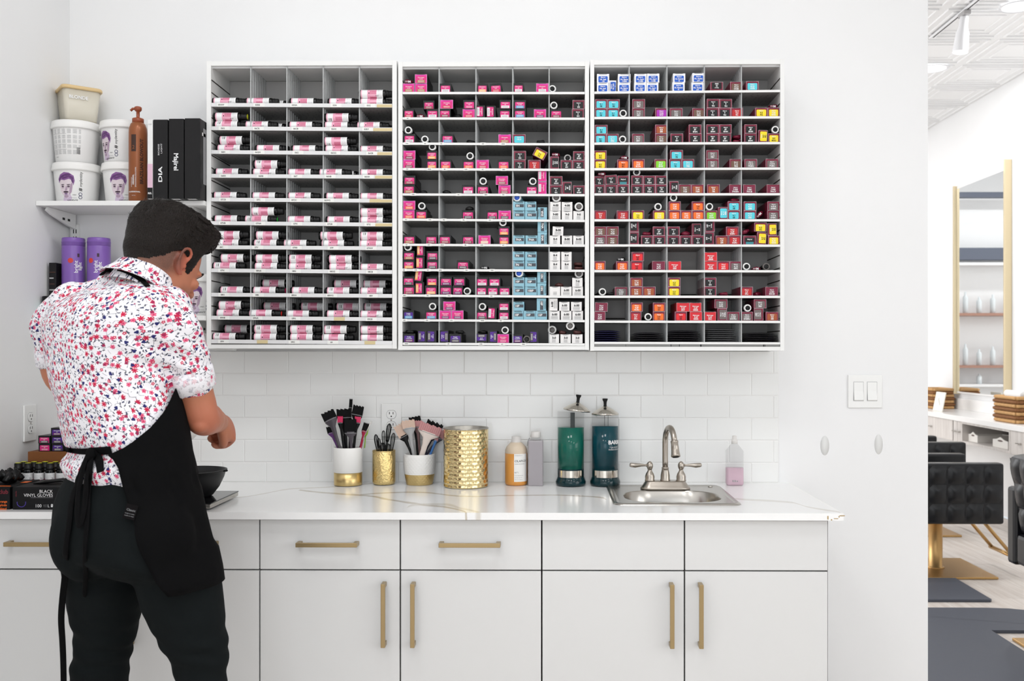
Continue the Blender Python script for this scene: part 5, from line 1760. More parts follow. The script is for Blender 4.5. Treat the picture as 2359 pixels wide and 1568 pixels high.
# glove boxes
m_gbox = mat('glove_box_black', (16, 16, 18), 0.5, spec=.25)
m_gviolet = mat('print_violet_ring', (78, 60, 160), 0.5)
m_gorange = mat('print_orange', (236, 130, 40), 0.5)
m_gred = mat('print_dark_red', (120, 30, 44), 0.5)
yg = -.588
A = PZ(27, 1174, CT)
yg = A.y + .004
B = PY(125, 1122, yg)
wB = B.x - A.x
hB = B.z - CT
root = empty('glove_box', ((A.x + B.x) / 2 + .03, yg, zc0))
tag(root, 'black vinyl glove box on the worktop beside the hip of the man', 'box', 'glove boxes on the worktop')
w2 = wB / 2
MB().box(-w2 - .03, w2 + .03, 0, .165, 0, hB, m_gbox, bevel=.0012).obj('carton', root)
b = MB()
rx = w2 - .034
b.text('BLACK', m_inkw, .0092, (rx, -.0004, hB * .815), align='R')
b.text('VINYL GLOVES', m_inkw, .0092, (rx, -.0004, hB * .645), align='R')
b.box(rx - .064, rx, -.0004, -.0002, hB * .525, hB * .54, m_inkgrey)
b.text('100', m_inkw, .0095, (rx - .041, -.0004, hB * .17), align='C')
b.text('pack', m_inkgrey, .0040, (rx - .022, -.0004, hB * .21))
b.text('count', m_inkgrey, .0032, (rx - .022, -.0004, hB * .14))
b.text('L', m_inkw, .0085, (rx - .012, -.0004, hB * .17))
for kx in range(4):
    b.box(rx - .0055 + kx * .0016, rx - .0045 + kx * .0016, -.0004, -.0002, hB * .17, hB * (.25 if kx in (1, 2) else .235), m_inkw)
b.box(rx - .0055, rx + .0003, -.0004, -.0002, hB * .11, hB * .18, m_inkw)
ring = [(-w2 - .004 + .0125 * math.cos(math.radians(a)), .016 + .0125 * math.sin(math.radians(a))) for a in range(170, 375, 12)]
b.tube([(x, -.0003, z + .004) for x, z in ring], .0011, m_gviolet, 6)
b.text('nitrile', m_gred, .005, (-w2 - .02, -.0004, hB * .7), (0, 0, 1), (-1, 0, 0))
b.obj('lettering', root)
b = MB()
b.add([(-.055, .03, hB + .0004), (.055, .03, hB + .0004), (.055, .12, hB + .0004), (-.055, .12, hB + .0004)], [(0, 1, 2, 3)], m_dark)
b.tube([(-.055, .07, hB + .001), (-.02, .06, hB + .008), (.02, .068, hB + .012), (.055, .07, hB + .004)], .011, m_black, 8, flat=(1.6, .5, (0, 0, 1)))
b.obj('opening', root)

C2 = PZ(17, 1175, CT)
root = empty('glove_box', (C2.x - .06, yg, zc0))
tag(root, 'black and orange glove box at the left edge of the photo', 'box', 'glove boxes on the worktop')
wl = .06
x_l = XL + .003 - (C2.x - .06)
MB().box(x_l, wl, 0, .165, 0, hB, m_gbox, bevel=.0012).obj('carton', root)
b = MB()
b.text('club', m_gred, .0125, (wl - .004, -.0004, hB * .80), align='R', bold=.02)
for k, t in enumerate(('orange', 'explode', 'blend')):
    b.text(t, m_gorange, .0065, (wl - .007 - .001 * k, -.0004, hB * (.36 - .16 * k)), align='R', bold=.02)
b.box(wl - .05, wl - .006, .012, .017, hB + .0002, hB + .0005, m_gorange)
b.box(wl - .05, wl - .012, .024, .027, hB + .0002, hB + .0005, m_gorange)
b.box(wl - .02, wl + .0002, .09, .12, hB + .0002, hB + .0006, m_gorange)
b.obj('lettering', root)
# loose black gloves on the left box
gl = MB()
rnd = random.Random(5)
for k in range(9):
    a = rnd.uniform(0, 6.28)
    x0, y0 = rnd.uniform(-.03, .012), rnd.uniform(.06, .12)
    pts = [(x0 - .02 * math.cos(a), y0 - .02 * math.sin(a), .008), (x0, y0, .018 + .012 * rnd.random()), (x0 + .022 * math.cos(a), y0 + .02 * math.sin(a), .010)]
    gl.tube(pts, [.008, .014, .008], m_black, 8)
o = gl.obj('vinyl_gloves')
o.location = (C2.x - .045, yg, zc0 + hB)
tag(o, 'crumpled black vinyl gloves lying on the orange-lettered glove box', 'gloves')

# kitchen scale and mixing bowl
m_bowl = mat('black_bowl_plastic', (28, 28, 29), 0.42, spec=.35)
m_scale = mat('black_glass_scale', (24, 24, 26), 0.08)
pr = PZ(485, 1162, CT + .016)
root = empty('digital_scale', (pr.x - .105, pr.y, zc0))
tag(root, 'flat black digital scale under the mixing bowl', 'scale')
MB().box(-.105, .105, .0, .245, .004, .0165, m_steel, bevel=.002).obj('base', root)
MB().box(-.106, .106, -.001, .246, .0166, .0195, m_scale, bevel=.001).obj('glass_top', root)
bc = (pr.x - .105 + .002, pr.y + .135)
b = MB()
prof = [(.052, .0), (.056, .001), (.060, .004), (.078, .028), (.092, .058), (.097, .076), (.1005, .0775), (.1005, .0795), (.095, .0795), (.089, .058), (.075, .029), (.055, .006), (.001, .005)]
root = empty('mixing_bowl', (bc[0], bc[1], zc0 + .0199))
tag(root, 'black plastic mixing bowl standing on the flat scale', 'bowl')
b.lathe(prof, m_bowl, 48)
b.obj('body', root)
b = MB()
b.tube([(.097, -.01, .077), (.108, -.012, .0785), (.097, .01, .077)], [.003, .0035, .003], m_bowl, 8)
b.obj('pour_lip', root)

# ================================================================== brushes, whisks and their cups
m_ceram = mat('cup_white_ceramic', (240, 238, 234), 0.3)
m_goldb = mat('gold_band', (214, 188, 130), 0.32, 0.95)
m_goldh = mat('gold_hammered', (238, 216, 162), 0.2, 1.0)
m_goldf = mat('gold_fine_hammer', (232, 205, 142), 0.24, 1.0, bump=(140, .8, .004))


def y_on_counter(py):
    return PZ(1000, py, CT).y


# cup 1
y1c = y_on_counter(1117)
s1 = scale_at(y1c)
c1 = PY(802, 1100, y1c)
R1 = 33.2 / s1
H1 = .129
root = empty('brush_cup', (c1.x, y1c, zc0))
tag(root, 'white ceramic cup with gold base band, full of black tint brushes', 'cup')
MB().lathe([(R1 * .95, .001), (R1 * .97, .003), (R1 * .97, .0445)], m_goldb, 48).obj('gold_band', root)
MB().lathe([(R1 * .97, .0445), (R1, .0455), (R1, H1 - .002), (R1 * .985, H1), (R1 * .93, H1), (R1 * .92, H1 - .004), (R1 * .92, .05), (.001, .05)], m_ceram, 48).obj('body', root)
# cup 2
y2c = y_on_counter(1115)
s2 = scale_at(y2c)
c2 = PY(884.5, 1100, y2c)
R2 = 26.3 / s2
H2 = .116
root = empty('whisk_cup', (c2.x, y2c, zc0))
tag(root, 'small hammered gold cup holding black mini whisks', 'cup')
MB().lathe([(R2 * .82, 0), (R2 * .93, .002), (R2, .010), (R2, H2 - .001), (R2 * .98, H2), (R2 * .94, H2 - .001), (R2 * .94, .012), (.001, .010)], m_goldf, 48).obj('body', root)
MB().lathe([(R2 * 1.0, H2 - .0035), (R2 * 1.012, H2 - .003), (R2 * 1.012, H2 - .0005), (R2 * .99, H2 + .0004)], m_goldb, 48, caps=False).obj('rim', root)
# cup 3 with diamond relief
y3c = y_on_counter(1114.5)
s3 = scale_at(y3c)
c3 = PY(966.5, 1100, y3c)
H3 = .104


def diamond(z0, z1, m, b):
    seg = 112
    n = max(2, int((z1 - z0) / .0016))
    rings = []
    for i in range(n + 1):
        z = z0 + (z1 - z0) * i / n
        f = z / H3
        base = (.0445 + .0105 * math.sin(min(1, f * 1.05) * math.pi * .62)) * (1 if f < .93 else 1 - (f - .93) * .4)
        ring = []
        for j in range(seg):
            a = 2 * math.pi * j / seg
            k = 28
            d = max(abs(math.sin(k * (a + z * 17.0) * .5)), abs(math.sin(k * (a - z * 17.0) * .5)))
            rr = base + .0010 * (d ** 6) - .0005
            ring.append((rr * math.cos(a), rr * math.sin(a), z))
        rings.append(ring)
    b.loft(rings, m, True, False, True)


root = empty('brush_cup', (c3.x, y3c, zc0))
tag(root, 'white diamond-relief cup with gold foot, holding pale bristled brushes', 'cup')
b = MB()
diamond(0.0, .036, m_goldb, b)
b.lathe([(.043, 0), (.001, 0.0)], m_goldb, 32, caps=False)
b.obj('gold_foot', root)
b = MB()
diamond(.036, H3 - .004, m_ceram, b)
rt = .0530
b.lathe([(.0525, H3 - .0045), (.0522, H3), (.0490, H3), (.0480, H3 - .01), (.044, .02), (.001, .02)], m_ceram, 48, caps=False)
b.obj('body', root)
# big hammered canister
y4c = y_on_counter(1119.5)
s4 = scale_at(y4c)
c4 = PY(1073.5, 1100, y4c)
R4 = 51.5 / s4
H4 = PY(1073, 984, y4c).z - CT
root = empty('gold_canister', (c4.x, y4c, zc0))
tag(root, 'large open hammered gold canister between brushes and orange bottle', 'canister')
b = MB()
NC, NR, SU, SV = 26, 15, 6, 7
seg = NC * SU
nz = NR * SV
rings = []
for i in range(nz + 1):
    z = .004 + (H4 - .008) * i / nz
    v = NR * i / nz
    ring = []
    for j in range(seg):
        a = 2 * math.pi * j / seg
        u = NC * j / seg + (.5 if int(v) % 2 else 0)
        du, dv = (u % 1) - .5, (v % 1) - .5
        d = max(0, 1 - 3.2 * (du * du + dv * dv))
        rr = R4 - .0016 * d
        ring.append((rr * math.cos(a), rr * math.sin(a), z))
    rings.append(ring)
b.loft(rings, m_goldh, True, False, True)
b.lathe([(.001, .0), (R4 * .97, 0), (R4 * .995, .004)], m_goldh, 48, caps=False)
b.obj('body', root)
MB().lathe([(R4, H4 - .005), (R4 + .0012, H4 - .0035), (R4 + .0012, H4 - .0005), (R4 * .985, H4), (R4 * .97, H4 - .002), (R4 * .965, .006), (.001, .006)], mat('silver_lining', (170, 166, 158), .3, .9), 64, caps=False).obj('rim_and_lining', root)

# ---- brushes
m_brb = mat('bristle_black', (8, 8, 9), 0.7, spec=.2)
m_brbeige = mat('bristle_beige', (206, 178, 160), 0.6)
m_brpink = mat('bristle_dusty_pink', (188, 132, 132), 0.6)
m_h = {'grey': mat('handle_glitter_grey', (72, 66, 72), .3), 'purple': mat('handle_purple', (92, 40, 110), .3), 'black': mat('handle_black', (11, 11, 12), .35, spec=.3), 'pink': mat('handle_pink', (206, 40, 90), .35), 'red': mat('handle_red', (158, 30, 62), .3),
       'clear': mat('handle_clear_grey', (170, 170, 170), .15), 'white': mat('handle_cream', (228, 214, 204), .3), 'brown': mat('handle_mauve', (112, 84, 84), .25), 'navy': mat('handle_navy', (48, 46, 66), .2), 'blue': mat('handle_iridescent_blue', (60, 110, 170), .2), 'silver': m_steel}


def c6(x, y, yw):
    return PY(700 + x / 5.128, 880 + y / 5.128, yw)


def brush(tip, fer, end, w, ydep, br, hd, label, lines=True):
    """tip, fer (ferrule line), end: crop-pixel points; w: bristle width in crop px"""
    T, Fp, E = c6(*tip, ydep), c6(*fer, ydep), c6(*end, ydep + .004)
    W = w / 5.128 / scale_at(ydep)
    root = empty('tint_brush', E)
    tag(root, label, 'brush', 'tint brushes in the cups')
    ax = (T - Fp).normalized()
    nrm = Vector((0, -1, 0))
    nrm = (nrm - ax * nrm.dot(ax)).normalized()
    sd = ax.cross(nrm)
    L = (T - Fp).length
    b = MB()
    n = 11
    for k in range(n):
        f = (k + .5) / n - .5
        top = L * (1 - .05 * ((k * 7) % 3))
        bw = W / n * .47
        vs = []
        for (q, t) in ((0, .0042), (top, .0016)):
            for sx, sy in ((-1, -1), (1, -1), (1, 1), (-1, 1)):
                vs.append(Fp + ax * q + sd * (f * W + sx * bw) + nrm * (sy * t))
        vs = [p - E for p in vs]
        b.add(vs, [(3, 2, 1, 0), (4, 5, 6, 7), (0, 1, 5, 4), (1, 2, 6, 5), (2, 3, 7, 6), (3, 0, 4, 7)], br)
    b.obj('bristles', root)
    hv = (E - Fp)
    HL = hv.length
    hx = hv.normalized()
    rings = []
    for (q, wf, th) in ((-.10, .52, .0052), (.0, .50, .0054), (.05, .48, .0052), (.22, .20, .0042), (.5, .13, .0038), (1.0, .12, .0034), (1.25, .12, .0034)):
        cpt = Fp + hx * (HL * q) if q > 0 else Fp - hx * 0 + ax * (L * -q)
        s2_ = sd if q <= .05 else (sd - hx * sd.dot(hx)).normalized()
        hw = max(W * wf, .0042)
        ring = []
        for j in range(12):
            a = 2 * math.pi * j / 12
            ring.append(cpt + s2_ * (hw * math.cos(a)) + nrm * (th * math.sin(a)) - E)
        rings.append(ring)
    MB().loft(rings, m_h[hd], True, True, True).obj('handle', root)
    b = MB()
    b.add([Fp + sd * (s * W * .5) + nrm * .0056 + ax * q - E for s, q in ((-1, -.0008), (1, -.0008), (1, .0008), (-1, .0008))], [(0, 1, 2, 3)], m_inkgrey)
    b.obj('ferrule_line', root)


y = y1c
brush((272, 343), (318, 440), (440, 830), 158, y - .024, m_brb, 'grey', 'black brush with glittery grey handle, leaning left in the white cup')
brush((470, 312), (478, 420), (500, 830), 172, y + .004, m_brb, 'black', 'wide black brush upright at the middle back of the white cup')
brush((650, 275), (628, 385), (585, 830), 128, y - .006, m_brb, 'black', 'black brush leaning right at the back of the white cup')
brush((550, 430), (555, 600), (560, 830), 140, y - .034, m_brb, 'grey', 'black brush with grey handle, front middle of the white cup')
brush((430, 400), (430, 480), (480, 830), 62, y - .016, m_h['pink'], 'black', 'black brush with pink ferrule, left middle of the white cup')
brush((640, 405), (632, 480), (575, 830), 70, y - .017, m_h['pink'], 'black', 'black brush with pink ferrule, right middle of the white cup')
brush((300, 520), (322, 600), (430, 830), 80, y - .005, m_brb, 'purple', 'brush with purple handle at the left of the white cup')
brush((742, 480), (715, 580), (655, 830), 66, y - .015, m_brb, 'red', 'narrow brush with red handle at the right of the white cup')
brush((558, 195), (552, 300), (540, 830), 36, y + .018, m_brb, 'black', 'thin black brush sticking up highest from the white cup')
# rat-tail comb
root = empty('tail_comb', c6(645, 800, y - .012))
tag(root, 'silver tail comb leaning out of the white cup', 'comb')
E = c6(645, 800, y - .012)
MB().tube([Vector((0, 0, 0)), c6(722, 620, y - .016) - E, c6(800, 460, y - .026) - E], [.0022, .0020, .0012], m_steel, 8).obj('tail', root)
MB().tube([Vector((0, 0, 0)), Vector((-.006, 0, -.025))], [.0022, .004], m_steel, 8).obj('spine', root)
root = empty('hair_clip', c6(735, 605, y + .006))
tag(root, 'small lime green clip behind the white brush cup', 'clip')
MB().tube([(-.004, 0, -.012), (.002, 0, 0), (.006, 0, .014)], [.003, .0042, .002], mat('lime_plastic', (150, 200, 60), .35), 8).obj('clip_body', root)
MB().tube([(-.003, .004, -.012), (-.006, .004, -.05)], .002, mat('lime_plastic'), 6).obj('clip_leg', root)

# ---- whisks
wh = [((1012, 490), (985, 700), 86, -.006), ((848, 618), (880, 830), 78, -.02), ((940, 572), (945, 760), 66, .006), ((1062, 600), (1030, 830), 72, -.012), ((930, 715), (940, 860), 100, -.028), ((1000, 728), (985, 870), 84, -.030), ((880, 660), (910, 850), 60, .01)]
for i, (tp, bt, w, dy) in enumerate(wh):
    yy = y2c + dy * .7
    T, Bp = c6(*tp, yy), c6(*bt, yy)
    W = w / 5.128 / scale_at(yy)
    root = empty('mini_whisk', Bp)
    ax = (T - Bp)
    L = ax.length
    ax.normalize()
    px = ax.cross(Vector((0, 1, 0))).normalized()
    py_ = ax.cross(px)
    for k in range(4):
        a = math.pi * k / 4 + .3 * i
        d = px * math.cos(a) + py_ * math.sin(a)
        pts = []
        for j in range(15):
            t = j / 14
            ang = math.pi * t
            pts.append(ax * (L * math.sin(ang) ** .75 if 0 < t < 1 else 0) + d * (W * .5 * math.cos(ang) * (.35 + .75 * math.sin(ang))))
        MB().tube(pts, .00095, m_black, 6).obj('wire_loop', root)
    MB().tube([ax * .004, -ax * .02, -ax * .035], [.0035, .0045, .0045], m_black, 8).obj('handle', root)
    tag(root, 'black mini whisk in the gold cup, %s' % ['tallest, at the centre back', 'leaning left', 'between the left and tallest ones', 'leaning right', 'short one at the front left', 'short one at the front middle', 'behind the left one'][i], 'whisk', 'mini whisks in the gold cup')

y = y3c
brush((1108, 500), (1185, 640), (1290, 890), 120, y - .012, m_brbeige, 'black', 'beige striped brush leaning left in the diamond cup')
brush((1230, 445), (1245, 545), (1300, 890), 150, y - .020, m_brbeige, 'clear', 'beige brush with clear grey handle in the diamond cup')
brush((1345, 450), (1345, 530), (1375, 890), 96, y - .004, m_brpink, 'brown', 'pinkish brush with mauve handle, middle of the diamond cup')
brush((1510, 500), (1475, 600), (1385, 890), 262, y - .030, m_brpink, 'white', 'wide dusty pink brush with cream handle, front of the diamond cup')
brush((1305, 405), (1320, 480), (1350, 890), 138, y + .016, m_brb, 'black', 'black brush at the back of the diamond cup')
brush((1560, 470), (1500, 620), (1400, 890), 200, y + .010, m_brb, 'navy', 'black brush leaning right behind the diamond cup')
brush((1640, 560), (1600, 660), (1420, 890), 90, y - .008, m_brpink, 'navy', 'pink brush with dark handle, rightmost in the diamond cup')
brush((1590, 610), (1560, 690), (1480, 890), 40, y - .022, m_brpink, 'blue', 'narrow brush with iridescent blue handle in the diamond cup')

# ================================================================== bottles and disinfectant jars
m_clear = mat('clear_plastic', (160, 160, 162), 0.1, alpha=0.14)
m_frost = mat('frosted_plastic', (236, 232, 228), 0.3, alpha=0.75)
m_orange = mat('amber_liquid', (220, 152, 74), 0.25)
m_amberup = mat('amber_tinted_plastic', (232, 214, 190), 0.25, alpha=0.8)
m_paper = mat('paper_label', (240, 238, 234), 0.5)
yo = y_on_counter(1115.5)
co = PY(1189, 1100, yo)
so = scale_at(yo)
R = 25.8 / so
root = empty('treatment_bottle', (co.x, yo, zc0))
tag(root, 'clear bottle of amber liquid with white label, right of the gold canister', 'bottle')
hl = PY(1189, 1043, yo).z - CT
ht = PY(1189, 1016, yo).z - CT
MB().lathe([(R * .85, 0), (R * .97, .003), (R, .010), (R, hl)], m_orange, 40).obj('liquid', root)
MB().lathe([(R, hl), (R * .985, hl + .010), (R * .86, hl + .022), (R * .62, hl + .032), (R * .42, hl + .038), (R * .40, ht)], m_amberup, 40, caps=False).obj('shoulder', root)
MB().lathe([(R * .46, ht - .004), (R * .46, ht + .002), (R * .40, ht + .003), (R * .40, ht + .016), (.001, ht + .016)], m_frost, 24, caps=False).obj('cap', root)
tu = .30
fo = lambda u, v: ((R + .0006) * math.sin(tu + u / R), -(R + .0006) * math.cos(tu + u / R), v)
fo2 = lambda u, v: ((R + .0009) * math.sin(tu + u / R), -(R + .0009) * math.cos(tu + u / R), v)
b = MB()
wrap_poly(b, [(-.017, .014), (.034, .014), (.034, hl), (-.017, hl)], m_paper, fo, 6)
wrap_text(b, 'OLAPLEX', m_ink, .0076, -.0145, hl * .78, fo2, align='L')
wrap_text(b, 'BOND MULTIPLIER', m_inkgrey, .0030, -.0145, hl * .685, fo2, align='L')
wrap_text(b, 'PROFESSIONAL USE', m_inkgrey, .0022, -.0145, hl * .95, fo2, align='L')
wrap_text(b, 'N°1', m_ink, .0055, -.0145, hl * .42, fo2, align='L')
for k in range(3):
    wrap_text(b, ('for professional use', 'do not rinse hair', '525 ml 17.75 fl oz')[k], m_inkgrey, .0027, -.0145, hl * (.33 - .065 * k), fo2, align='L')
b.obj('label', root)

m_lilac = mat('lilac_grey_liquid', (160, 154, 158), 0.3)
yq = y_on_counter(1116.3)
cq = PY(1234, 1100, yq)
sq_ = scale_at(yq)
hw = 17.3 / sq_
hq = PY(1234, 1014, yq).z - CT
root = empty('square_bottle', (cq.x, yq, zc0))
tag(root, 'square lilac-grey bottle with clear cap, beside the amber bottle', 'bottle')


def rring(hw, hd, z, r, n=4):
    pts = []
    for cx, cy, a0 in ((hw - r, hd - r, 0), (-hw + r, hd - r, 90), (-hw + r, -hd + r, 180), (hw - r, -hd + r, 270)):
        for k in range(n):
            a = math.radians(a0 + 90 * k / (n - 1))
            pts.append((cx + r * math.cos(a), cy + r * math.sin(a), z))
    return pts


MB().loft([rring(hw * .96, hw * .96, 0, .003), rring(hw, hw, .003, .004), rring(hw, hw, hq - .003, .004), rring(hw * .93, hw * .93, hq, .004)], m_lilac, smooth=False).obj('body', root)
MB().lathe([(hw * .70, hq), (hw * .74, hq + .0015), (hw * .74, hq + .008), (hw * .62, hq + .009), (hw * .62, hq + .012)], m_clear, 28, caps=False).obj('neck', root)
MB().lathe([(hw * .66, hq + .0105), (hw * .72, hq + .012), (hw * .66, hq + .028), (hw * .60, hq + .030), (.001, hq + .030)], m_frost, 28, caps=False).obj('cap', root)
b = MB()
b.tube([(-hw * .8, -hw * .5, hq + .009), (-hw * 1.05, -hw * .7, hq - .002), (-hw * 1.1, -hw * .72, hq - .018)], .0011, m_inkgrey, 6)
b.obj('tag_loop', root)

m_glass = mat('jar_glass', (30, 44, 44), 0.03, alpha=0.10)
m_chrome = mat('polished_steel', (214, 208, 198), 0.12, 1.0)
m_tealA = mat('teal_liquid', (18, 108, 92), 0.06, alpha=0.93)
m_tealB = mat('blue_teal_liquid', (12, 72, 84), 0.06, alpha=0.95)
m_tealD = mat('deep_teal_liquid', (10, 50, 56), 0.06)
for i in range(2):
    yj = y_on_counter(1117)
    cxp = (1315, 1394)[i]
    cj = PY(cxp, 1100, yj)
    s = scale_at(yj)
    Rj = 31.2 / s
    base = CT
    zr = PY(cxp, (947, 955)[i], yj).z - CT
    zl = PY(cxp, (984, 981)[i], yj).z - CT
    zb0, zb1 = PY(cxp, 1097, yj).z - CT, PY(cxp, 1081, yj).z - CT
    root = empty('disinfectant_jar', (cj.x, yj, zc0))
    tag(root, ['glass jar of green-teal disinfectant with its lid set askew', 'glass jar of dark teal disinfectant with white lettering and closed lid'][i], 'jar', 'disinfectant jars beside the sink')
    MB().lathe([(Rj * 1.06, 0), (Rj * 1.14, .004), (Rj * 1.15, .014), (Rj * 1.08, .022), (Rj, .030), (Rj, zr - .012), (Rj * 1.02, zr - .011), (Rj * 1.02, zr - .008), (Rj, zr - .007), (Rj, zr - .002), (Rj * .98, zr)], m_glass, 48, caps=False).obj('glass', root)
    MB().lathe([(Rj * 1.02, .001), (Rj * 1.10, .005), (Rj * 1.11, .014), (Rj * 1.04, .022), (Rj * .97, .030), (Rj * .965, zb1 + .004)], m_tealD, 48).obj('lower_liquid', root)
    MB().lathe([(Rj * .965, zb1 + .0042), (Rj * .965, zl), (.001, zl)], (m_tealA, m_tealB)[i], 48).obj('liquid', root)
    b = MB()
    for j in range(24):
        a0, a1 = math.radians(-62 + 124 * j / 24), math.radians(-62 + 124 * (j + 1) / 24)
        q = Rj * 1.004
        b.add([(q * math.sin(a0), -q * math.cos(a0), zb0), (q * math.sin(a1), -q * math.cos(a1), zb0), (q * math.sin(a1), -q * math.cos(a1), zb1), (q * math.sin(a0), -q * math.cos(a0), zb1)], [(0, 1, 2, 3)], m_chrome, True)
    b.obj('metal_band', root)
    # lid
    b = MB()
    b.lathe([(Rj * 1.00, 0), (Rj * 1.005, -.004), (Rj * 1.0, .0004), (Rj * .96, .002), (Rj * .70, .011), (Rj * .40, .019), (Rj * .22, .022), (Rj * .2, .024), (.001, .024)], m_chrome, 48, caps=False)
    lid = b.obj('lid', root)
    MB().lathe([(.0052, .023), (.0058, .024), (.0050, .030), (.0058, .040), (.0088, .046), (.0092, .049), (.0088, .051), (.001, .051)], m_black, 24, caps=False).obj('knob', lid)
    if i == 0:
        lid.location = (14.0 / s, -.004, zr + .0055)
        lid.rotation_euler = (0, math.radians(7), 0)
    else:
        lid.location = (0, 0, zr + .004)
    # comb hanging from the lid
    b = MB()
    if i == 0:
        b.box(-.002, .013, -.03, -.026, zl - .052, zr - .003, mat('comb_dark', (52, 56, 56), .4))
        for k in range(6):
            b.box(-.002 + k * .0026, -.0004 + k * .0026, -.03, -.026, zl - .075, zl - .052, mat('comb_dark'))
    else:
        for dx in (-.003, .009):
            b.box(dx, dx + .0014, -.01, -.008, zl - .002, zr, mat('comb_dark', (52, 56, 56), .4))
    b.obj('comb' if i == 0 else 'lift_rods', root)
    if i == 1:
        tj = .32
        fj = lambda u, v: (Rj * 1.006 * math.sin(tj + u / Rj), -Rj * 1.006 * math.cos(tj + u / Rj), v)
        zt_ = PY(cxp, 1016, yj).z - CT
        b = MB()
        wrap_text(b, 'BARBICIDE', m_inkw, .0128, -.006, zt_, fj, align='L', bold=.04)
        wrap_text(b, '+ germicide', m_inkw, .0055, -.002, zt_ - .0165, fj, align='L', shear=.2)
        wrap_text(b, 'FUNGICIDE & VIRUCIDE', m_inkw, .0050, -.005, zt_ - .0245, fj, align='L', shear=.2)
        b.obj('lettering', root)

# pink soap bottle
m_pinkliq = mat('pink_soap', (236, 200, 216), 0.2, alpha=0.8)
ys_ = y_on_counter(1116)
cs = PY(1692, 1100, ys_)
ss = scale_at(ys_)
hw, hd = 19.6 / ss, .017
root = empty('soap_bottle', (cs.x, ys_, zc0))
tag(root, 'clear soap bottle half full of pink liquid, right of the sink', 'bottle')
hz_ = PY(1692, 1077, ys_).z - CT
ht_ = PY(1692, 1035, ys_).z - CT
MB().loft([rring(hw * .9, hd * .9, .001, .006, 6), rring(hw, hd, .006, .009, 6), rring(hw, hd, hz_, .009, 6)], m_pinkliq).obj('liquid', root)
MB().loft([rring(hw * .92, hd * .92, 0, .006, 6), rring(hw * 1.02, hd * 1.02, .006, .009, 6), rring(hw * 1.0, hd, ht_ - .005, .009, 6), rring(hw * .9, hd * .9, ht_, .010, 6), rring(hw * .45, hd * .7, ht_ + .016, .007, 6), rring(hw * .36, hd * .6, ht_ + .020, .006, 6)], m_clear, True, False).obj('clear_body', root)
MB().lathe([(.0082, ht_ + .019), (.0105, ht_ + .020), (.0105, ht_ + .033), (.0075, ht_ + .036), (.0075, ht_ + .046), (.001, ht_ + .048)], m_frost, 24, caps=False).obj('cap', root)
b = MB()
for k in range(5):
    b.box(-.010 + k * .004, -.0076 + k * .004, -hd * 1.03 - .0003, -hd * 1.03, .013, .019 if k < 3 else .017, m_txtgrey if k % 2 else m_inkgrey)
b.obj('batch_print', root)

# ================================================================== sink and tap
root = empty('sink', ((SX0 + SX1) / 2, (SY0 + SY1) / 2, CT))
tag(root, 'small square stainless steel sink set in the worktop', 'sink')
ox, oy = (SX0 + SX1) / 2, (SY0 + SY1) / 2
hwx, hwy = (SX1 - SX0) / 2, (SY1 - SY0) / 2
bx0, bx1, by0, by1 = .226, .528, -.462, -.212
bcx, bcy = (bx0 + bx1) / 2 - ox, (by0 + by1) / 2 - oy


def rr2(cx, cy, hx, hy, r, z, n=8):
    pts = []
    for sx, sy, a0 in ((1, 1, 0), (-1, 1, 90), (-1, -1, 180), (1, -1, 270)):
        for k in range(n):
            a = math.radians(a0 + 90 * k / (n - 1))
            pts.append((cx + sx * (hx - r) + r * math.cos(a), cy + sy * (hy - r) + r * math.sin(a), z))
    return pts


b = MB()
b.loft([rr2(0, 0, hwx, hwy, .03, .0002), rr2(0, 0, hwx - .002, hwy - .002, .03, .004), rr2(0, 0, hwx - .008, hwy - .008, .028, .0062), rr2(0, 0, hwx - .016, hwy - .016, .024, .0042), rr2(0, 0, hwx - .02, hwy - .02, .022, .0032)], m_steel, True, False)
b.loft([rr2(0, 0, hwx - .02, hwy - .02, .022, .0032), rr2(bcx, bcy, (bx1 - bx0) / 2, (by1 - by0) / 2, .10, .0026)], m_steel, True, False)
b.obj('rim', root)
b = MB()
hx, hy = (bx1 - bx0) / 2, (by1 - by0) / 2
b.loft([rr2(bcx, bcy, hx, hy, .10, .0026), rr2(bcx, bcy, hx - .003, hy - .003, .10, -.001), rr2(bcx, bcy, hx - .006, hy - .006, .095, -.05), rr2(bcx, bcy, hx - .012, hy - .012, .09, -.12), rr2(bcx, bcy, hx - .035, hy - .035, .075, -.14), rr2(bcx, bcy, .022, .022, .0219, -.143)], m_steel, True, False)
b.obj('bowl', root)
MB().lathe([(.022, -.1432), (.019, -.146), (.001, -.146)], m_dark, 24, org=(bcx, bcy, 0), caps=False).obj('drain', root)
MB().lathe([(.008, .0035), (.0075, .006), (.004, .007), (.001, .007)], m_steel, 16, org=(hwx - .035, hwy - .03, 0), caps=False).obj('hole_cap', root)

yt = -.185
ct_ = PY(1532.5, 1120, yt)
st = scale_at(yt)
zt0 = CT + .0040
root = empty('tap', (ct_.x, yt, zt0))
tag(root, 'brushed nickel gooseneck tap with two lever handles on the sink', 'tap')
b = MB()
hwp = 57 / st
rings = []
for (fx, fy, z) in ((1.0, 1.0, 0), (1.0, 1.0, .004), (.95, .92, .009), (.88, .82, .016), (.82, .74, .024), (.80, .70, .0265)):
    rings.append(rr2(0, 0, hwp * fx, .034 * fy, .030 * fy, z, 8))
b.loft(rings, m_nickel)
b.obj('base_plate', root)
b = MB()
rt_ = 6.6 / st
b.lathe([(.0165, .026), (.0165, .029), (.0155, .031), (.0150, .045), (.0125, .058), (.0110, .066), (.0118, .067), (.0118, .070), (.0105, .071), (rt_, .072)], m_nickel, 32)
zt1 = PY(1533, 1032, yt).z - zt0
noz = PY(1554, 1040, -.29)
dx, dy = noz.x - ct_.x, noz.y - yt
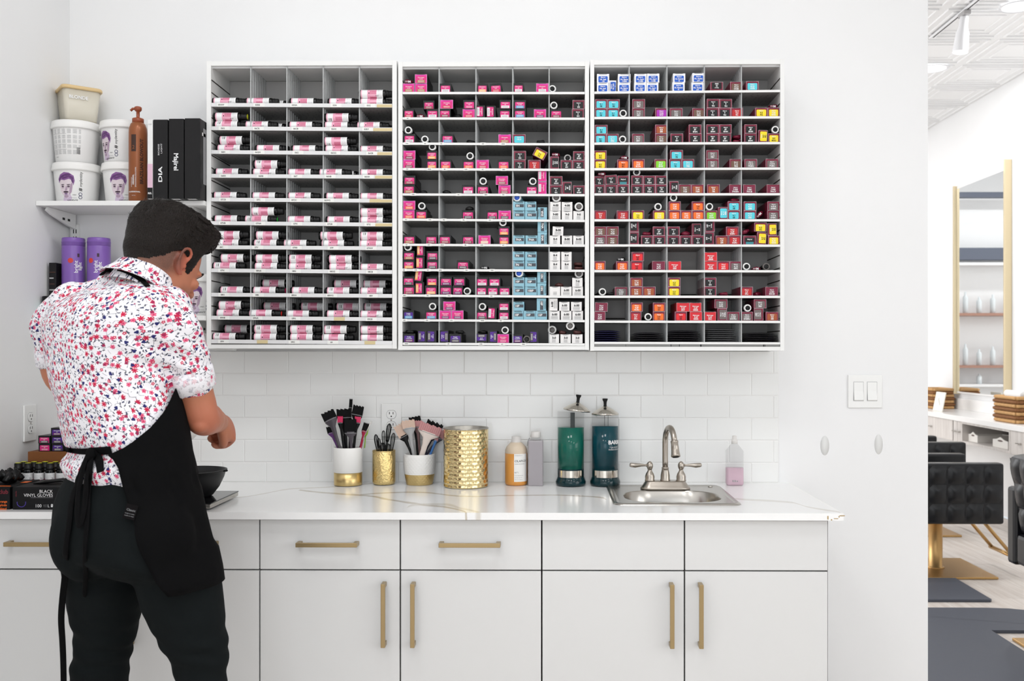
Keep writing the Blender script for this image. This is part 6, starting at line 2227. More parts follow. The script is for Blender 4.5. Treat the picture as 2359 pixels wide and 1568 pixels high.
rad = math.hypot(dx, dy) / 2
ux, uy = dx / (2 * rad), dy / (2 * rad)
topz = PY(1535, 978, yt - .05).z - zt0 - rt_
zc_ = topz - rad
pts = [(0, 0, .06), (0, 0, zc_ * .6), (0, 0, zc_)]
for k in range(1, 15):
    a = math.pi * k / 14 * .93
    q = rad - rad * math.cos(a)
    pts.append((ux * q, uy * q, zc_ + rad * math.sin(a)))
b.tube(pts, rt_, m_nickel, 20)
b.obj('spout', root)
e = Vector(pts[-1])
dirn = (Vector(pts[-1]) - Vector(pts[-2])).normalized()
b = MB()
b.tube([e - dirn * .004, e - dirn * .0038, e + dirn * .002, e + dirn * .0025, e + dirn * .03, e + dirn * .042, e + dirn * .044, e + dirn * .048], [.0115, .0125, .0125, .0115, .0130, .0145, .0150, .0140], m_nickel, 24)
b.tube([e + dirn * .048, e + dirn * .0495], [.0105, .0100], m_dark, 20)
b.obj('spray_head', root)
for s, px in ((-1, 1497), (1, 1569)):
    hx_ = PY(px, 1100, yt).x - ct_.x
    b = MB()
    b.lathe([(.0165, .026), (.0165, .029), (.0152, .031), (.0160, .040), (.0130, .050), (.0080, .058), (.0065, .062), (.0078, .064), (.0078, .066), (.0090, .067), (.0108, .074), (.0100, .082), (.0060, .088), (.0030, .090), (.001, .0905)], m_nickel, 28, org=(hx_, 0, 0))
    h = b.obj('handle', root)
    b = MB()
    zz = .0775
    b.tube([(hx_ + s * .008, 0, zz), (hx_ + s * .016, -.001, zz), (hx_ + s * .03, -.002, zz + .0005), (hx_ + s * .048, -.003, zz - .0005), (hx_ + s * .062, -.003, zz + .001), (hx_ + s * .0665, -.003, zz + .0015)], [.0050, .0036, .0052, .0078, .0070, .0052], m_nickel, 16)
    b.obj('lever', h)

# ================================================================== salon beyond the partition wall
m_station = mat('pale_grey_wood', (214, 208, 202), 0.45)
nt = NT(m_station)
_tc = nt.n('ShaderNodeTexCoord')
_mp = nt.n('ShaderNodeMapping')
_mp.inputs['Scale'].default_value = (3, 30, 2)
nt.l(_tc.outputs['Object'], _mp.inputs['Vector'])
_n1 = nt.noise(_mp.outputs['Vector'], 1.5, 4)
nt.l(nt.ramp(_n1.outputs['Fac'], [(.3, rgb(202, 195, 190)), (.7, rgb(224, 219, 214))]), nt.b.inputs['Base Color'])
m_stop = mat('white_station_top', (240, 238, 236), 0.25)
m_niche = mat('dark_taupe_niche', (112, 96, 90), 0.6)
XSF = 3.35
ST_B, ST_T, ST_TOP = 0.618, 0.792, 0.835


def yx(px, x):
    return PX(px, 900, x).y


yu0 = yx(2359 + 60, XSF)
yu_a = yx(2327, XSF)
yu_b = yx(2214, XSF)
yu_c = yx(2196, XSF)
yu_d = yx(2133 - 110, XSF)

root = empty('station_worktop', ((XSF + XR) / 2, (yu0 + yu_d) / 2, ST_T))
tag(root, 'white styling station worktop under the salon mirror', 'worktop')
MB().box(XSF - .012 - root.location.x, XR - .001 - root.location.x, yu0 - root.location.y, yu_d - root.location.y, 0.0004, ST_TOP - ST_T, m_stop, bevel=.003).obj('slab', root)
MB().box(XR - .02 - root.location.x, XR - .001 - root.location.x, yu0 - root.location.y, yu_d - root.location.y, ST_TOP - ST_T + .0004, ST_TOP - ST_T + .10, m_stop, bevel=.002).obj('upstand', root)


def station(y0, y1, name, label, niche=False, drawer=True):
    r = empty(name, ((XSF + XR) / 2, (y0 + y1) / 2, ST_B))
    tag(r, label, 'cabinet', 'wall-hung styling station cabinets')
    ox, oy = r.location.x, r.location.y
    L = (y1 - y0) / 2
    if niche:
        b = MB()
        b.box(XSF - ox, XR - .002 - ox, -L, L, 0, .018, m_station)
        b.box(XSF - ox, XR - .002 - ox, -L, L, ST_T - ST_B - .016, ST_T - ST_B, m_station)
        b.box(XSF - ox, XR - .002 - ox, -L, -L + .02, .018, ST_T - ST_B - .016, m_station)
        b.box(XSF - ox, XR - .002 - ox, L - .02, L, .018, ST_T - ST_B - .016, m_station)
        b.obj('frame', r)
        MB().box(XR - .02 - ox, XR - .0025 - ox, -L + .02, L - .02, .018, ST_T - ST_B - .016, m_niche).obj('back_panel', r)
    else:
        MB().box(XSF + .018 - ox, XR - .002 - ox, -L, L, 0, ST_T - ST_B, m_station).obj('carcass', r)
        n = 2
        for k in range(n):
            a = -L + 2 * L * k / n + .002
            c = -L + 2 * L * (k + 1) / n - .002
            d = MB().box(XSF - ox, XSF + .017 - ox, a, c, .003, ST_T - ST_B - .003, m_station, bevel=.001).obj('drawer_front', r)
            MB().box(XSF - .02 - ox, XSF - ox - .0004, (a + c) / 2 - .03, (a + c) / 2 + .03, .085, .093, m_steel, bevel=.002).obj('handle', d)


station(yu0, yu_a - .002, 'station_cabinet', 'pale wood station cabinet at the right edge, below the wicker basket')
station(yu_a, yu_b, 'station_cabinet', 'open station cabinet holding two white bins', niche=True)
station(yu_b + .002, yu_c - .004, 'station_cabinet', 'narrow pale wood station panel beside the open niche')
station(yu_c + .012, yu_d, 'station_cabinet', 'pale wood drawer station beside the partition wall edge')

# small white bins in the niche
m_bin = mat('white_bin', (240, 236, 230), 0.5)
for i, (px0, px1) in enumerate(((2221, 2252), (2287, 2322))):
    yb0, yb1 = sorted((yx(px0, XSF + .05), yx(px1, XSF + .05)))
    yb0, yb1 = max(yb0, yu_a + .022), min(yb1, yu_b - .022)
    if yb1 - yb0 < .08:
        yb0 = yb1 - .10
    r = empty('storage_bin', (XSF + .05, (yb0 + yb1) / 2, ST_B + .0186))
    tag(r, ['small white bin at the far end of the open niche', 'small white bin with hand hole at the near end of niche'][i], 'bin', 'white bins in the station niche')
    L = (yb1 - yb0) / 2
    h = .072
    b = MB()
    pr = [(-L, 0), (L, 0), (L, h * .78), (L * .5, h * .86), (0, h * 1.12), (-L * .5, h * .86), (-L, h * .78)]
    b.loft([[(0, y, z) for y, z in pr], [(.006, y, z) for y, z in pr]], m_bin, True, True, False)
    b.obj('front', r)
    b = MB()
    b.box(.006, .28, -L, -L + .005, 0, h * .78, m_bin).box(.006, .28, L - .005, L, 0, h * .78, m_bin).box(.006, .28, -L + .005, L - .005, 0, .004, m_bin).box(.275, .28, -L + .005, L - .005, .004, h * .78, m_bin)
    b.obj('walls', r)
    MB().loft([[(-.0006, y, z) for y, z in ell(0, h * .72, L * .34, h * .10, 14)], [(-.0001, y, z) for y, z in ell(0, h * .72, L * .34, h * .10, 14)]], m_niche, True, True, False).obj('hand_hole', r)

# tall mirror with brass side rails
m_mirror = mat('mirror_glass', (250, 252, 252), 0.01, 1.0)
m_pale_brass = mat('pale_brass', (220, 204, 170), 0.35, 0.7)
ym0, ym1 = PX(2330, 600, XR).y, PX(2211, 600, XR).y
zm0, zm1 = .985, 2.88
r = empty('wall_mirror', (XR - .001, (ym0 + ym1) / 2, zm0))
tag(r, 'tall salon wall mirror with brass side rails', 'mirror')
L = (ym1 - ym0) / 2
MB().box(-.030, 0, -L, L, 0, zm1 - zm0, m_stop).obj('backing', r)
MB().box(-.0335, -.0305, -L + .02, L - .02, .015, zm1 - zm0 - .03, m_mirror).obj('glass', r)
for s in (-1, 1):
    MB().box(-.06, -.0005, s * L - .012, s * L + .012, -.01, zm1 - zm0 + (.05 if s < 0 else .0), m_pale_brass, bevel=.002).obj('side_rail', r)

# wicker baskets, sign card
m_wick = mat('wicker_light', (196, 152, 100), 0.7)
m_wick2 = mat('wicker_dark', (132, 88, 50), 0.7)


def basket(cx, cy, hx, hy, h, label):
    r = empty('wicker_basket', (cx, cy, ST_TOP + .0006))
    tag(r, label, 'basket', 'wicker baskets on the styling station')
    n = 7
    for k in range(n):
        z = h * (k + .5) / n
        b = MB()
        pts = []
        per = []
        N = 48
        for j in range(N):
            t = 4 * j / N
            e, f = int(t), t % 1
            p = [(-hx + 2 * hx * f, -hy), (hx, -hy + 2 * hy * f), (hx - 2 * hx * f, hy), (-hx, hy - 2 * hy * f)][e]
            w = .004 * (1 if (j + k) % 2 else -1)
            nx = [(0, -1), (1, 0), (0, 1), (-1, 0)][e]
            per.append((p[0] + nx[0] * w, p[1] + nx[1] * w, z))
        per.append(per[0])
        b.tube(per, h / n * .52, m_wick if k % 2 == 0 else m_wick2, 6)
        b.obj('woven_strand', r)
    MB().box(-hx + .004, hx - .004, -hy + .004, hy - .004, .002, .010, m_wick2).obj('base', r)
    return r


yb_ = (PX(2303, 950, 3.45).y)
rb_ = basket(3.50, yb_ - .20, .10, .17,   .20, 'wicker basket of rolled white towels at the right edge')
for k in range(4):
    t = MB().lathe([(.001, -.13), (.024, -.13), (.026, -.125), (.026, .125), (.024, .13), (.001, .13)], mat('white_towel', (240, 240, 240), .9), 16, 'y', caps=False)
    o = t.obj('rolled_towel')
    o.location = (3.50 - .055 + .055 * (k % 3) + (.027 if k == 3 else 0), yb_ - .20, ST_TOP + .168 + (.046 if k == 3 else 0))
    tag(o, 'rolled white towel in the wicker basket, ' + ['nearest the viewer side', 'middle one', 'nearest the wall', 'on top of the others'][k], 'towel', 'rolled towels in the basket')
yb2 = PX(2150, 930, 3.55).y
basket(3.60, yb2 + .05, .09, .16, .19, 'wicker basket behind the white sign card by the partition wall')
r = empty('sign_card', (3.44, PX(2160, 930, 3.44).y, ST_TOP + .0008))
tag(r, 'cream standing sign card in front of the wicker basket', 'sign')
b = MB()
ang = math.radians(78)
b.box(-.004, .004, -.10, .10, 0, .17, mat('cream_card', (246, 242, 230), .5), Matrix.Rotation(.2, 4, 'Y'))
b.obj('card', r)
b = MB()
for k in range(3):
    b.box(-.0052, -.0046, -.03 + .02 * k, -.02 + .02 * k, .05 + .02 * k, .075 + .02 * k, m_txtgrey, Matrix.Rotation(.2, 4, 'Y'))
b.obj('print', r)

# outlet on the wall under the station
yo_ = PX(2342, 1065, XR).y
r = empty('wall_outlet', (XR - .0005, yo_, PX(2342, 1064, XR).z), math.radians(-90))
tag(r, 'small white outlet on the salon wall below the station', 'outlet')
MB().box(-.04, .04, -.007, 0, -.055, .055, m_plastic_w, bevel=.002).obj('cover_plate', r)
MB().box(-.02, .02, -.009, -.0071, -.035, .035, m_inkgrey, bevel=.001).obj('receptacle', r)

# ---------------------------------------------------------------- styling chairs (all face the mirror, +X)
m_leather = mat('black_leather', (20, 21, 25), 0.30, spec=0.5)
m_seam = mat('leather_seam', (10, 10, 11), 0.6)
m_goldbase = mat('satin_gold', (196, 158, 104), 0.34, 0.8)


def quilt(b, org, ux, uz, nx, W, Hh, cols, rows, puff=.012):
    """cushioned squares on a plane; ux, uz unit vectors, nx outward normal"""
    o, ux, uz, nx = Vector(org), Vector(ux), Vector(uz), Vector(nx)
    N = 5
    for c in range(cols):
        for r_ in range(rows):
            vs, fs = [], []
            for i in range(N + 1):
                for j in range(N + 1):
                    fx, fz = i / N, j / N
                    e = (max(0, math.sin(math.pi * fx)) * max(0, math.sin(math.pi * fz))) ** .4
                    vs.append(o + ux * ((c + fx) * W / cols) + uz * ((r_ + fz) * Hh / rows) + nx * (puff * e))
            for i in range(N):
                for j in range(N):
                    q = i * (N + 1) + j
                    fs.append((q, q + N + 1, q + N + 2, q + 1))
            b.add(vs, fs, m_leather, True)


def styling_chair(x, y, label, dz=0.0):
    r = empty('styling_chair', (x, y, .0008))
    tag(r, label, 'chair', 'black styling chairs facing the mirror')
    za, zb2 = .335 + dz, .70 + dz
    MB().box(-.27, .27, -.27, .27, 0, .014, m_goldbase, bevel=.003).obj('base_plate', r)
    MB().lathe([(.055, .0144), (.05, .02), (.042, .022), (.042, .30 + dz), (.06, .315 + dz), (.06, za + .005)], m_goldbase, 32).obj('column', r)
    b = MB()
    b.box(-.275, .27, -.225, .225, za + .006, za + .15, m_leather, bevel=.02)
    b.obj('seat', r)
    for s in (-1, 1):
        b = MB()
        b.box(-.28, .29, s * .265 - .038, s * .265 + .038, za, zb2, m_leather, bevel=.016)
        quilt(b, (-.27, s * .265 + s * .036, za + .012), (1, 0, 0), (0, 0, 1), (0, s, 0), .55, zb2 - za - .024, 5, 3, .017)
        b.obj('armrest', r)
    b = MB()
    R = Matrix.Translation((-.205, 0, za + .153)) @ Matrix.Rotation(-.16, 4, 'Y')
    b.box(-.045, .035, -.222, .222, 0, .375, m_leather, R, bevel=.02)
    bb = MB()
    quilt(bb, (-.044, .215, .01), (0, -1, 0), (0, 0, 1), (-1, 0, 0), .43, .355, 5, 3, .017)
    for vv in range(len(bb.v)):
        bb.v[vv] = tuple(R @ Vector(bb.v[vv]))
    b.add(bb.v, bb.f, m_leather, True)
    b.obj('backrest', r)
    b = MB()
    for s in (-1, 1):
        b.tube([(.22, s * .14, za + .01), (.42, s * .14, .11)], .011, m_goldbase, 8)
    b.tube([(.42, -.17, .11), (.42, .17, .11)], .013, m_goldbase, 10)
    b.obj('footrest', r)
    return r


pa = PZ(2152, 1311, 0)
styling_chair(2.41, pa.y, 'black quilted styling chair on gold column, middle of three')
styling_chair(2.45, 4.29 + CAM.y, 'black quilted styling chair cut by the right edge', .03)
styling_chair(2.75, 7.35 + CAM.y, 'black styling chair farthest away, behind the middle one')

# ---------------------------------------------------------------- floor mats
m_mat = mat('dark_rubber_mat', (78, 82, 92), 0.55, bump=(25, .15))


def flat_outline(pts, z, m, nm, label, th=.016):
    b = MB()
    b.loft([[(x, y, .0004) for x, y in pts], [(x, y, th - .004) for x, y in pts], [(pts_c(pts, i)[0], pts_c(pts, i)[1], th) for i in range(len(pts))]], m, True, False, False)
    top = [(pts_c(pts, i)[0], pts_c(pts, i)[1], th) for i in range(len(pts))]
    bm = bmesh.new()
    vs = [bm.verts.new(p) for p in top]
    bm.faces.new(vs)
    bmesh.ops.triangulate(bm, faces=bm.faces[:])
    bm.verts.index_update()
    b.add([v.co.copy() for v in bm.verts], [[v.index for v in f.verts] for f in bm.faces], m)
    bm.free()
    o = b.obj(nm)
    tag(o, label, 'mat', 'rubber floor mats by the styling chairs')
    return o


def pts_c(pts, i):
    cx = sum(p[0] for p in pts) / len(pts)
    cy = sum(p[1] for p in pts) / len(pts)
    return (cx + (pts[i][0] - cx) * .985, cy + (pts[i][1] - cy) * .985)


yA = PZ(2200, 1405, 0).y
xA = PZ(2325, 1405, 0).x
yN = 3.35 + CAM.y
nx0, ny1 = PZ(2285, 1460, 0).x, PZ(2285, 1460, 0).y
m1 = [(1.36, yN), (1.36, yA)]
for k in range(7):
    a = math.radians(90 - 15 * k)
    m1.append((xA - .12 + .42 * math.cos(a), yA - .42 + .42 * math.sin(a)))
m1 += [(xA + .30, ny1 + .012), (nx0, ny1 + .012), (nx0, yN)]
flat_outline(m1, 0, m_mat, 'floor_mat', 'large dark rubber mat with a notch for the chair base')
p0, p1, p2 = PZ(2137, 1333, 0), PZ(2225, 1338, 0), PZ(2282, 1387, 0)
flat_outline([(1.40, p2.y), (p2.x, p2.y), (p2.x + .015, p2.y + .02), (p1.x - .05, pa.y - .285), (1.40, pa.y - .285)], 0, m_mat, 'floor_mat', 'small dark rubber mat in front of the middle styling chair')

# ---------------------------------------------------------------- track light and recessed spots
m_lampw = mat('white_lamp_metal', (236, 236, 238), 0.35)
m_glow = mat('lamp_glow', (255, 255, 255), 0.5, emit=((252, 253, 255), 2.2))
xt = PZ(2200, 36, CEIL).x
r = empty('track_light', (xt, 0, CEIL))
tag(r, 'white ceiling track with a hanging spotlight', 'track light')
yt0, yt1 = 2.2, PZ(2140, 80, CEIL).y
MB().box(-.018, .018, yt0, yt1, -.026, -.016, m_lampw, bevel=.002).obj('track', r)
MB().box(-.004, .004, yt0 + .02, yt1 - .02, -.0275, -.0262, m_dark).obj('slot', r)
yl = PZ(2220, 18, CEIL).y
MB().box(-.022, .022, yl - .05, yl + .05, -.055, -.0278, mat('grey_adapter', (170, 168, 168), .4), bevel=.003).obj('adapter', r)
hd = MB()
Mh = Matrix.Translation((0, yl, -.055)) @ Matrix.Rotation(.12, 4, 'Y')
hd.lathe([(.001, 0), (.024, -.002), (.026, -.01), (.028, -.07), (.040, -.11), (.046, -.20), (.047, -.235)], m_lampw, 32, caps=False, M=Mh)
h = hd.obj('lamp_head', r)
MB().lathe([(.045, -.232), (.001, -.230)], m_glow, 32, caps=False, M=Mh).obj('bulb', h)
for i, (lx, ly) in enumerate(SALON_LAMPS):
    r = empty('recessed_light', (lx, ly, CEIL))
    tag(r, ['round recessed ceiling light, hidden behind the partition', 'round recessed ceiling light at the top right corner', 'round recessed ceiling light beside the partition edge', 'round recessed ceiling light added to brighten the far wall, left', 'round recessed ceiling light added to brighten the far wall, right'][i], 'light', 'recessed ceiling lights in the salon')
    MB().lathe([(.115, -.0245), (.115, -.020), (.098, -.0195), (.098, -.0245)], m_lampw, 32, caps=False).obj('trim_ring', r)
    MB().lathe([(.001, -.0205), (.096, -.0205)], m_glow, 32, caps=False).obj('lens', r)
for i, (lx, ly) in enumerate(LAMPS):
    r = empty('ceiling_panel_light', (lx, ly, CEIL))
    tag(r, ['square ceiling panel light above the man', 'square ceiling panel light above the sink side', 'square ceiling panel light behind the viewer, left', 'square ceiling panel light behind the viewer, middle', 'square ceiling panel light beside the partition end', 'square ceiling panel light behind the viewer, right'][i], 'light', 'square panel lights above the viewer')
    MB().box(-.30, .30, -.30, .30, -.016, -.0005, m_lampw).obj('frame', r)
    MB().box(-.27, .27, -.27, .27, -.018, -.0161, m_glow).obj('diffuser', r)

# ---------------------------------------------------------------- retail shelves on the far wall, seen in the mirror
m_retail = mat('white_retail_shelf', (236, 236, 236), 0.4)
r = empty('retail_shelf_unit', (2.25, YB - .16, 0))
tag(r, 'white retail shelf unit on the far wall, seen in the mirror', 'shelf unit')
MB().box(-.9, .9, .14, .155, 0, 2.9, m_retail).obj('back_panel', r)
for z in (.55, .98, 1.20, 1.81, 2.40):
    MB().box(-.9, .9, -.10, .139, z - .03, z, mat('shelf_brown_edge', (168, 128, 112), .5) if z in (1.81, 1.20) else m_retail).obj('shelf', r)
MB().box(-.9, .9, -.11, -.0, 2.43, 2.57, mat('slate_band', (92, 98, 112), .5)).obj('slate_panel', r)
MB().box(-.9, .9, -.11, -.0, 3.16, 3.22, mat('slate_band')).obj('header', r)
m_rb = mat('pale_retail_bottle', (214, 220, 222), .3)
n = 0
for z in (.98, 1.20, 1.81):
    for k in range(11):
        if z == .98 and k % 2:
            continue
        n += 1
        x = 2.25 - .8 + .16 * k
        hh = .12 if z == .98 else .19 + .03 * ((k * 5) % 3)
        b = MB().lathe([(.026, 0), (.03, .003), (.03, hh * .72), (.022, hh * .8), (.012, hh * .84), (.012, hh), (.001, hh)], m_rb, 12, caps=False)
        o = b.obj('retail_bottle')
        o.location = (x, YB - .16 - .03, z + .0006)
        tag(o, 'pale bottle on the %s shelf in the mirror, %s from the left there' % ({.98: 'lowest', 1.2: 'middle', 1.81: 'upper'}[z], ORD[k + 1]), 'bottle', 'retail bottles on the far wall')

# ================================================================== the man mixing colour
from mathutils.bvhtree import BVHTree

PH = math.radians(38)
FW = Vector((math.sin(PH), math.cos(PH), 0))
RT = Vector((math.cos(PH), -math.sin(PH), 0))
foot = PY(300, 800, -1.045)
PERSON = empty('person', (foot.x, -1.045, 0.0))
tag(PERSON, 'man in floral shirt, black apron and dark trousers, bent over the worktop mixing colour', 'person')
PO = PERSON.location.copy()


def solid(parts, name, voxel, smooth_it, mats, parent=PERSON, post=None):
    """voxel-union of closed pieces into one continuous surface"""
    mb = MB()
    for p in parts:
        mb.add(p.v, p.f, mats[0], True)
    me = mb.mesh(name)
    bm = bmesh.new()
    bm.from_mesh(me)
    bmesh.ops.recalc_face_normals(bm, faces=bm.faces[:])
    bm.to_mesh(me)
    bm.free()
    tmp = bpy.data.objects.new('tmp', me)
    COL.objects.link(tmp)
    rm = tmp.modifiers.new('r', 'REMESH')
    rm.mode = 'VOXEL'
    rm.voxel_size = voxel
    if smooth_it:
        sm = tmp.modifiers.new('s', 'SMOOTH')
        sm.factor = .5
        sm.iterations = smooth_it
    dg = bpy.context.evaluated_depsgraph_get()
    out = bpy.data.meshes.new_from_object(tmp.evaluated_get(dg))
    bpy.data.objects.remove(tmp)
    out.name = name
    out.materials.clear()
    for m in mats:
        out.materials.append(m)
    for p in out.polygons:
        p.use_smooth = True
    if post:
        post(out)
    bv = BVHTree.FromPolygons([v.co.copy() for v in out.vertices], [tuple(p.vertices) for p in out.polygons])
    for v in out.vertices:
        v.co = v.co - PO
    out.update()
    o = bpy.data.objects.new(name, out)
    COL.objects.link(o)
    o.parent = parent
    return o, bv


def ell_ring(c, a, b, n=40, z=None):
    return [c + RT * (a * math.cos(2 * math.pi * j / n)) + FW * (b * math.sin(2 * math.pi * j / n)) for j in range(n)]


def ring_from_px(py, L, R, y, ratio):
    """ellipse whose screen outline spans L..R at that height and depth"""
    zc = PY((L + R) / 2, py, y)
    s = scale_at(y)
    half = (R - L) / 2 / s
    vd = Vector((zc.x - CAM.x, zc.y - CAM.y, 0)).normalized()
    sd = Vector((vd.y, -vd.x, 0))
    ca, cb = RT.dot(sd), FW.dot(sd)
    a = half * abs(vd.y) / math.sqrt(ca * ca + (ratio * cb) ** 2)
    return zc, a, a * ratio


def interp(tab, py):
    if py <= tab[0][0]:
        return tab[0][1:]
    for p, q in zip(tab, tab[1:]):
        if p[0] <= py <= q[0]:
            t = (py - p[0]) / (q[0] - p[0])
            return tuple(a + (b - a) * t for a, b in zip(p[1:], q[1:]))
    return tab[-1][1:]


def capsule(p0, p1, r0, r1, n=16, k=5):
    p0, p1 = Vector(p0), Vector(p1)
    d = (p1 - p0)
    L = d.length
    d.normalize()
    pts, rs = [], []
    for i in range(k):
        a = math.pi / 2 * (1 - i / k)
        pts.append(p0 - d * (r0 * math.sin(a)))
        rs.append(max(1e-4, r0 * math.cos(a)))
    for i in range(5):
        t = i / 4
        pts.append(p0 + d * (L * t))
        rs.append(r0 + (r1 - r0) * t)
    for i in range(1, k + 1):
        a = math.pi / 2 * (i / k)
        pts.append(p1 + d * (r1 * math.sin(a)))
        rs.append(max(1e-4, r1 * math.cos(a)))
    return MB().tube(pts, rs, m_black, n)


def limb(pts, rs, n=18, per=4):
    """smooth tapered chain with rounded ends"""
    P = [Vector(p) for p in pts]
    out, ro = [], []
    for i in range(len(P) - 1):
        p0, p1, p2, p3 = P[max(i - 1, 0)], P[i], P[i + 1], P[min(i + 2, len(P) - 1)]
        for k in range(per):
            t = k / per
            out.append(.5 * ((2 * p1) + (p2 - p0) * t + (2 * p0 - 5 * p1 + 4 * p2 - p3) * t * t + (3 * p1 - p0 - 3 * p2 + p3) * t ** 3))
            ro.append(rs[i] + (rs[i + 1] - rs[i]) * (t * t * (3 - 2 * t)))
    out.append(P[-1])
    ro.append(rs[-1])
    d0 = (out[0] - out[1]).normalized()
    d1 = (out[-1] - out[-2]).normalized()
    pre, prr, suf, sur = [], [], [], []
    for i in range(4):
        a = math.pi / 2 * (1 - i / 4)
        pre.append(out[0] + d0 * (ro[0] * math.sin(a)))
        prr.append(max(1e-4, ro[0] * math.cos(a)))
    for i in range(1, 5):
        a = math.pi / 2 * i / 4
        suf.append(out[-1] + d1 * (ro[-1] * math.sin(a)))
        sur.append(max(1e-4, ro[-1] * math.cos(a)))
    return MB().tube(pre + out + suf, prr + ro + sur, m_black, n)


def ellipsoid(c, axes, rad, n=20, k=12):
    c = Vector(c)
    ax = [Vector(a).normalized() for a in axes]
    rings = []
    for i in range(k + 1):
        t = math.pi * i / k
        st, ct = max(1e-3, math.sin(t)), math.cos(t)
        rings.append([c + ax[2] * (rad[2] * ct) + ax[0] * (rad[0] * st * math.cos(2 * math.pi * j / n)) + ax[1] * (rad[1] * st * math.sin(2 * math.pi * j / n)) for j in range(n)])
    return MB().loft(rings, m_black)


# ------------------------------------------------------------------ torso tables: photo row -> outline left, right, depth, thickness ratio
TORSO = [
    (652, 250, 376, -0.990, .66), (666, 196, 404, -0.990, .60), (684, 146, 420, -0.992, .57), (708, 108, 428, -0.994, .56), (740, 92, 424, -1.002, .57), (790, 94, 412, -1.012, .62),
    (840, 106, 402, -1.022, .65), (890, 114, 404, -1.030, .66), (940, 128, 414, -1.036, .66), (990, 139, 424, -1.040, .66), (1037, 149, 431, -1.043, .66), (1070, 143, 438, -1.045, .68), (1100, 150, 444, -1.046, .70)]
HIPS = [
    (1085, 160, 440, -1.045, .70), (1120, 138, 452, -1.048, .72), (1160, 122, 462, -1.050, .76), (1200, 117, 470, -1.052, .78), (1240, 119, 478, -1.054, .78), (1272, 132, 486, -1.054, .70), (1300, 170, 470, -1.052, .56), (1325, 225, 430, -1.05, .42)]
LEGL = [(1255, 132, 300, -1.02), (1310, 149, 330, -1.015), (1350, 156, 342, -1.01), (1400, 164, 325, -1.005), (1450, 172, 312, -1.0), (1490, 176, 303, -1.0), (1530, 169, 296, -1.0), (1568, 165, 291, -1.0), (1700, 176, 280, -0.99), (1850, 184, 270, -.985), (2000, 190, 262, -.98), (2070, 188, 262, -.975)]
LEGR = [(1255, 290, 490, -1.085), (1310, 306, 502, -1.09), (1350, 318, 508, -1.09), (1400, 331, 514, -1.09), (1450, 357, 518, -1.09), (1490, 380, 523, -1.09), (1530, 400, 524, -1.09), (1568, 406, 521, -1.09), (1700, 418, 516, -1.10), (1850, 430, 508, -1.10), (2000, 438, 502, -1.10), (2080, 436, 502, -1.10)]


def torso_loft(tab, off=0.0, ratio_mul=1.0):
    rings = []
    for py, L, R, y, rt in tab:
        c, a, b = ring_from_px(py, L, R, y, rt)
        rings.append(ell_ring(c, a + off, b * ratio_mul + off))
    return MB().loft(rings, m_black)


def leg_loft(tab, off=0.0):
    rings = []
    for py, L, R, y in tab:
        c = PY((L + R) / 2, py, y)
        r = (R - L) / 2 / scale_at(y) + off
        rings.append([c + Vector((r * math.cos(2 * math.pi * j / 28), r * math.sin(2 * math.pi * j / 28), 0)) for j in range(28)])
    return MB().loft(rings, m_black)


# ------------------------------------------------------------------ key joints
SH_R = PY(404, 748, -1.075)
EL_R = PY(466, 962, -1.01)
WR_R = PY(503, 972, -.785)
SH_L = PY(128, 752, -.915)
EL_L = PY(140, 868, -.90)
WR_L = PY(318, 985, -.67)
NECK0 = PY(318, 668, -.975)
HC = PY(376, 603, -.955)

PSI, PIT = math.radians(65), math.radians(24)
hf0 = Vector((math.cos(PSI), math.sin(PSI), 0))
HR = Vector((math.sin(PSI), -math.cos(PSI), 0))
HF = hf0 * math.cos(PIT) - Vector((0, 0, 1)) * math.sin(PIT)
HU = hf0 * math.sin(PIT) + Vector((0, 0, 1)) * math.cos(PIT)


def H(x, y, z):
    """head space: right, forward, up -> world"""
    return HC + HR * x + HF * y + HU * z


# ------------------------------------------------------------------ head
SL = [(.1155, .012, -.018, .012), (.109, .045, -.055, .043), (.092, .070, -.080, .062), (.065, .086, -.095, .072), (.035, .092, -.101, .0765), (.008, .094, -.101, .0775), (-.008, .094, -.098, .0770), (-.020, .088, -.092, .0755), (-.035, .088, -.084, .073), (-.052, .090, -.072, .070),
      (-.068, .090, -.056, .066), (-.082, .089, -.036, .060), (-.096, .087, -.012, .052), (-.108, .084, .012, .042), (-.117, .076, .030, .028), (-.1205, .066, .042, .012)]
SL = SL[::-1]


def head_loft():
    rings = []
    for z, f, bk, w in SL:
        cy = (f + bk) / 2
        hy = (f - bk) / 2
        ring = []
        for j in range(32):
            a = 2 * math.pi * j / 32
            ca, sa = math.cos(a), math.sin(a)
            # a little squarer in front, rounder at the back
            x = w * math.copysign(abs(ca) ** .92, ca) * (1 - .10 * max(0, sa) ** 2)
            y = cy + hy * math.copysign(abs(sa) ** .95, sa)
            ring.append(H(x, y, z))
        rings.append(ring)
    return MB().loft(rings, m_black)


body_parts = [head_loft()]
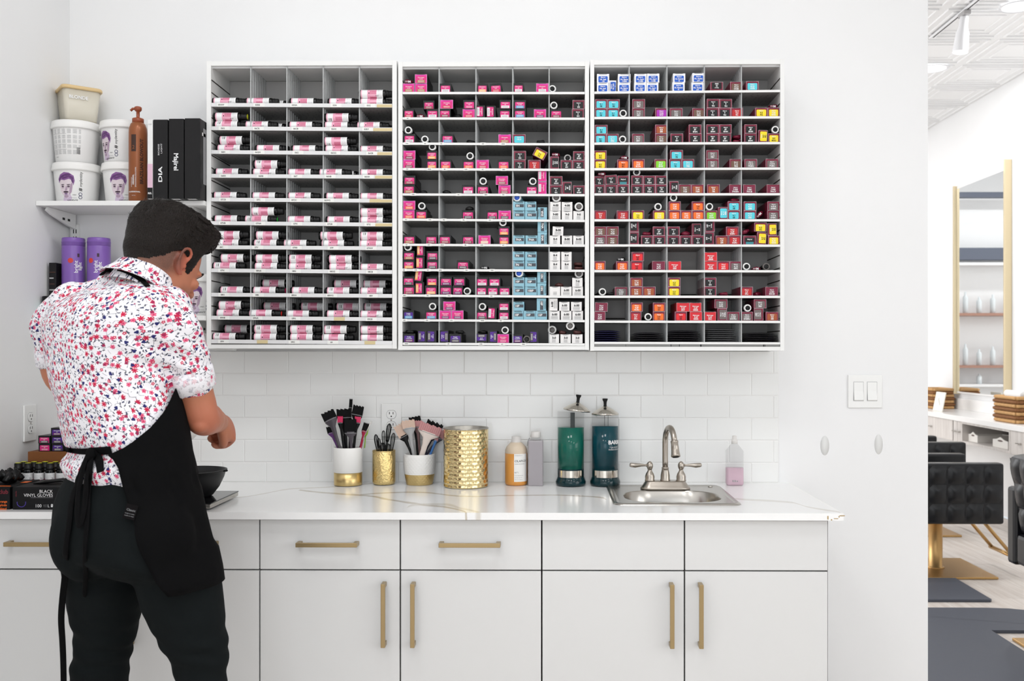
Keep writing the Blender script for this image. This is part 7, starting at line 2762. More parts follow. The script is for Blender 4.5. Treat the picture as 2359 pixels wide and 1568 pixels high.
# nose, brow ridge, lips, chin, cheekbones
body_parts.append(limb([H(0, .094, .004), H(0, .103, -.018), H(0, .113, -.036)], [.006, .0085, .0105], 12))
body_parts.append(ellipsoid(H(.009, .103, -.040), (HR, HF, HU), (.0075, .010, .0075), 12, 8))
body_parts.append(ellipsoid(H(-.009, .103, -.040), (HR, HF, HU), (.0075, .010, .0075), 12, 8))
for s in (-1, 1):
    body_parts.append(limb([H(s * .012, .093, .006), H(s * .034, .088, .009), H(s * .052, .074, .002)], [.0075, .008, .006], 10))
    body_parts.append(ellipsoid(H(s * .046, .066, -.030), (HR, HF, HU), (.020, .018, .016), 14, 8))
    body_parts.append(ellipsoid(H(s * .031, .083, -.014), (HR, HF, HU), (.012, .008, .008), 12, 8))
body_parts.append(limb([H(-.020, .090, -.068), H(0, .0975, -.0665), H(.020, .090, -.068)], [.004, .0058, .004], 10))
body_parts.append(limb([H(-.017, .089, -.077), H(0, .0955, -.0775), H(.017, .089, -.077)], [.004, .0062, .004], 10))
body_parts.append(ellipsoid(H(0, .082, -.106), (HR, HF, HU), (.022, .014, .012), 14, 8))
# ears: bowl, curled rim, lobe
for s in (1, -1):
    e = lambda y, z, o: H(s * (.0755 + o), y, z)
    body_parts.append(ellipsoid(e(-.018, -.014, .004), (HR, HF, HU), (.008, .015, .026), 14, 10))
    body_parts.append(limb([e(-.002, -.004, .006), e(.000, .012, .013), e(-.012, .022, .018), e(-.027, .018, .021), e(-.034, .002, .020), e(-.031, -.018, .015), e(-.020, -.036, .010), e(-.008, -.040, .007)], [.0040, .0046, .0046, .0046, .0046, .0044, .0062, .0060], 10))
    body_parts.append(ellipsoid(e(-.002, -.018, .007), (HR, HF, HU), (.005, .005, .007), 10, 6))
# neck
body_parts.append(limb([H(0, -.035, -.010), H(0, -.036, -.055), NECK0, NECK0 - Vector((0.02, 0.02, .07))], [.060, .057, .058, .062], 24))
# inner torso, hips and legs stay under the clothes
inner = [(py, L + 26, R - 26, y, rt) for py, L, R, y, rt in TORSO[1:]]
body_parts.append(torso_loft(inner, -.004))
body_parts.append(torso_loft([(py, L + 16, R - 16, y, rt) for py, L, R, y, rt in HIPS], -.006))
body_parts.append(leg_loft([(py, L + 14, R - 14, y) for py, L, R, y in LEGL], -.004))
body_parts.append(leg_loft([(py, L + 14, R - 14, y) for py, L, R, y in LEGR], -.004))
# arms
dR = (EL_R - SH_R).normalized()
fR = (WR_R - EL_R).normalized()
body_parts.append(limb([SH_R, SH_R.lerp(EL_R, .45), SH_R.lerp(EL_R, .8), EL_R, EL_R.lerp(WR_R, .25), EL_R.lerp(WR_R, .6), WR_R], [.046, .047, .0425, .0405, .0415, .034, .0265], 24, 6))
body_parts.append(ellipsoid(EL_R + Vector((.002, -.022, -.014)), ((1, 0, 0), (0, 1, 0), (0, 0, 1)), (.024, .022, .022), 14, 8))
body_parts.append(limb([SH_L, SH_L.lerp(EL_L, .5), EL_L, EL_L.lerp(WR_L, .3), WR_L], [.046, .046, .040, .040, .027], 24, 6))


def hand(W, a, nrm, grip=1.0):
    """W wrist, a along the hand, nrm back-of-hand normal"""
    a = a.normalized()
    nrm = (nrm - a * nrm.dot(a)).normalized()
    s = a.cross(nrm).normalized()
    out = []
    rings = []
    for q, hw, th in ((-.01, .024, .019), (.015, .030, .018), (.045, .038, .0165), (.075, .040, .0150), (.090, .036, .0125)):
        rings.append([W + a * q + s * (hw * math.cos(2 * math.pi * j / 20)) + nrm * (th * math.sin(2 * math.pi * j / 20)) for j in range(20)])
    out.append(MB().loft(rings, m_black))
    for k, (so, l1, l2, l3, r) in enumerate(((.029, .040, .026, .021, .0092), (.010, .044, .029, .022, .0095), (-.009, .041, .027, .021, .0090), (-.027, .033, .021, .019, .0080))):
        p0 = W + a * .082 + s * so
        c1 = math.radians(48 + 8 * k) * grip
        d1 = a * math.cos(c1) - nrm * math.sin(c1)
        p1 = p0 + d1 * l1
        c2 = c1 + math.radians(82) * grip
        d2 = a * math.cos(c2) - nrm * math.sin(c2)
        p2 = p1 + d2 * l2
        c3 = c2 + math.radians(50) * grip
        d3 = a * math.cos(c3) - nrm * math.sin(c3)
        p3 = p2 + d3 * l3
        out.append(limb([p0 - a * .02, p0, p1, p2, p3], [r * 1.05, r * 1.08, r * 1.0, r * .92, r * .78], 12, 3))
    t0 = W + a * .022 + s * .024 - nrm * .004
    t1 = t0 + a * .034 + s * .016 - nrm * .014
    t2 = t1 + a * .030 - s * .006 - nrm * .014
    t3 = t2 + a * .018 - s * .012 - nrm * .008
    out.append(limb([t0, t1, t2, t3], [.0135, .0118, .0102, .0082], 12, 3))
    return out


aR = Vector((.06, .88, -.30))
body_parts += hand(WR_R, aR, Vector((.86, .05, .30)))
aL = Vector((.75, .60, .05))
body_parts += hand(WR_L, aL, Vector((-.30, .45, -.8)), .72)

m_skin = mat('skin', (186, 118, 88), 0.48)
nt = NT(m_skin)
_at = nt.n('ShaderNodeAttribute', attribute_name='tone')
_sp = nt.n('ShaderNodeSeparateColor')
nt.l(_at.outputs['Color'], _sp.inputs[0])
_tc = nt.n('ShaderNodeTexCoord')
_n1 = nt.noise(_tc.outputs['Object'], 14, 3)
_c = nt.mix(_n1.outputs['Fac'], rgb(176, 106, 78), rgb(192, 126, 96))
_c = nt.mix(nt.math('MULTIPLY', _sp.outputs[1], .7), _c, rgb(186, 92, 74))
_n2 = nt.noise(_tc.outputs['Object'], 900, 2)
_st = nt.math('MULTIPLY', _sp.outputs[0], nt.math('MULTIPLY_ADD', _n2.outputs['Fac'], .7, .42, clamp=True))
_c = nt.mix(_st, _c, rgb(52, 36, 30))
nt.l(_c, nt.b.inputs['Base Color'])
nt.b.inputs['Subsurface Weight'].default_value = .06
nt.b.inputs['Subsurface Radius'].default_value = (.01, .004, .002)


def skin_post(me):
    at = me.color_attributes.new('tone', 'FLOAT_COLOR', 'POINT')
    vals = np.zeros(len(me.vertices) * 4, dtype=np.float32)
    for v in me.vertices:
        d = v.co - HC
        x, y, z = d.dot(HR), d.dot(HF), d.dot(HU)
        t = 0.0
        if d.length < .2 and z > -.135:
            # nape fade
            if y < .0:
                t = max(t, min(1, max(0, (z + .085) / .045)) ** 1.3 * min(1, max(0, (-y - .005) / .03)))
            # jaw and beard shadow
            if y > .0 and z < -.04:
                t = max(t, .62 * min(1, max(0, (-.045 - z) / .03)) * min(1, max(0, (y - .01) / .02)))
        g = 0.0
        if abs(x) > .074 and -.04 < y < .01 and -.05 < z < .04:
            g = .8
        e = (v.co - EL_R).length
        g = max(g, .8 * max(0, 1 - e / .07))
        hd = (v.co - (WR_R + aR.normalized() * .09)).length
        g = max(g, .7 * max(0, 1 - hd / .06))
        i = v.index * 4
        vals[i], vals[i + 1], vals[i + 3] = t, g, 1
    at.data.foreach_set('color', vals)


body, bv_body = solid(body_parts, 'body', .0036, 5, [m_skin], post=skin_post)

# eyes, brows, lashes
m_brow = mat('brow_hair', (30, 22, 18), .6)
m_eye = mat('eye_white', (226, 220, 214), .2)
m_iris = mat('eye_iris', (52, 34, 24), .2)
b = MB()
for s in (-1, 1):
    pts = [H(s * .013, .1035, .007), H(s * .026, .1025, .013), H(s * .042, .0935, .013), H(s * .055, .0800, .006)]
    b.tube([p - PO for p in pts], [.0022, .0032, .0030, .0014], m_brow, 8)
    b.tube([p - PO for p in [H(s * .018, .0955, -.016), H(s * .031, .0965, -.012), H(s * .044, .0895, -.016)]], [.001, .0016, .001], m_brow, 6)
b.obj('eyebrows', PERSON)
b = MB()
for s in (-1, 1):
    e = ellipsoid(H(s * .031, .0800, -.016), (HR, HF, HU), (.0115, .0115, .0095), 16, 10)
    b.add([Vector(p) - PO for p in e.v], e.f, m_eye, True)
    e = ellipsoid(H(s * .031, .0890, -.018), (HR, HF, HU), (.0052, .0035, .0052), 14, 8)
    b.add([Vector(p) - PO for p in e.v], e.f, m_iris, True)
b.obj('eyes', PERSON)

# ------------------------------------------------------------------ hair
m_hair = mat('dark_brown_hair', (15, 11, 9), .5, spec=.25)
nt = NT(m_hair)
_tc = nt.n('ShaderNodeTexCoord')
_mp = nt.n('ShaderNodeMapping')
_mp.inputs['Scale'].default_value = (1.0, .35, .6)
_mp.inputs['Rotation'].default_value = (.4, .5, .6)
nt.l(_tc.outputs['Object'], _mp.inputs['Vector'])
_n1 = nt.noise(_mp.outputs['Vector'], 330, 4, .6)
_bp = nt.n('ShaderNodeBump')
_bp.inputs['Strength'].default_value = .9
_bp.inputs['Distance'].default_value = .004
nt.l(_n1.outputs['Fac'], _bp.inputs['Height'])
nt.l(_bp.outputs['Normal'], nt.b.inputs['Normal'])
nt.l(nt.mix(_n1.outputs['Fac'], rgb(7, 5, 4), rgb(34, 26, 21)), nt.b.inputs['Base Color'])


def smooth01(a, b, x):
    t = max(0.0, min(1.0, (x - a) / (b - a)))
    return t * t * (3 - 2 * t)


hc_l = Vector((0, -.005, .015))
NA, NE = 120, 72
hv, hf, keep = [], [], []
grid = {}
rnd = random.Random(3)
for i in range(NE + 1):
    el = math.radians(-62 + 152 * i / NE)
    for j in range(NA):
        az = 2 * math.pi * j / NA
        d = Vector((math.sin(az) * math.cos(el), math.cos(az) * math.cos(el), math.sin(el)))   # az 0 = forward
        wd = HR * d.x + HF * d.y + HU * d.z
        c = H(*hc_l)
        hit = bv_body.ray_cast(c + wd * .25, -wd)
        p = hit[0] if hit[0] else c + wd * .1
        dd = p - HC
        x, y, z = dd.dot(HR), dd.dot(HF), dd.dot(HU)
        # clip ears out of the shell
        if abs(x) > .0795:
            p = p - HR * (math.copysign(abs(x) - .0795, x))
            x = math.copysign(.0795, x)
        # lower hair line: forehead, temple, above the ear, nape
        a = abs(math.degrees(az if az < math.pi else az - 2 * math.pi))
        line = np.interp(a, [0, 30, 48, 60, 68, 78, 88, 100, 115, 128, 150, 180], [.066, .062, .046, .004, -.026, -.024, .010, .016, .006, -.014, -.034, -.044])
        top = smooth01(.02, .095, z)
        front = smooth01(.005, .075, y)
        th = .0045 + .024 * top + .005 * smooth01(-.02, .05, z)
        th *= smooth01(-.004, .035, z - line) * .85 + .15
        n = mnoise.noise(Vector((x * 1.6, y * .7, z * 1.3)) * 40) * .6 + mnoise.noise(Vector((x * 2.6, y * .6, z * 2.2)) * 75) * .4
        th += (.0085 * n) * (.12 + top)
        q = p + wd * max(th, .0008)
        # quiff swept up and forward
        sw = top * front
        sw = max(sw, front * smooth01(.045, .075, z))
        q = q + HF * (.023 * sw) + HU * (.017 * sw) + HR * (.010 * sw)
        grid[(i, j)] = (len(hv), z - line)
        hv.append(q - PO)
for i in range(NE):
    for j in range(NA):
        k = (j + 1) % NA
        q = [(i, j), (i, k), (i + 1, k), (i + 1, j)]
        if sum(grid[a][1] for a in q) / 4 > 0:
            hf.append([grid[a][0] for a in q])
hb = MB().add(hv, hf, m_hair, True)
me = hb.mesh('hair')
# short strands that break up the outline
st = MB()
vn = [v.normal.copy() for v in me.vertices]
faces = me.polygons
sv, sf = [], []
for k in range(11000):
    f = faces[rnd.randrange(len(faces))]
    p = f.center.copy()
    n = f.normal.copy()
    w = p + PO - HC
    x, y, z = w.dot(HR), w.dot(HF), w.dot(HU)
    top = smooth01(.03, .10, z)
    flow = HF * (.9 * top + .1) + HU * (.5 * top - .5 * (1 - top)) + HR * rnd.uniform(-.4, .4) - HF * (.2 * (1 - top))
    flow = (flow - n * flow.dot(n)).normalized()
    L = (.006 + .018 * top) * rnd.uniform(.6, 1.4)
    tip = p + flow * L + n * (.0014 + .0080 * top * rnd.random())
    side = flow.cross(n).normalized() * (.00055 + .0004 * top)
    base = p - n * .001
    m_ = p.lerp(tip, .55) + n * .0012
    o = len(sv)
    sv += [base - side, base + side, m_ + side * .8, m_ - side * .8, tip]
    sf += [(o, o + 1, o + 2, o + 3), (o + 3, o + 2, o + 4)]
hb.add(sv, sf, m_hair, True)
# longer locks combed forward over the top
for k in range(150):
    for _try in range(40):
        f = faces[rnd.randrange(len(faces))]
        w = f.center + PO - HC
        x, y, z = w.dot(HR), w.dot(HF), w.dot(HU)
        if z > .055 and y > -.035:
            break
    n = f.normal.copy()
    fr_ = smooth01(-.03, .08, y)
    fl = HF * (.75 + .2 * fr_) + HR * (rnd.uniform(-.25, .45)) + HU * (.35 * fr_)
    fl = (fl - n * fl.dot(n)).normalized()
    L = rnd.uniform(.026, .044) * (1 - .45 * fr_)
    r0 = rnd.uniform(.0028, .0052)
    p = f.center - n * .0015
    pts = [p, p + fl * L * .35 + n * (.0040 + .002 * fr_), p + fl * L * .7 + n * (.0045 + .004 * fr_), p + fl * L + n * (.0005 + .002 * fr_ * rnd.random())]
    hb.tube(pts, [r0 * .6, r0, r0 * .75, r0 * .12], m_hair, 7)
hb.obj('hair', PERSON)

# ------------------------------------------------------------------ shirt
def floral(name, fade):
    m = mat(name, (240, 238, 240), .75, spec=.2)
    nt = NT(m)
    uv = nt.n('ShaderNodeUVMap')
    wob = nt.noise(uv.outputs['UV'], 30, 2)
    base = rgb(238, 236, 240)
    col = None
    # vines: cell borders of a warped pattern, broken into sprigs
    mp = nt.n('ShaderNodeVectorMath', operation='MULTIPLY_ADD')
    nt.l(wob.outputs['Color'], mp.inputs[0])
    mp.inputs[1].default_value = (.016, .016, 0)
    nt.l(uv.outputs['UV'], mp.inputs[2])
    v1 = nt.n('ShaderNodeTexVoronoi', voronoi_dimensions='2D', feature='DISTANCE_TO_EDGE')
    v1.inputs['Scale'].default_value = 62
    nt.l(mp.outputs[0], v1.inputs['Vector'])
    br = nt.noise(uv.outputs['UV'], 120, 1)
    vine = nt.math('MULTIPLY', nt.math('LESS_THAN', v1.outputs['Distance'], .028), nt.math('GREATER_THAN', br.outputs['Fac'], .47))
    col = nt.mix(nt.math('MULTIPLY', vine, .85 * fade), base, rgb(62, 66, 84))

    def blossoms(scale, seed, petals, size, amp, lo, hi, colour, core=None):
        nonlocal col
        off = nt.n('ShaderNodeVectorMath', operation='ADD')
        nt.l(uv.outputs['UV'], off.inputs[0])
        off.inputs[1].default_value = (seed * .37, seed * .73, 0)
        vo = nt.n('ShaderNodeTexVoronoi', voronoi_dimensions='2D')
        vo.inputs['Scale'].default_value = scale
        vo.inputs['Randomness'].default_value = .85
        nt.l(off.outputs[0], vo.inputs['Vector'])
        dv = nt.n('ShaderNodeVectorMath', operation='SUBTRACT')
        sc = nt.n('ShaderNodeVectorMath', operation='SCALE')
        nt.l(off.outputs[0], sc.inputs[0])
        sc.inputs['Scale'].default_value = 1.0
        nt.l(sc.outputs[0], dv.inputs[0])
        nt.l(vo.outputs['Position'], dv.inputs[1])
        sp = nt.n('ShaderNodeSeparateXYZ')
        nt.l(dv.outputs[0], sp.inputs[0])
        ang = nt.math('ARCTAN2', sp.outputs[1], sp.outputs[0])
        cs = nt.n('ShaderNodeSeparateColor')
        nt.l(vo.outputs['Color'], cs.inputs[0])
        ang = nt.math('ADD', ang, nt.math('MULTIPLY', cs.outputs[1], 6.28))
        rad = nt.math('MULTIPLY', vo.outputs['Distance'], 1.0 / scale) if False else vo.outputs['Distance']
        pet = nt.math('MULTIPLY_ADD', nt.math('ABSOLUTE', nt.math('COSINE', nt.math('MULTIPLY', ang, petals / 2))), amp, 1 - amp)
        inside = nt.math('LESS_THAN', rad, nt.math('MULTIPLY', pet, size))
        pick = nt.between(cs.outputs[0], lo, hi)
        msk = nt.math('MULTIPLY', inside, pick)
        col = nt.mix(nt.math('MULTIPLY', msk, fade), col, colour)
        if core:
            cm = nt.math('MULTIPLY', nt.math('LESS_THAN', rad, size * .28), pick)
            col = nt.mix(nt.math('MULTIPLY', cm, fade), col, core)

    blossoms(84, 1, 2, .26, .78, .0, .50, rgb(66, 70, 98))          # leaves
    blossoms(100, 4, 2, .26, .8, .35, .75, rgb(84, 84, 96))
    blossoms(68, 2, 7, .46, .62, .0, .20, rgb(196, 36, 72))         # red star flowers
    blossoms(68, 2, 5, .36, .35, .24, .42, rgb(222, 104, 136), rgb(196, 50, 90))
    blossoms(68, 3, 3, .30, .4, .0, .16, rgb(44, 46, 104))          # navy buds
    blossoms(68, 3, 4, .28, .4, .22, .38, rgb(160, 44, 84))
    blossoms(68, 5, 5, .28, .4, .0, .12, rgb(206, 60, 92), rgb(240, 220, 226))
    nt.l(col, nt.b.inputs['Base Color'])
    tc = nt.n('ShaderNodeTexCoord')
    n1 = nt.noise(tc.outputs['Object'], 9, 3)
    bp = nt.n('ShaderNodeBump')
    bp.inputs['Strength'].default_value = .35
    bp.inputs['Distance'].default_value = .02
    nt.l(n1.outputs['Fac'], bp.inputs['Height'])
    nt.l(bp.outputs['Normal'], nt.b.inputs['Normal'])
    return m


m_shirt = floral('floral_cotton', 1.0)
m_cuff = floral('floral_cotton_inside', .32)
CUFF_R = SH_R.lerp(EL_R, .60)
CUFF_L = SH_L.lerp(EL_L, .66)
shirt_parts = [torso_loft(TORSO)]
shirt_parts.append(limb([PY(352, 700, -1.02), SH_R + Vector((-.008, .0, .004)), SH_R.lerp(EL_R, .28), CUFF_R], [.052, .060, .0555, .0520], 24, 5))
shirt_parts.append(limb([PY(175, 705, -.955), SH_L + Vector((.002, 0, .002)), SH_L.lerp(EL_L, .35), CUFF_L], [.060, .062, .054, .050], 24, 5))
shirt_parts.append(limb([PY(330, 694, -.985), PY(390, 712, -1.04)], [.060, .056], 20))
shirt_parts.append(limb([PY(310, 690, -.975), PY(240, 690, -.955), PY(150, 726, -.925)], [.060, .054, .056], 20))
shirt_parts.append(limb([PY(352, 672, -1.0), PY(300, 668, -1.0), PY(262, 668, -.985)], [.052, .056, .048], 20))
# shirt tail bunching out below the waist tie
shirt_parts.append(torso_loft([(1052, 146, 436, -1.044, .68), (1068, 138, 440, -1.046, .70), (1086, 146, 444, -1.046, .71), (1107, 168, 446, -1.047, .71)], .002))

axR = (EL_R - SH_R).normalized()
axL = (EL_L - SH_L).normalized()


def arm_coord(co, S, E, ax):
    t = (co - S).dot(ax)
    d = co - S - ax * t
    return t, d


def cloth_uv(me):
    ul = me.uv_layers.new(name='UVMap')
    tz = torso_axis
    for p in me.polygons:
        c = Vector((0, 0, 0))
        for vi in p.vertices:
            c += me.vertices[vi].co
        c /= len(p.vertices)
        mode = 0
        for md, S, E, ax in ((1, SH_R, EL_R, axR), (2, SH_L, EL_L, axL)):
            t, d = arm_coord(c, S, E, ax)
            if t > .05 and d.length < .068:
                mode = md
        nn = p.normal
        if mode == 0:
            hq = c - tz(c.z)
            hq.z = 0
            hq.normalize()
            nr, nz, ntg = abs(nn.dot(hq)), abs(nn.z), abs(nn.dot(Vector((-hq.y, hq.x, 0))))
            if nz > .62 or ntg > nr:
                tg = Vector((-hq.y, hq.x, 0))
                for li in p.loop_indices:
                    q = me.vertices[me.loops[li].vertex_index].co
                    if nz > .62:
                        ul.data[li].uv = (q.dot(RT) + 9.0, q.dot(FW) + 5.0)
                    else:
                        ul.data[li].uv = (q.dot(RT) * .7 + q.dot(FW) * .7 + 11.0, q.z + 5.0)
                continue
        else:
            S, E, ax = ((SH_R, EL_R, axR), (SH_L, EL_L, axL))[mode - 1]
            if abs(nn.dot(ax)) > .55:
                for li in p.loop_indices:
                    q = me.vertices[me.loops[li].vertex_index].co - S
                    ul.data[li].uv = (q.dot(RT) + 13.0, q.dot(FW) + 5.0)
                continue
        if mode == 0:
            def coord(co):
                ce = tz(co.z)
                q = co - ce
                r_ = math.hypot(q.dot(RT), q.dot(FW))
                return math.atan2(q.dot(RT), -q.dot(FW)), co.z + smooth01(1.38, 1.50, co.z) * .9 * max(0.0, .17 - r_)
            R_ = .17
        else:
            S, E, ax = ((SH_R, EL_R, axR), (SH_L, EL_L, axL))[mode - 1]
            e1 = (Vector((0, -1, 0)) - ax * Vector((0, -1, 0)).dot(ax)).normalized()
            e2 = ax.cross(e1)

            def coord(co):
                t, d = arm_coord(co, S, E, ax)
                return math.atan2(d.dot(e2), d.dot(e1)), -t + mode * 3.1
            R_ = .055
        a0 = coord(c)[0]
        for li in p.loop_indices:
            a, v = coord(me.vertices[me.loops[li].vertex_index].co)
            if a - a0 > math.pi:
                a -= 2 * math.pi
            elif a - a0 < -math.pi:
                a += 2 * math.pi
            ul.data[li].uv = (a * R_ + 2.0 + mode, v + 1.0)


_tab = []
for py, L, R, y, rt in TORSO:
    c, a, bb = ring_from_px(py, L, R, y, rt)
    _tab.append((c.z, c.copy()))
_tab.sort(key=lambda t: t[0])


def torso_axis(z):
    if z <= _tab[0][0]:
        return Vector((_tab[0][1].x, _tab[0][1].y, z))
    for p, q in zip(_tab, _tab[1:]):
        if p[0] <= z <= q[0]:
            t = (z - p[0]) / (q[0] - p[0])
            c = p[1].lerp(q[1], t)
            return Vector((c.x, c.y, z))
    return Vector((_tab[-1][1].x, _tab[-1][1].y, z))


ARMPIT = PY(380, 838, -1.10)


def shirt_post(me):
    nrm = [v.normal.copy() for v in me.vertices]
    for v in me.vertices:
        co, n = v.co, nrm[v.index]
        # soft folds: vertical drapes of the back, pulls from the armpit, bunching above the tie
        k = .0035 * mnoise.noise(Vector((co.x * 26, co.y * 26, co.z * 5)))
        k += .0030 * mnoise.noise(Vector((co.x * 9 + co.z * 16, co.y * 9, co.z * 14)))
        d = (co - ARMPIT)
        r = d.length
        if r < .16:
            k += .0045 * math.sin(d.z * 120 + d.x * 60) * (1 - r / .16)
        w = co.z - PY(280, 1037, -1.04).z
        if abs(w) < .09:
            k += .0045 * mnoise.noise(Vector((co.x * 40, co.y * 40, co.z * 10))) * (1 - abs(w) / .09)
            k -= .007 * math.exp(-(w / .012) ** 2)
        v.co = co + n * k
    cloth_uv(me)


shirt, bv_shirt = solid(shirt_parts, 'shirt', .0056, 6, [m_shirt], post=shirt_post)

# rolled cuffs
def cuff(S, E, at, ln, r0, r1, parent):
    ax = (E - S).normalized()
    e1 = (Vector((0, -1, 0)) - ax * Vector((0, -1, 0)).dot(ax)).normalized()
    e2 = ax.cross(e1)
    prof = [(-.003, r0 - .006), (0, r0), (ln * .5, (r0 + r1) / 2 + .001), (ln, r1), (ln + .0015, r1 - .002), (ln, r1 - .0045), (ln * .5, r1 - .007)]
    n = 48
    vs, fs, uvs = [], [], []
    for i, (q, r) in enumerate(prof):
        for j in range(n):
            a = 2 * math.pi * j / n
            rr = r * (1 + .025 * math.sin(3 * a + i) + .012 * math.sin(7 * a))
            vs.append(S + ax * (at + q + .003 * math.sin(2 * a + .7)) + e1 * (rr * math.cos(a)) + e2 * (rr * math.sin(a)) - PO)
            uvs.append((a * .05, q))
    for i in range(len(prof) - 1):
        for j in range(n):
            k = (j + 1) % n
            fs.append((i * n + j, i * n + k, (i + 1) * n + k, (i + 1) * n + j))
    me = bpy.data.meshes.new('cuff')
    me.from_pydata([tuple(v) for v in vs], [], fs)
    ul = me.uv_layers.new(name='UVMap')
    for p in me.polygons:
        for li in p.loop_indices:
            vi = me.loops[li].vertex_index
            u, v = uvs[vi]
            if u < .05 and any(uvs[w][0] > .28 for w in p.vertices):
                u += .05 * 2 * math.pi
            ul.data[li].uv = (u + 5, v + 4)
        p.use_smooth = True
    me.materials.append(m_cuff)
    o = bpy.data.objects.new('cuff', me)
    COL.objects.link(o)
    o.parent = parent


LR = (EL_R - SH_R).length
cuff(SH_R, EL_R, LR * .60 - .030, .050, .0560, .0545, shirt)
LLn = (EL_L - SH_L).length
cuff(SH_L, EL_L, LLn * .66 - .030, .040, .0555, .0540, shirt)

# collar: stand and fall around the neck
nax = (FW * .56 + Vector((0, 0, .83))).normalized()
c1_ = (RT - nax * RT.dot(nax)).normalized()
c2_ = nax.cross(c1_)
prof = [(.0700, -.030), (.0680, .024), (.0695, .0275), (.0730, .0265), (.0795, .006), (.0880, -.010), (.0930, -.020), (.0915, -.0215), (.0850, -.012)]
n = 56
vs, fs, uvs = [], [], []
cc = PY(326, 652, -1.000)
for i, (r, h) in enumerate(prof):
    for j in range(n):
        a = 2 * math.pi * j / n
        sx, sy = 1.04, 1.02
        vs.append(cc + c1_ * (r * sx * math.cos(a)) + c2_ * (r * sy * math.sin(a)) + nax * (h + .004 * math.cos(2 * a)) - PO)
        uvs.append((a * .08, i * .011))
for i in range(len(prof) - 1):
    for j in range(n):
        k = (j + 1) % n
        fs.append((i * n + j, i * n + k, (i + 1) * n + k, (i + 1) * n + j))
me = bpy.data.meshes.new('collar')
me.from_pydata([tuple(v) for v in vs], [], fs)
ul = me.uv_layers.new(name='UVMap')
for p in me.polygons:
    for li in p.loop_indices:
        vi = me.loops[li].vertex_index
        u, v = uvs[vi]
        if u < .1 and any(uvs[w][0] > .4 for w in p.vertices):
            u += .08 * 2 * math.pi
        ul.data[li].uv = (u + 7, v + 2)
    p.use_smooth = True
me.materials.append(m_shirt)
co_ = bpy.data.objects.new('collar', me)
COL.objects.link(co_)
co_.parent = shirt
bv_col = BVHTree.FromPolygons([Vector(v) + PO for v in vs], fs)

# ------------------------------------------------------------------ trousers and shoes
m_trou = mat('charcoal_trousers', (18, 22, 23), .85, spec=.12, bump=(18, .25, .01))


def trou_post(me):
    kz = PY(300, 1500, -1.05).z
    nrm = [v.normal.copy() for v in me.vertices]
    for v in me.vertices:
        co, n = v.co, nrm[v.index]
        w = math.exp(-((co.z - kz) / .07) ** 2)
        k = .0028 * w * math.sin(co.z * 130 + co.x * 40 + 3 * mnoise.noise(co * 9)) + .0045 * w * mnoise.noise(Vector((co.x * 8, co.y * 8, co.z * 40))) + .003 * mnoise.noise(co * 12)
        v.co = co + n * k


trousers, bv_tr = solid([torso_loft(HIPS), leg_loft(LEGL), leg_loft(LEGR),
                         ellipsoid(PY(205, 1235, -1.10), (RT, FW, Vector((0, 0, 1))), (.092, .085, .105), 20, 12), ellipsoid(PY(360, 1245, -1.15), (RT, FW, Vector((0, 0, 1))), (.09, .08, .10), 20, 12)],
                        'trousers', .0065, 7, [m_trou], post=trou_post)
m_shoe = mat('black_shoe', (22, 22, 23), .4)
for tab in (LEGL, LEGR):
    py, L, R, y = tab[-1]
    a = PY((L + R) / 2, py, y)
    b = MB()
    rings = []
    for q, w, h in ((-.085, .028, .05), (-.07, .038, .075), (-.01, .042, .09), (.06, .044, .065), (.12, .046, .045), (.165, .036, .032), (.185, .012, .02)):
        c = Vector((a.x, a.y, 0)) + FW * q
        rings.append([c + RT * (w * math.cos(2 * math.pi * j / 20)) + Vector((0, 0, max(.001, h * .5 + h * .5 * math.sin(2 * math.pi * j / 20)))) - PO for j in range(20)])
    b.loft(rings, m_shoe)
    b.obj('shoe', PERSON)

# ------------------------------------------------------------------ apron
m_apron = mat('black_apron_cloth', (11, 11, 12), .9, spec=.1, bump=(16, .3, .01))
EDGE = [(850, 420), (885, 408), (900, 400), (925, 388), (950, 370), (975, 345), (1000, 312), (1018, 282), (1032, 248), (1042, 262), (1060, 273), (1100, 284), (1140, 297), (1180, 311), (1220, 323), (1260, 338), (1300, 358), (1330, 384), (1350, 410)]
AP = [(850, 108, 402, -1.026, .66), (870, 110, 404, -1.028, .66), (900, 116, 409, -1.031, .68), (940, 130, 419, -1.036, .70), (1000, 142, 430, -1.041, .71), (1037, 150, 435, -1.043, .70), (1060, 146, 441, -1.045, .72), (1120, 138, 455, -1.048, .76), (1180, 120, 468, -1.052, .80), (1230, 116, 482, -1.054, .80), (1290, 122, 502, -1.056, .78), (1320, 128, 503, -1.056, .76), (1345, 132, 498, -1.056, .76)]
pys = [850, 868, 885, 900, 915, 930, 945, 960, 975, 990, 1004, 1016, 1026, 1032, 1037, 1042, 1050, 1060, 1080, 1100, 1120, 1140, 1160, 1180, 1200, 1220, 1240, 1260, 1280, 1300, 1316, 1332]


def edge_px(py):
    return interp(EDGE, py)[0]


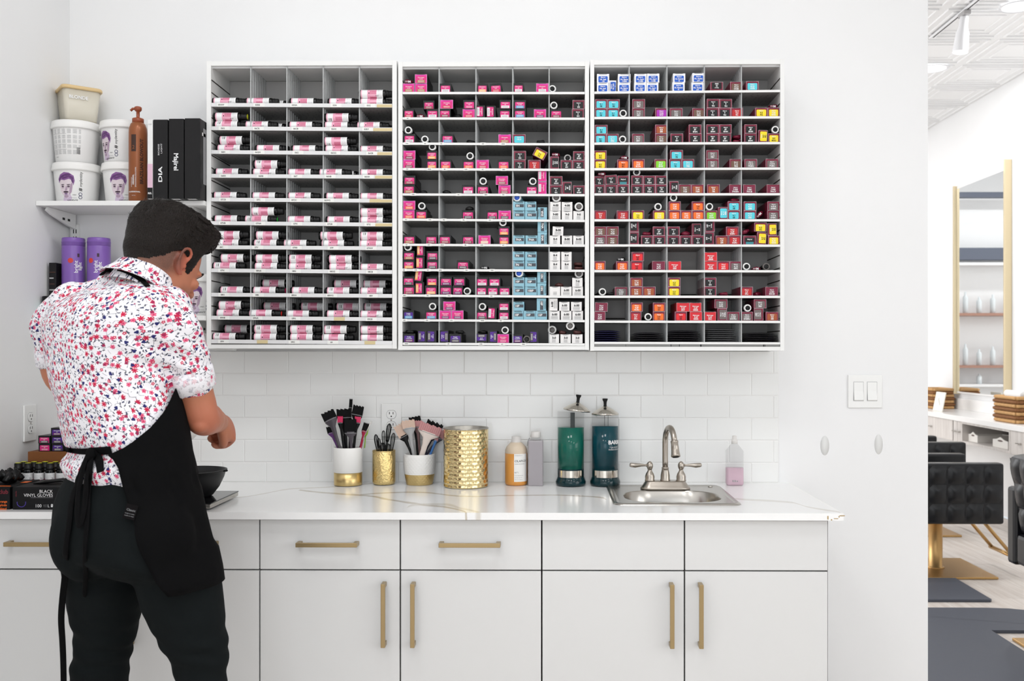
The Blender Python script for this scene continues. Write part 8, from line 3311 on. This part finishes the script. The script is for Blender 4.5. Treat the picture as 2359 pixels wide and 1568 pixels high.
NTH = 64
_core = torso_loft(TORSO, .003)
bv_core = BVHTree.FromPolygons([Vector(p) for p in _core.v], _core.f)
if bv_core.find_nearest(PY(280, 900, -2.5))[1].y > 0:
    bv_core = BVHTree.FromPolygons([Vector(p) for p in _core.v], [f[::-1] for f in _core.f])
av, af = [], []
for i, py in enumerate(pys):
    L, R, y, rt = interp(AP, py)
    c, a, b_ = ring_from_px(py, L, R, y, rt)
    a += .010
    b_ += .010
    # find the angle on the near side whose picture column is the apron's edge
    best, tb = 1e9, 0
    for k in range(411):
        th = math.radians(-150 + 205 * k / 410)
        q = c + RT * (a * math.cos(th)) + FW * (b_ * math.sin(th))
        d = q - CAM
        px = PCX + FPX * d.dot(_R) / d.dot(_F)
        if abs(px - edge_px(py)) < best:
            best, tb = abs(px - edge_px(py)), th
    t1 = math.radians(165)
    for j in range(NTH + 1):
        th = tb + (t1 - tb) * j / NTH
        fold = .004 * math.sin(9 * th + py * .012) * smooth01(1040, 1250, py)
        q = c + RT * ((a + fold) * math.cos(th)) + FW * ((b_ + fold) * math.sin(th))
        # keep clear of the cloth below
        for bv in (bv_core, bv_tr):
            hit = bv.find_nearest(q)
            if hit[0] is not None:
                sgn = (q - hit[0]).dot(hit[1])
                if sgn < .006:
                    q = hit[0] + hit[1] * .006
        if j == 0 or py > 1320:
            pass
        av.append(q - PO)
for i in range(len(pys) - 1):
    for j in range(NTH):
        o = i * (NTH + 1) + j
        af.append((o, o + NTH + 1, o + NTH + 2, o + 1))
ab = MB().add(av, af, m_apron, True)
ame = ab.mesh('apron')
ao = bpy.data.objects.new('apron', ame)
COL.objects.link(ao)
ao.parent = PERSON
md = ao.modifiers.new('thickness', 'SOLIDIFY')
md.thickness = .0018
md.offset = 1.0
bv_ap = BVHTree.FromPolygons([Vector(v) + PO for v in av], af)


def on_body(px, py, off, trees):
    d = ray(px, py).normalized()
    best = None
    for bv in trees:
        h = bv.ray_cast(CAM, d)
        if h[0] is not None and (best is None or h[3] < best[3]):
            best = h
    if best is None:
        return None
    n = best[1] if best[1].dot(d) < 0 else -best[1]
    return best[0] + n * off, n


def ribbon(name, pts, width, parent, trees, off=.004, th=.0014, free=None, m=None):
    """strap laid along photo points on the body surface"""
    m = m or m_apron
    P = []
    for i, p in enumerate(pts):
        if len(p) == 3:
            P.append((PY(p[0], p[1], p[2]), Vector((0, -1, 0))))
        else:
            r = on_body(p[0], p[1], off, trees)
            if r is None:
                r = (PY(p[0], p[1], P[-1][0].y if P else -1.2), Vector((0, -1, 0)))
            P.append(r)
    # smooth resample
    Q = []
    for i in range(len(P) - 1):
        for k in range(6):
            t = k / 6
            p0, p1, p2, p3 = P[max(i - 1, 0)][0], P[i][0], P[i + 1][0], P[min(i + 2, len(P) - 1)][0]
            q = .5 * ((2 * p1) + (p2 - p0) * t + (2 * p0 - 5 * p1 + 4 * p2 - p3) * t * t + (3 * p1 - p0 - 3 * p2 + p3) * t ** 3)
            Q.append((q, P[i][1].lerp(P[i + 1][1], t).normalized()))
    Q.append(P[-1])
    rings = []
    for i, (q, n) in enumerate(Q):
        t = (Q[min(i + 1, len(Q) - 1)][0] - Q[max(i - 1, 0)][0]).normalized()
        n = (n - t * n.dot(t)).normalized()
        s = t.cross(n)
        w = (width[0] + (width[1] - width[0]) * i / (len(Q) - 1)) / 2
        rings.append([q + s * w + n * th * .3 - PO, q + s * w * .5 + n * th - PO, q - s * w * .5 + n * th - PO, q - s * w + n * th * .3 - PO, q - s * w - n * th * .4 - PO, q + s * w - n * th * .4 - PO])
    return MB().loft(rings, m).obj(name, parent)


TR = [bv_shirt, bv_tr]
ribbon('neck_strap', [(232, 630), (240, 622), (256, 618), (280, 622), (305, 632), (326, 646), (340, 662)], (.013, .013), ao, [bv_shirt, bv_col], .004)
ribbon('waist_strap', [(150, 1034), (165, 1036), (185, 1038), (205, 1038), (222, 1037), (240, 1037), (258, 1036)], (.013, .020), ao, TR, .003)
# the knot and its hanging ends
kn = on_body(219, 1040, .012, TR)
e = ellipsoid(kn[0], (RT, FW, Vector((0, 0, 1))), (.014, .011, .016), 14, 10)
MB().add([Vector(p) - PO for p in e.v], e.f, m_apron, True).obj('knot', ao)
ribbon('tie_end', [(213, 1042), (200, 1068), (188, 1100), (178, 1130), (170, 1160), (166, 1200), (160, 1240), (156, 1275), (152, 1300, -1.13), (149, 1335, -1.12), (144, 1380, -1.11), (141, 1425, -1.11), (144, 1480, -1.10), (146, 1530, -1.10), (147, 1600, -1.10)], (.020, .014), ao, TR, .007)
ribbon('tie_end', [(217, 1044), (213, 1075), (211, 1110), (208, 1150), (206, 1190), (204, 1230), (201, 1270), (199, 1320), (198, 1370)], (.019, .010), ao, TR, .008)
ribbon('tie_loop', [(222, 1036), (228, 1046), (231, 1060), (234, 1072), (237, 1086)], (.019, .018), ao, TR, .009)
ribbon('tie_loop', [(214, 1044), (204, 1070), (196, 1100), (190, 1140), (188, 1180), (192, 1210), (200, 1190), (206, 1150), (209, 1100), (216, 1050)], (.015, .015), ao, TR, .012)
# woven tag on the apron edge
tg = on_body(301, 1179, .004, [bv_ap, bv_tr])
if tg:
    q, n = tg
    up = (Vector((0.30, 0, 1)) - n * n.dot(Vector((0.30, 0, 1)))).normalized()
    rt_ = up.cross(n) * -1
    rt_ = n.cross(up) * -1 if rt_.x < 0 else rt_
    b = MB()
    w, h = .0125, .0165
    b.add([q + rt_ * (sx * w) + up * (sz * h) + n * o - PO for o in (0, .0012) for sx, sz in ((-1, -1), (1, -1), (1, 1), (-1, 1))], [(3, 2, 1, 0), (4, 5, 6, 7), (0, 1, 5, 4), (1, 2, 6, 5), (2, 3, 7, 6), (3, 0, 4, 7)], mat('tag_cloth', (18, 16, 17), .9, spec=.1))
    b.text('Classic', m_inkgrey, .005, q + n * .0016 + up * .004 - PO, tuple(rt_), tuple(up), maxw=.021)
    for k in range(2):
        b.text('made to wear', m_inkgrey, .0026, q + n * .0016 - up * (.004 + .005 * k) - PO, tuple(rt_), tuple(up), maxw=.021)
    b.obj('woven_tag', ao)

# white mixing bowl held in the left hand
hp = WR_L + aL.normalized() * .10
bc_ = PY(416, 985, -.53)
r = empty('hand_bowl', (bc_.x, bc_.y, bc_.z - .025))
tag(r, 'white plastic bowl held by the man, half hidden behind the apron', 'bowl')
MB().lathe([(.028, -.012), (.034, -.010), (.050, .006), (.060, .030), (.063, .046), (.065, .047), (.0645, .0485), (.061, .047), (.057, .030), (.046, .008), (.030, -.005), (.001, -.006)], mat('white_bowl_plastic', (240, 238, 234), .35), 40).obj('bowl_body', r)
MB().tube([(-.060, -.01, .042), (-.078, -.012, .044), (-.085, -.012, .043)], [.008, .007, .006], mat('white_bowl_plastic'), 8, flat=(1, .4, (0, 0, 1))).obj('grip', r)
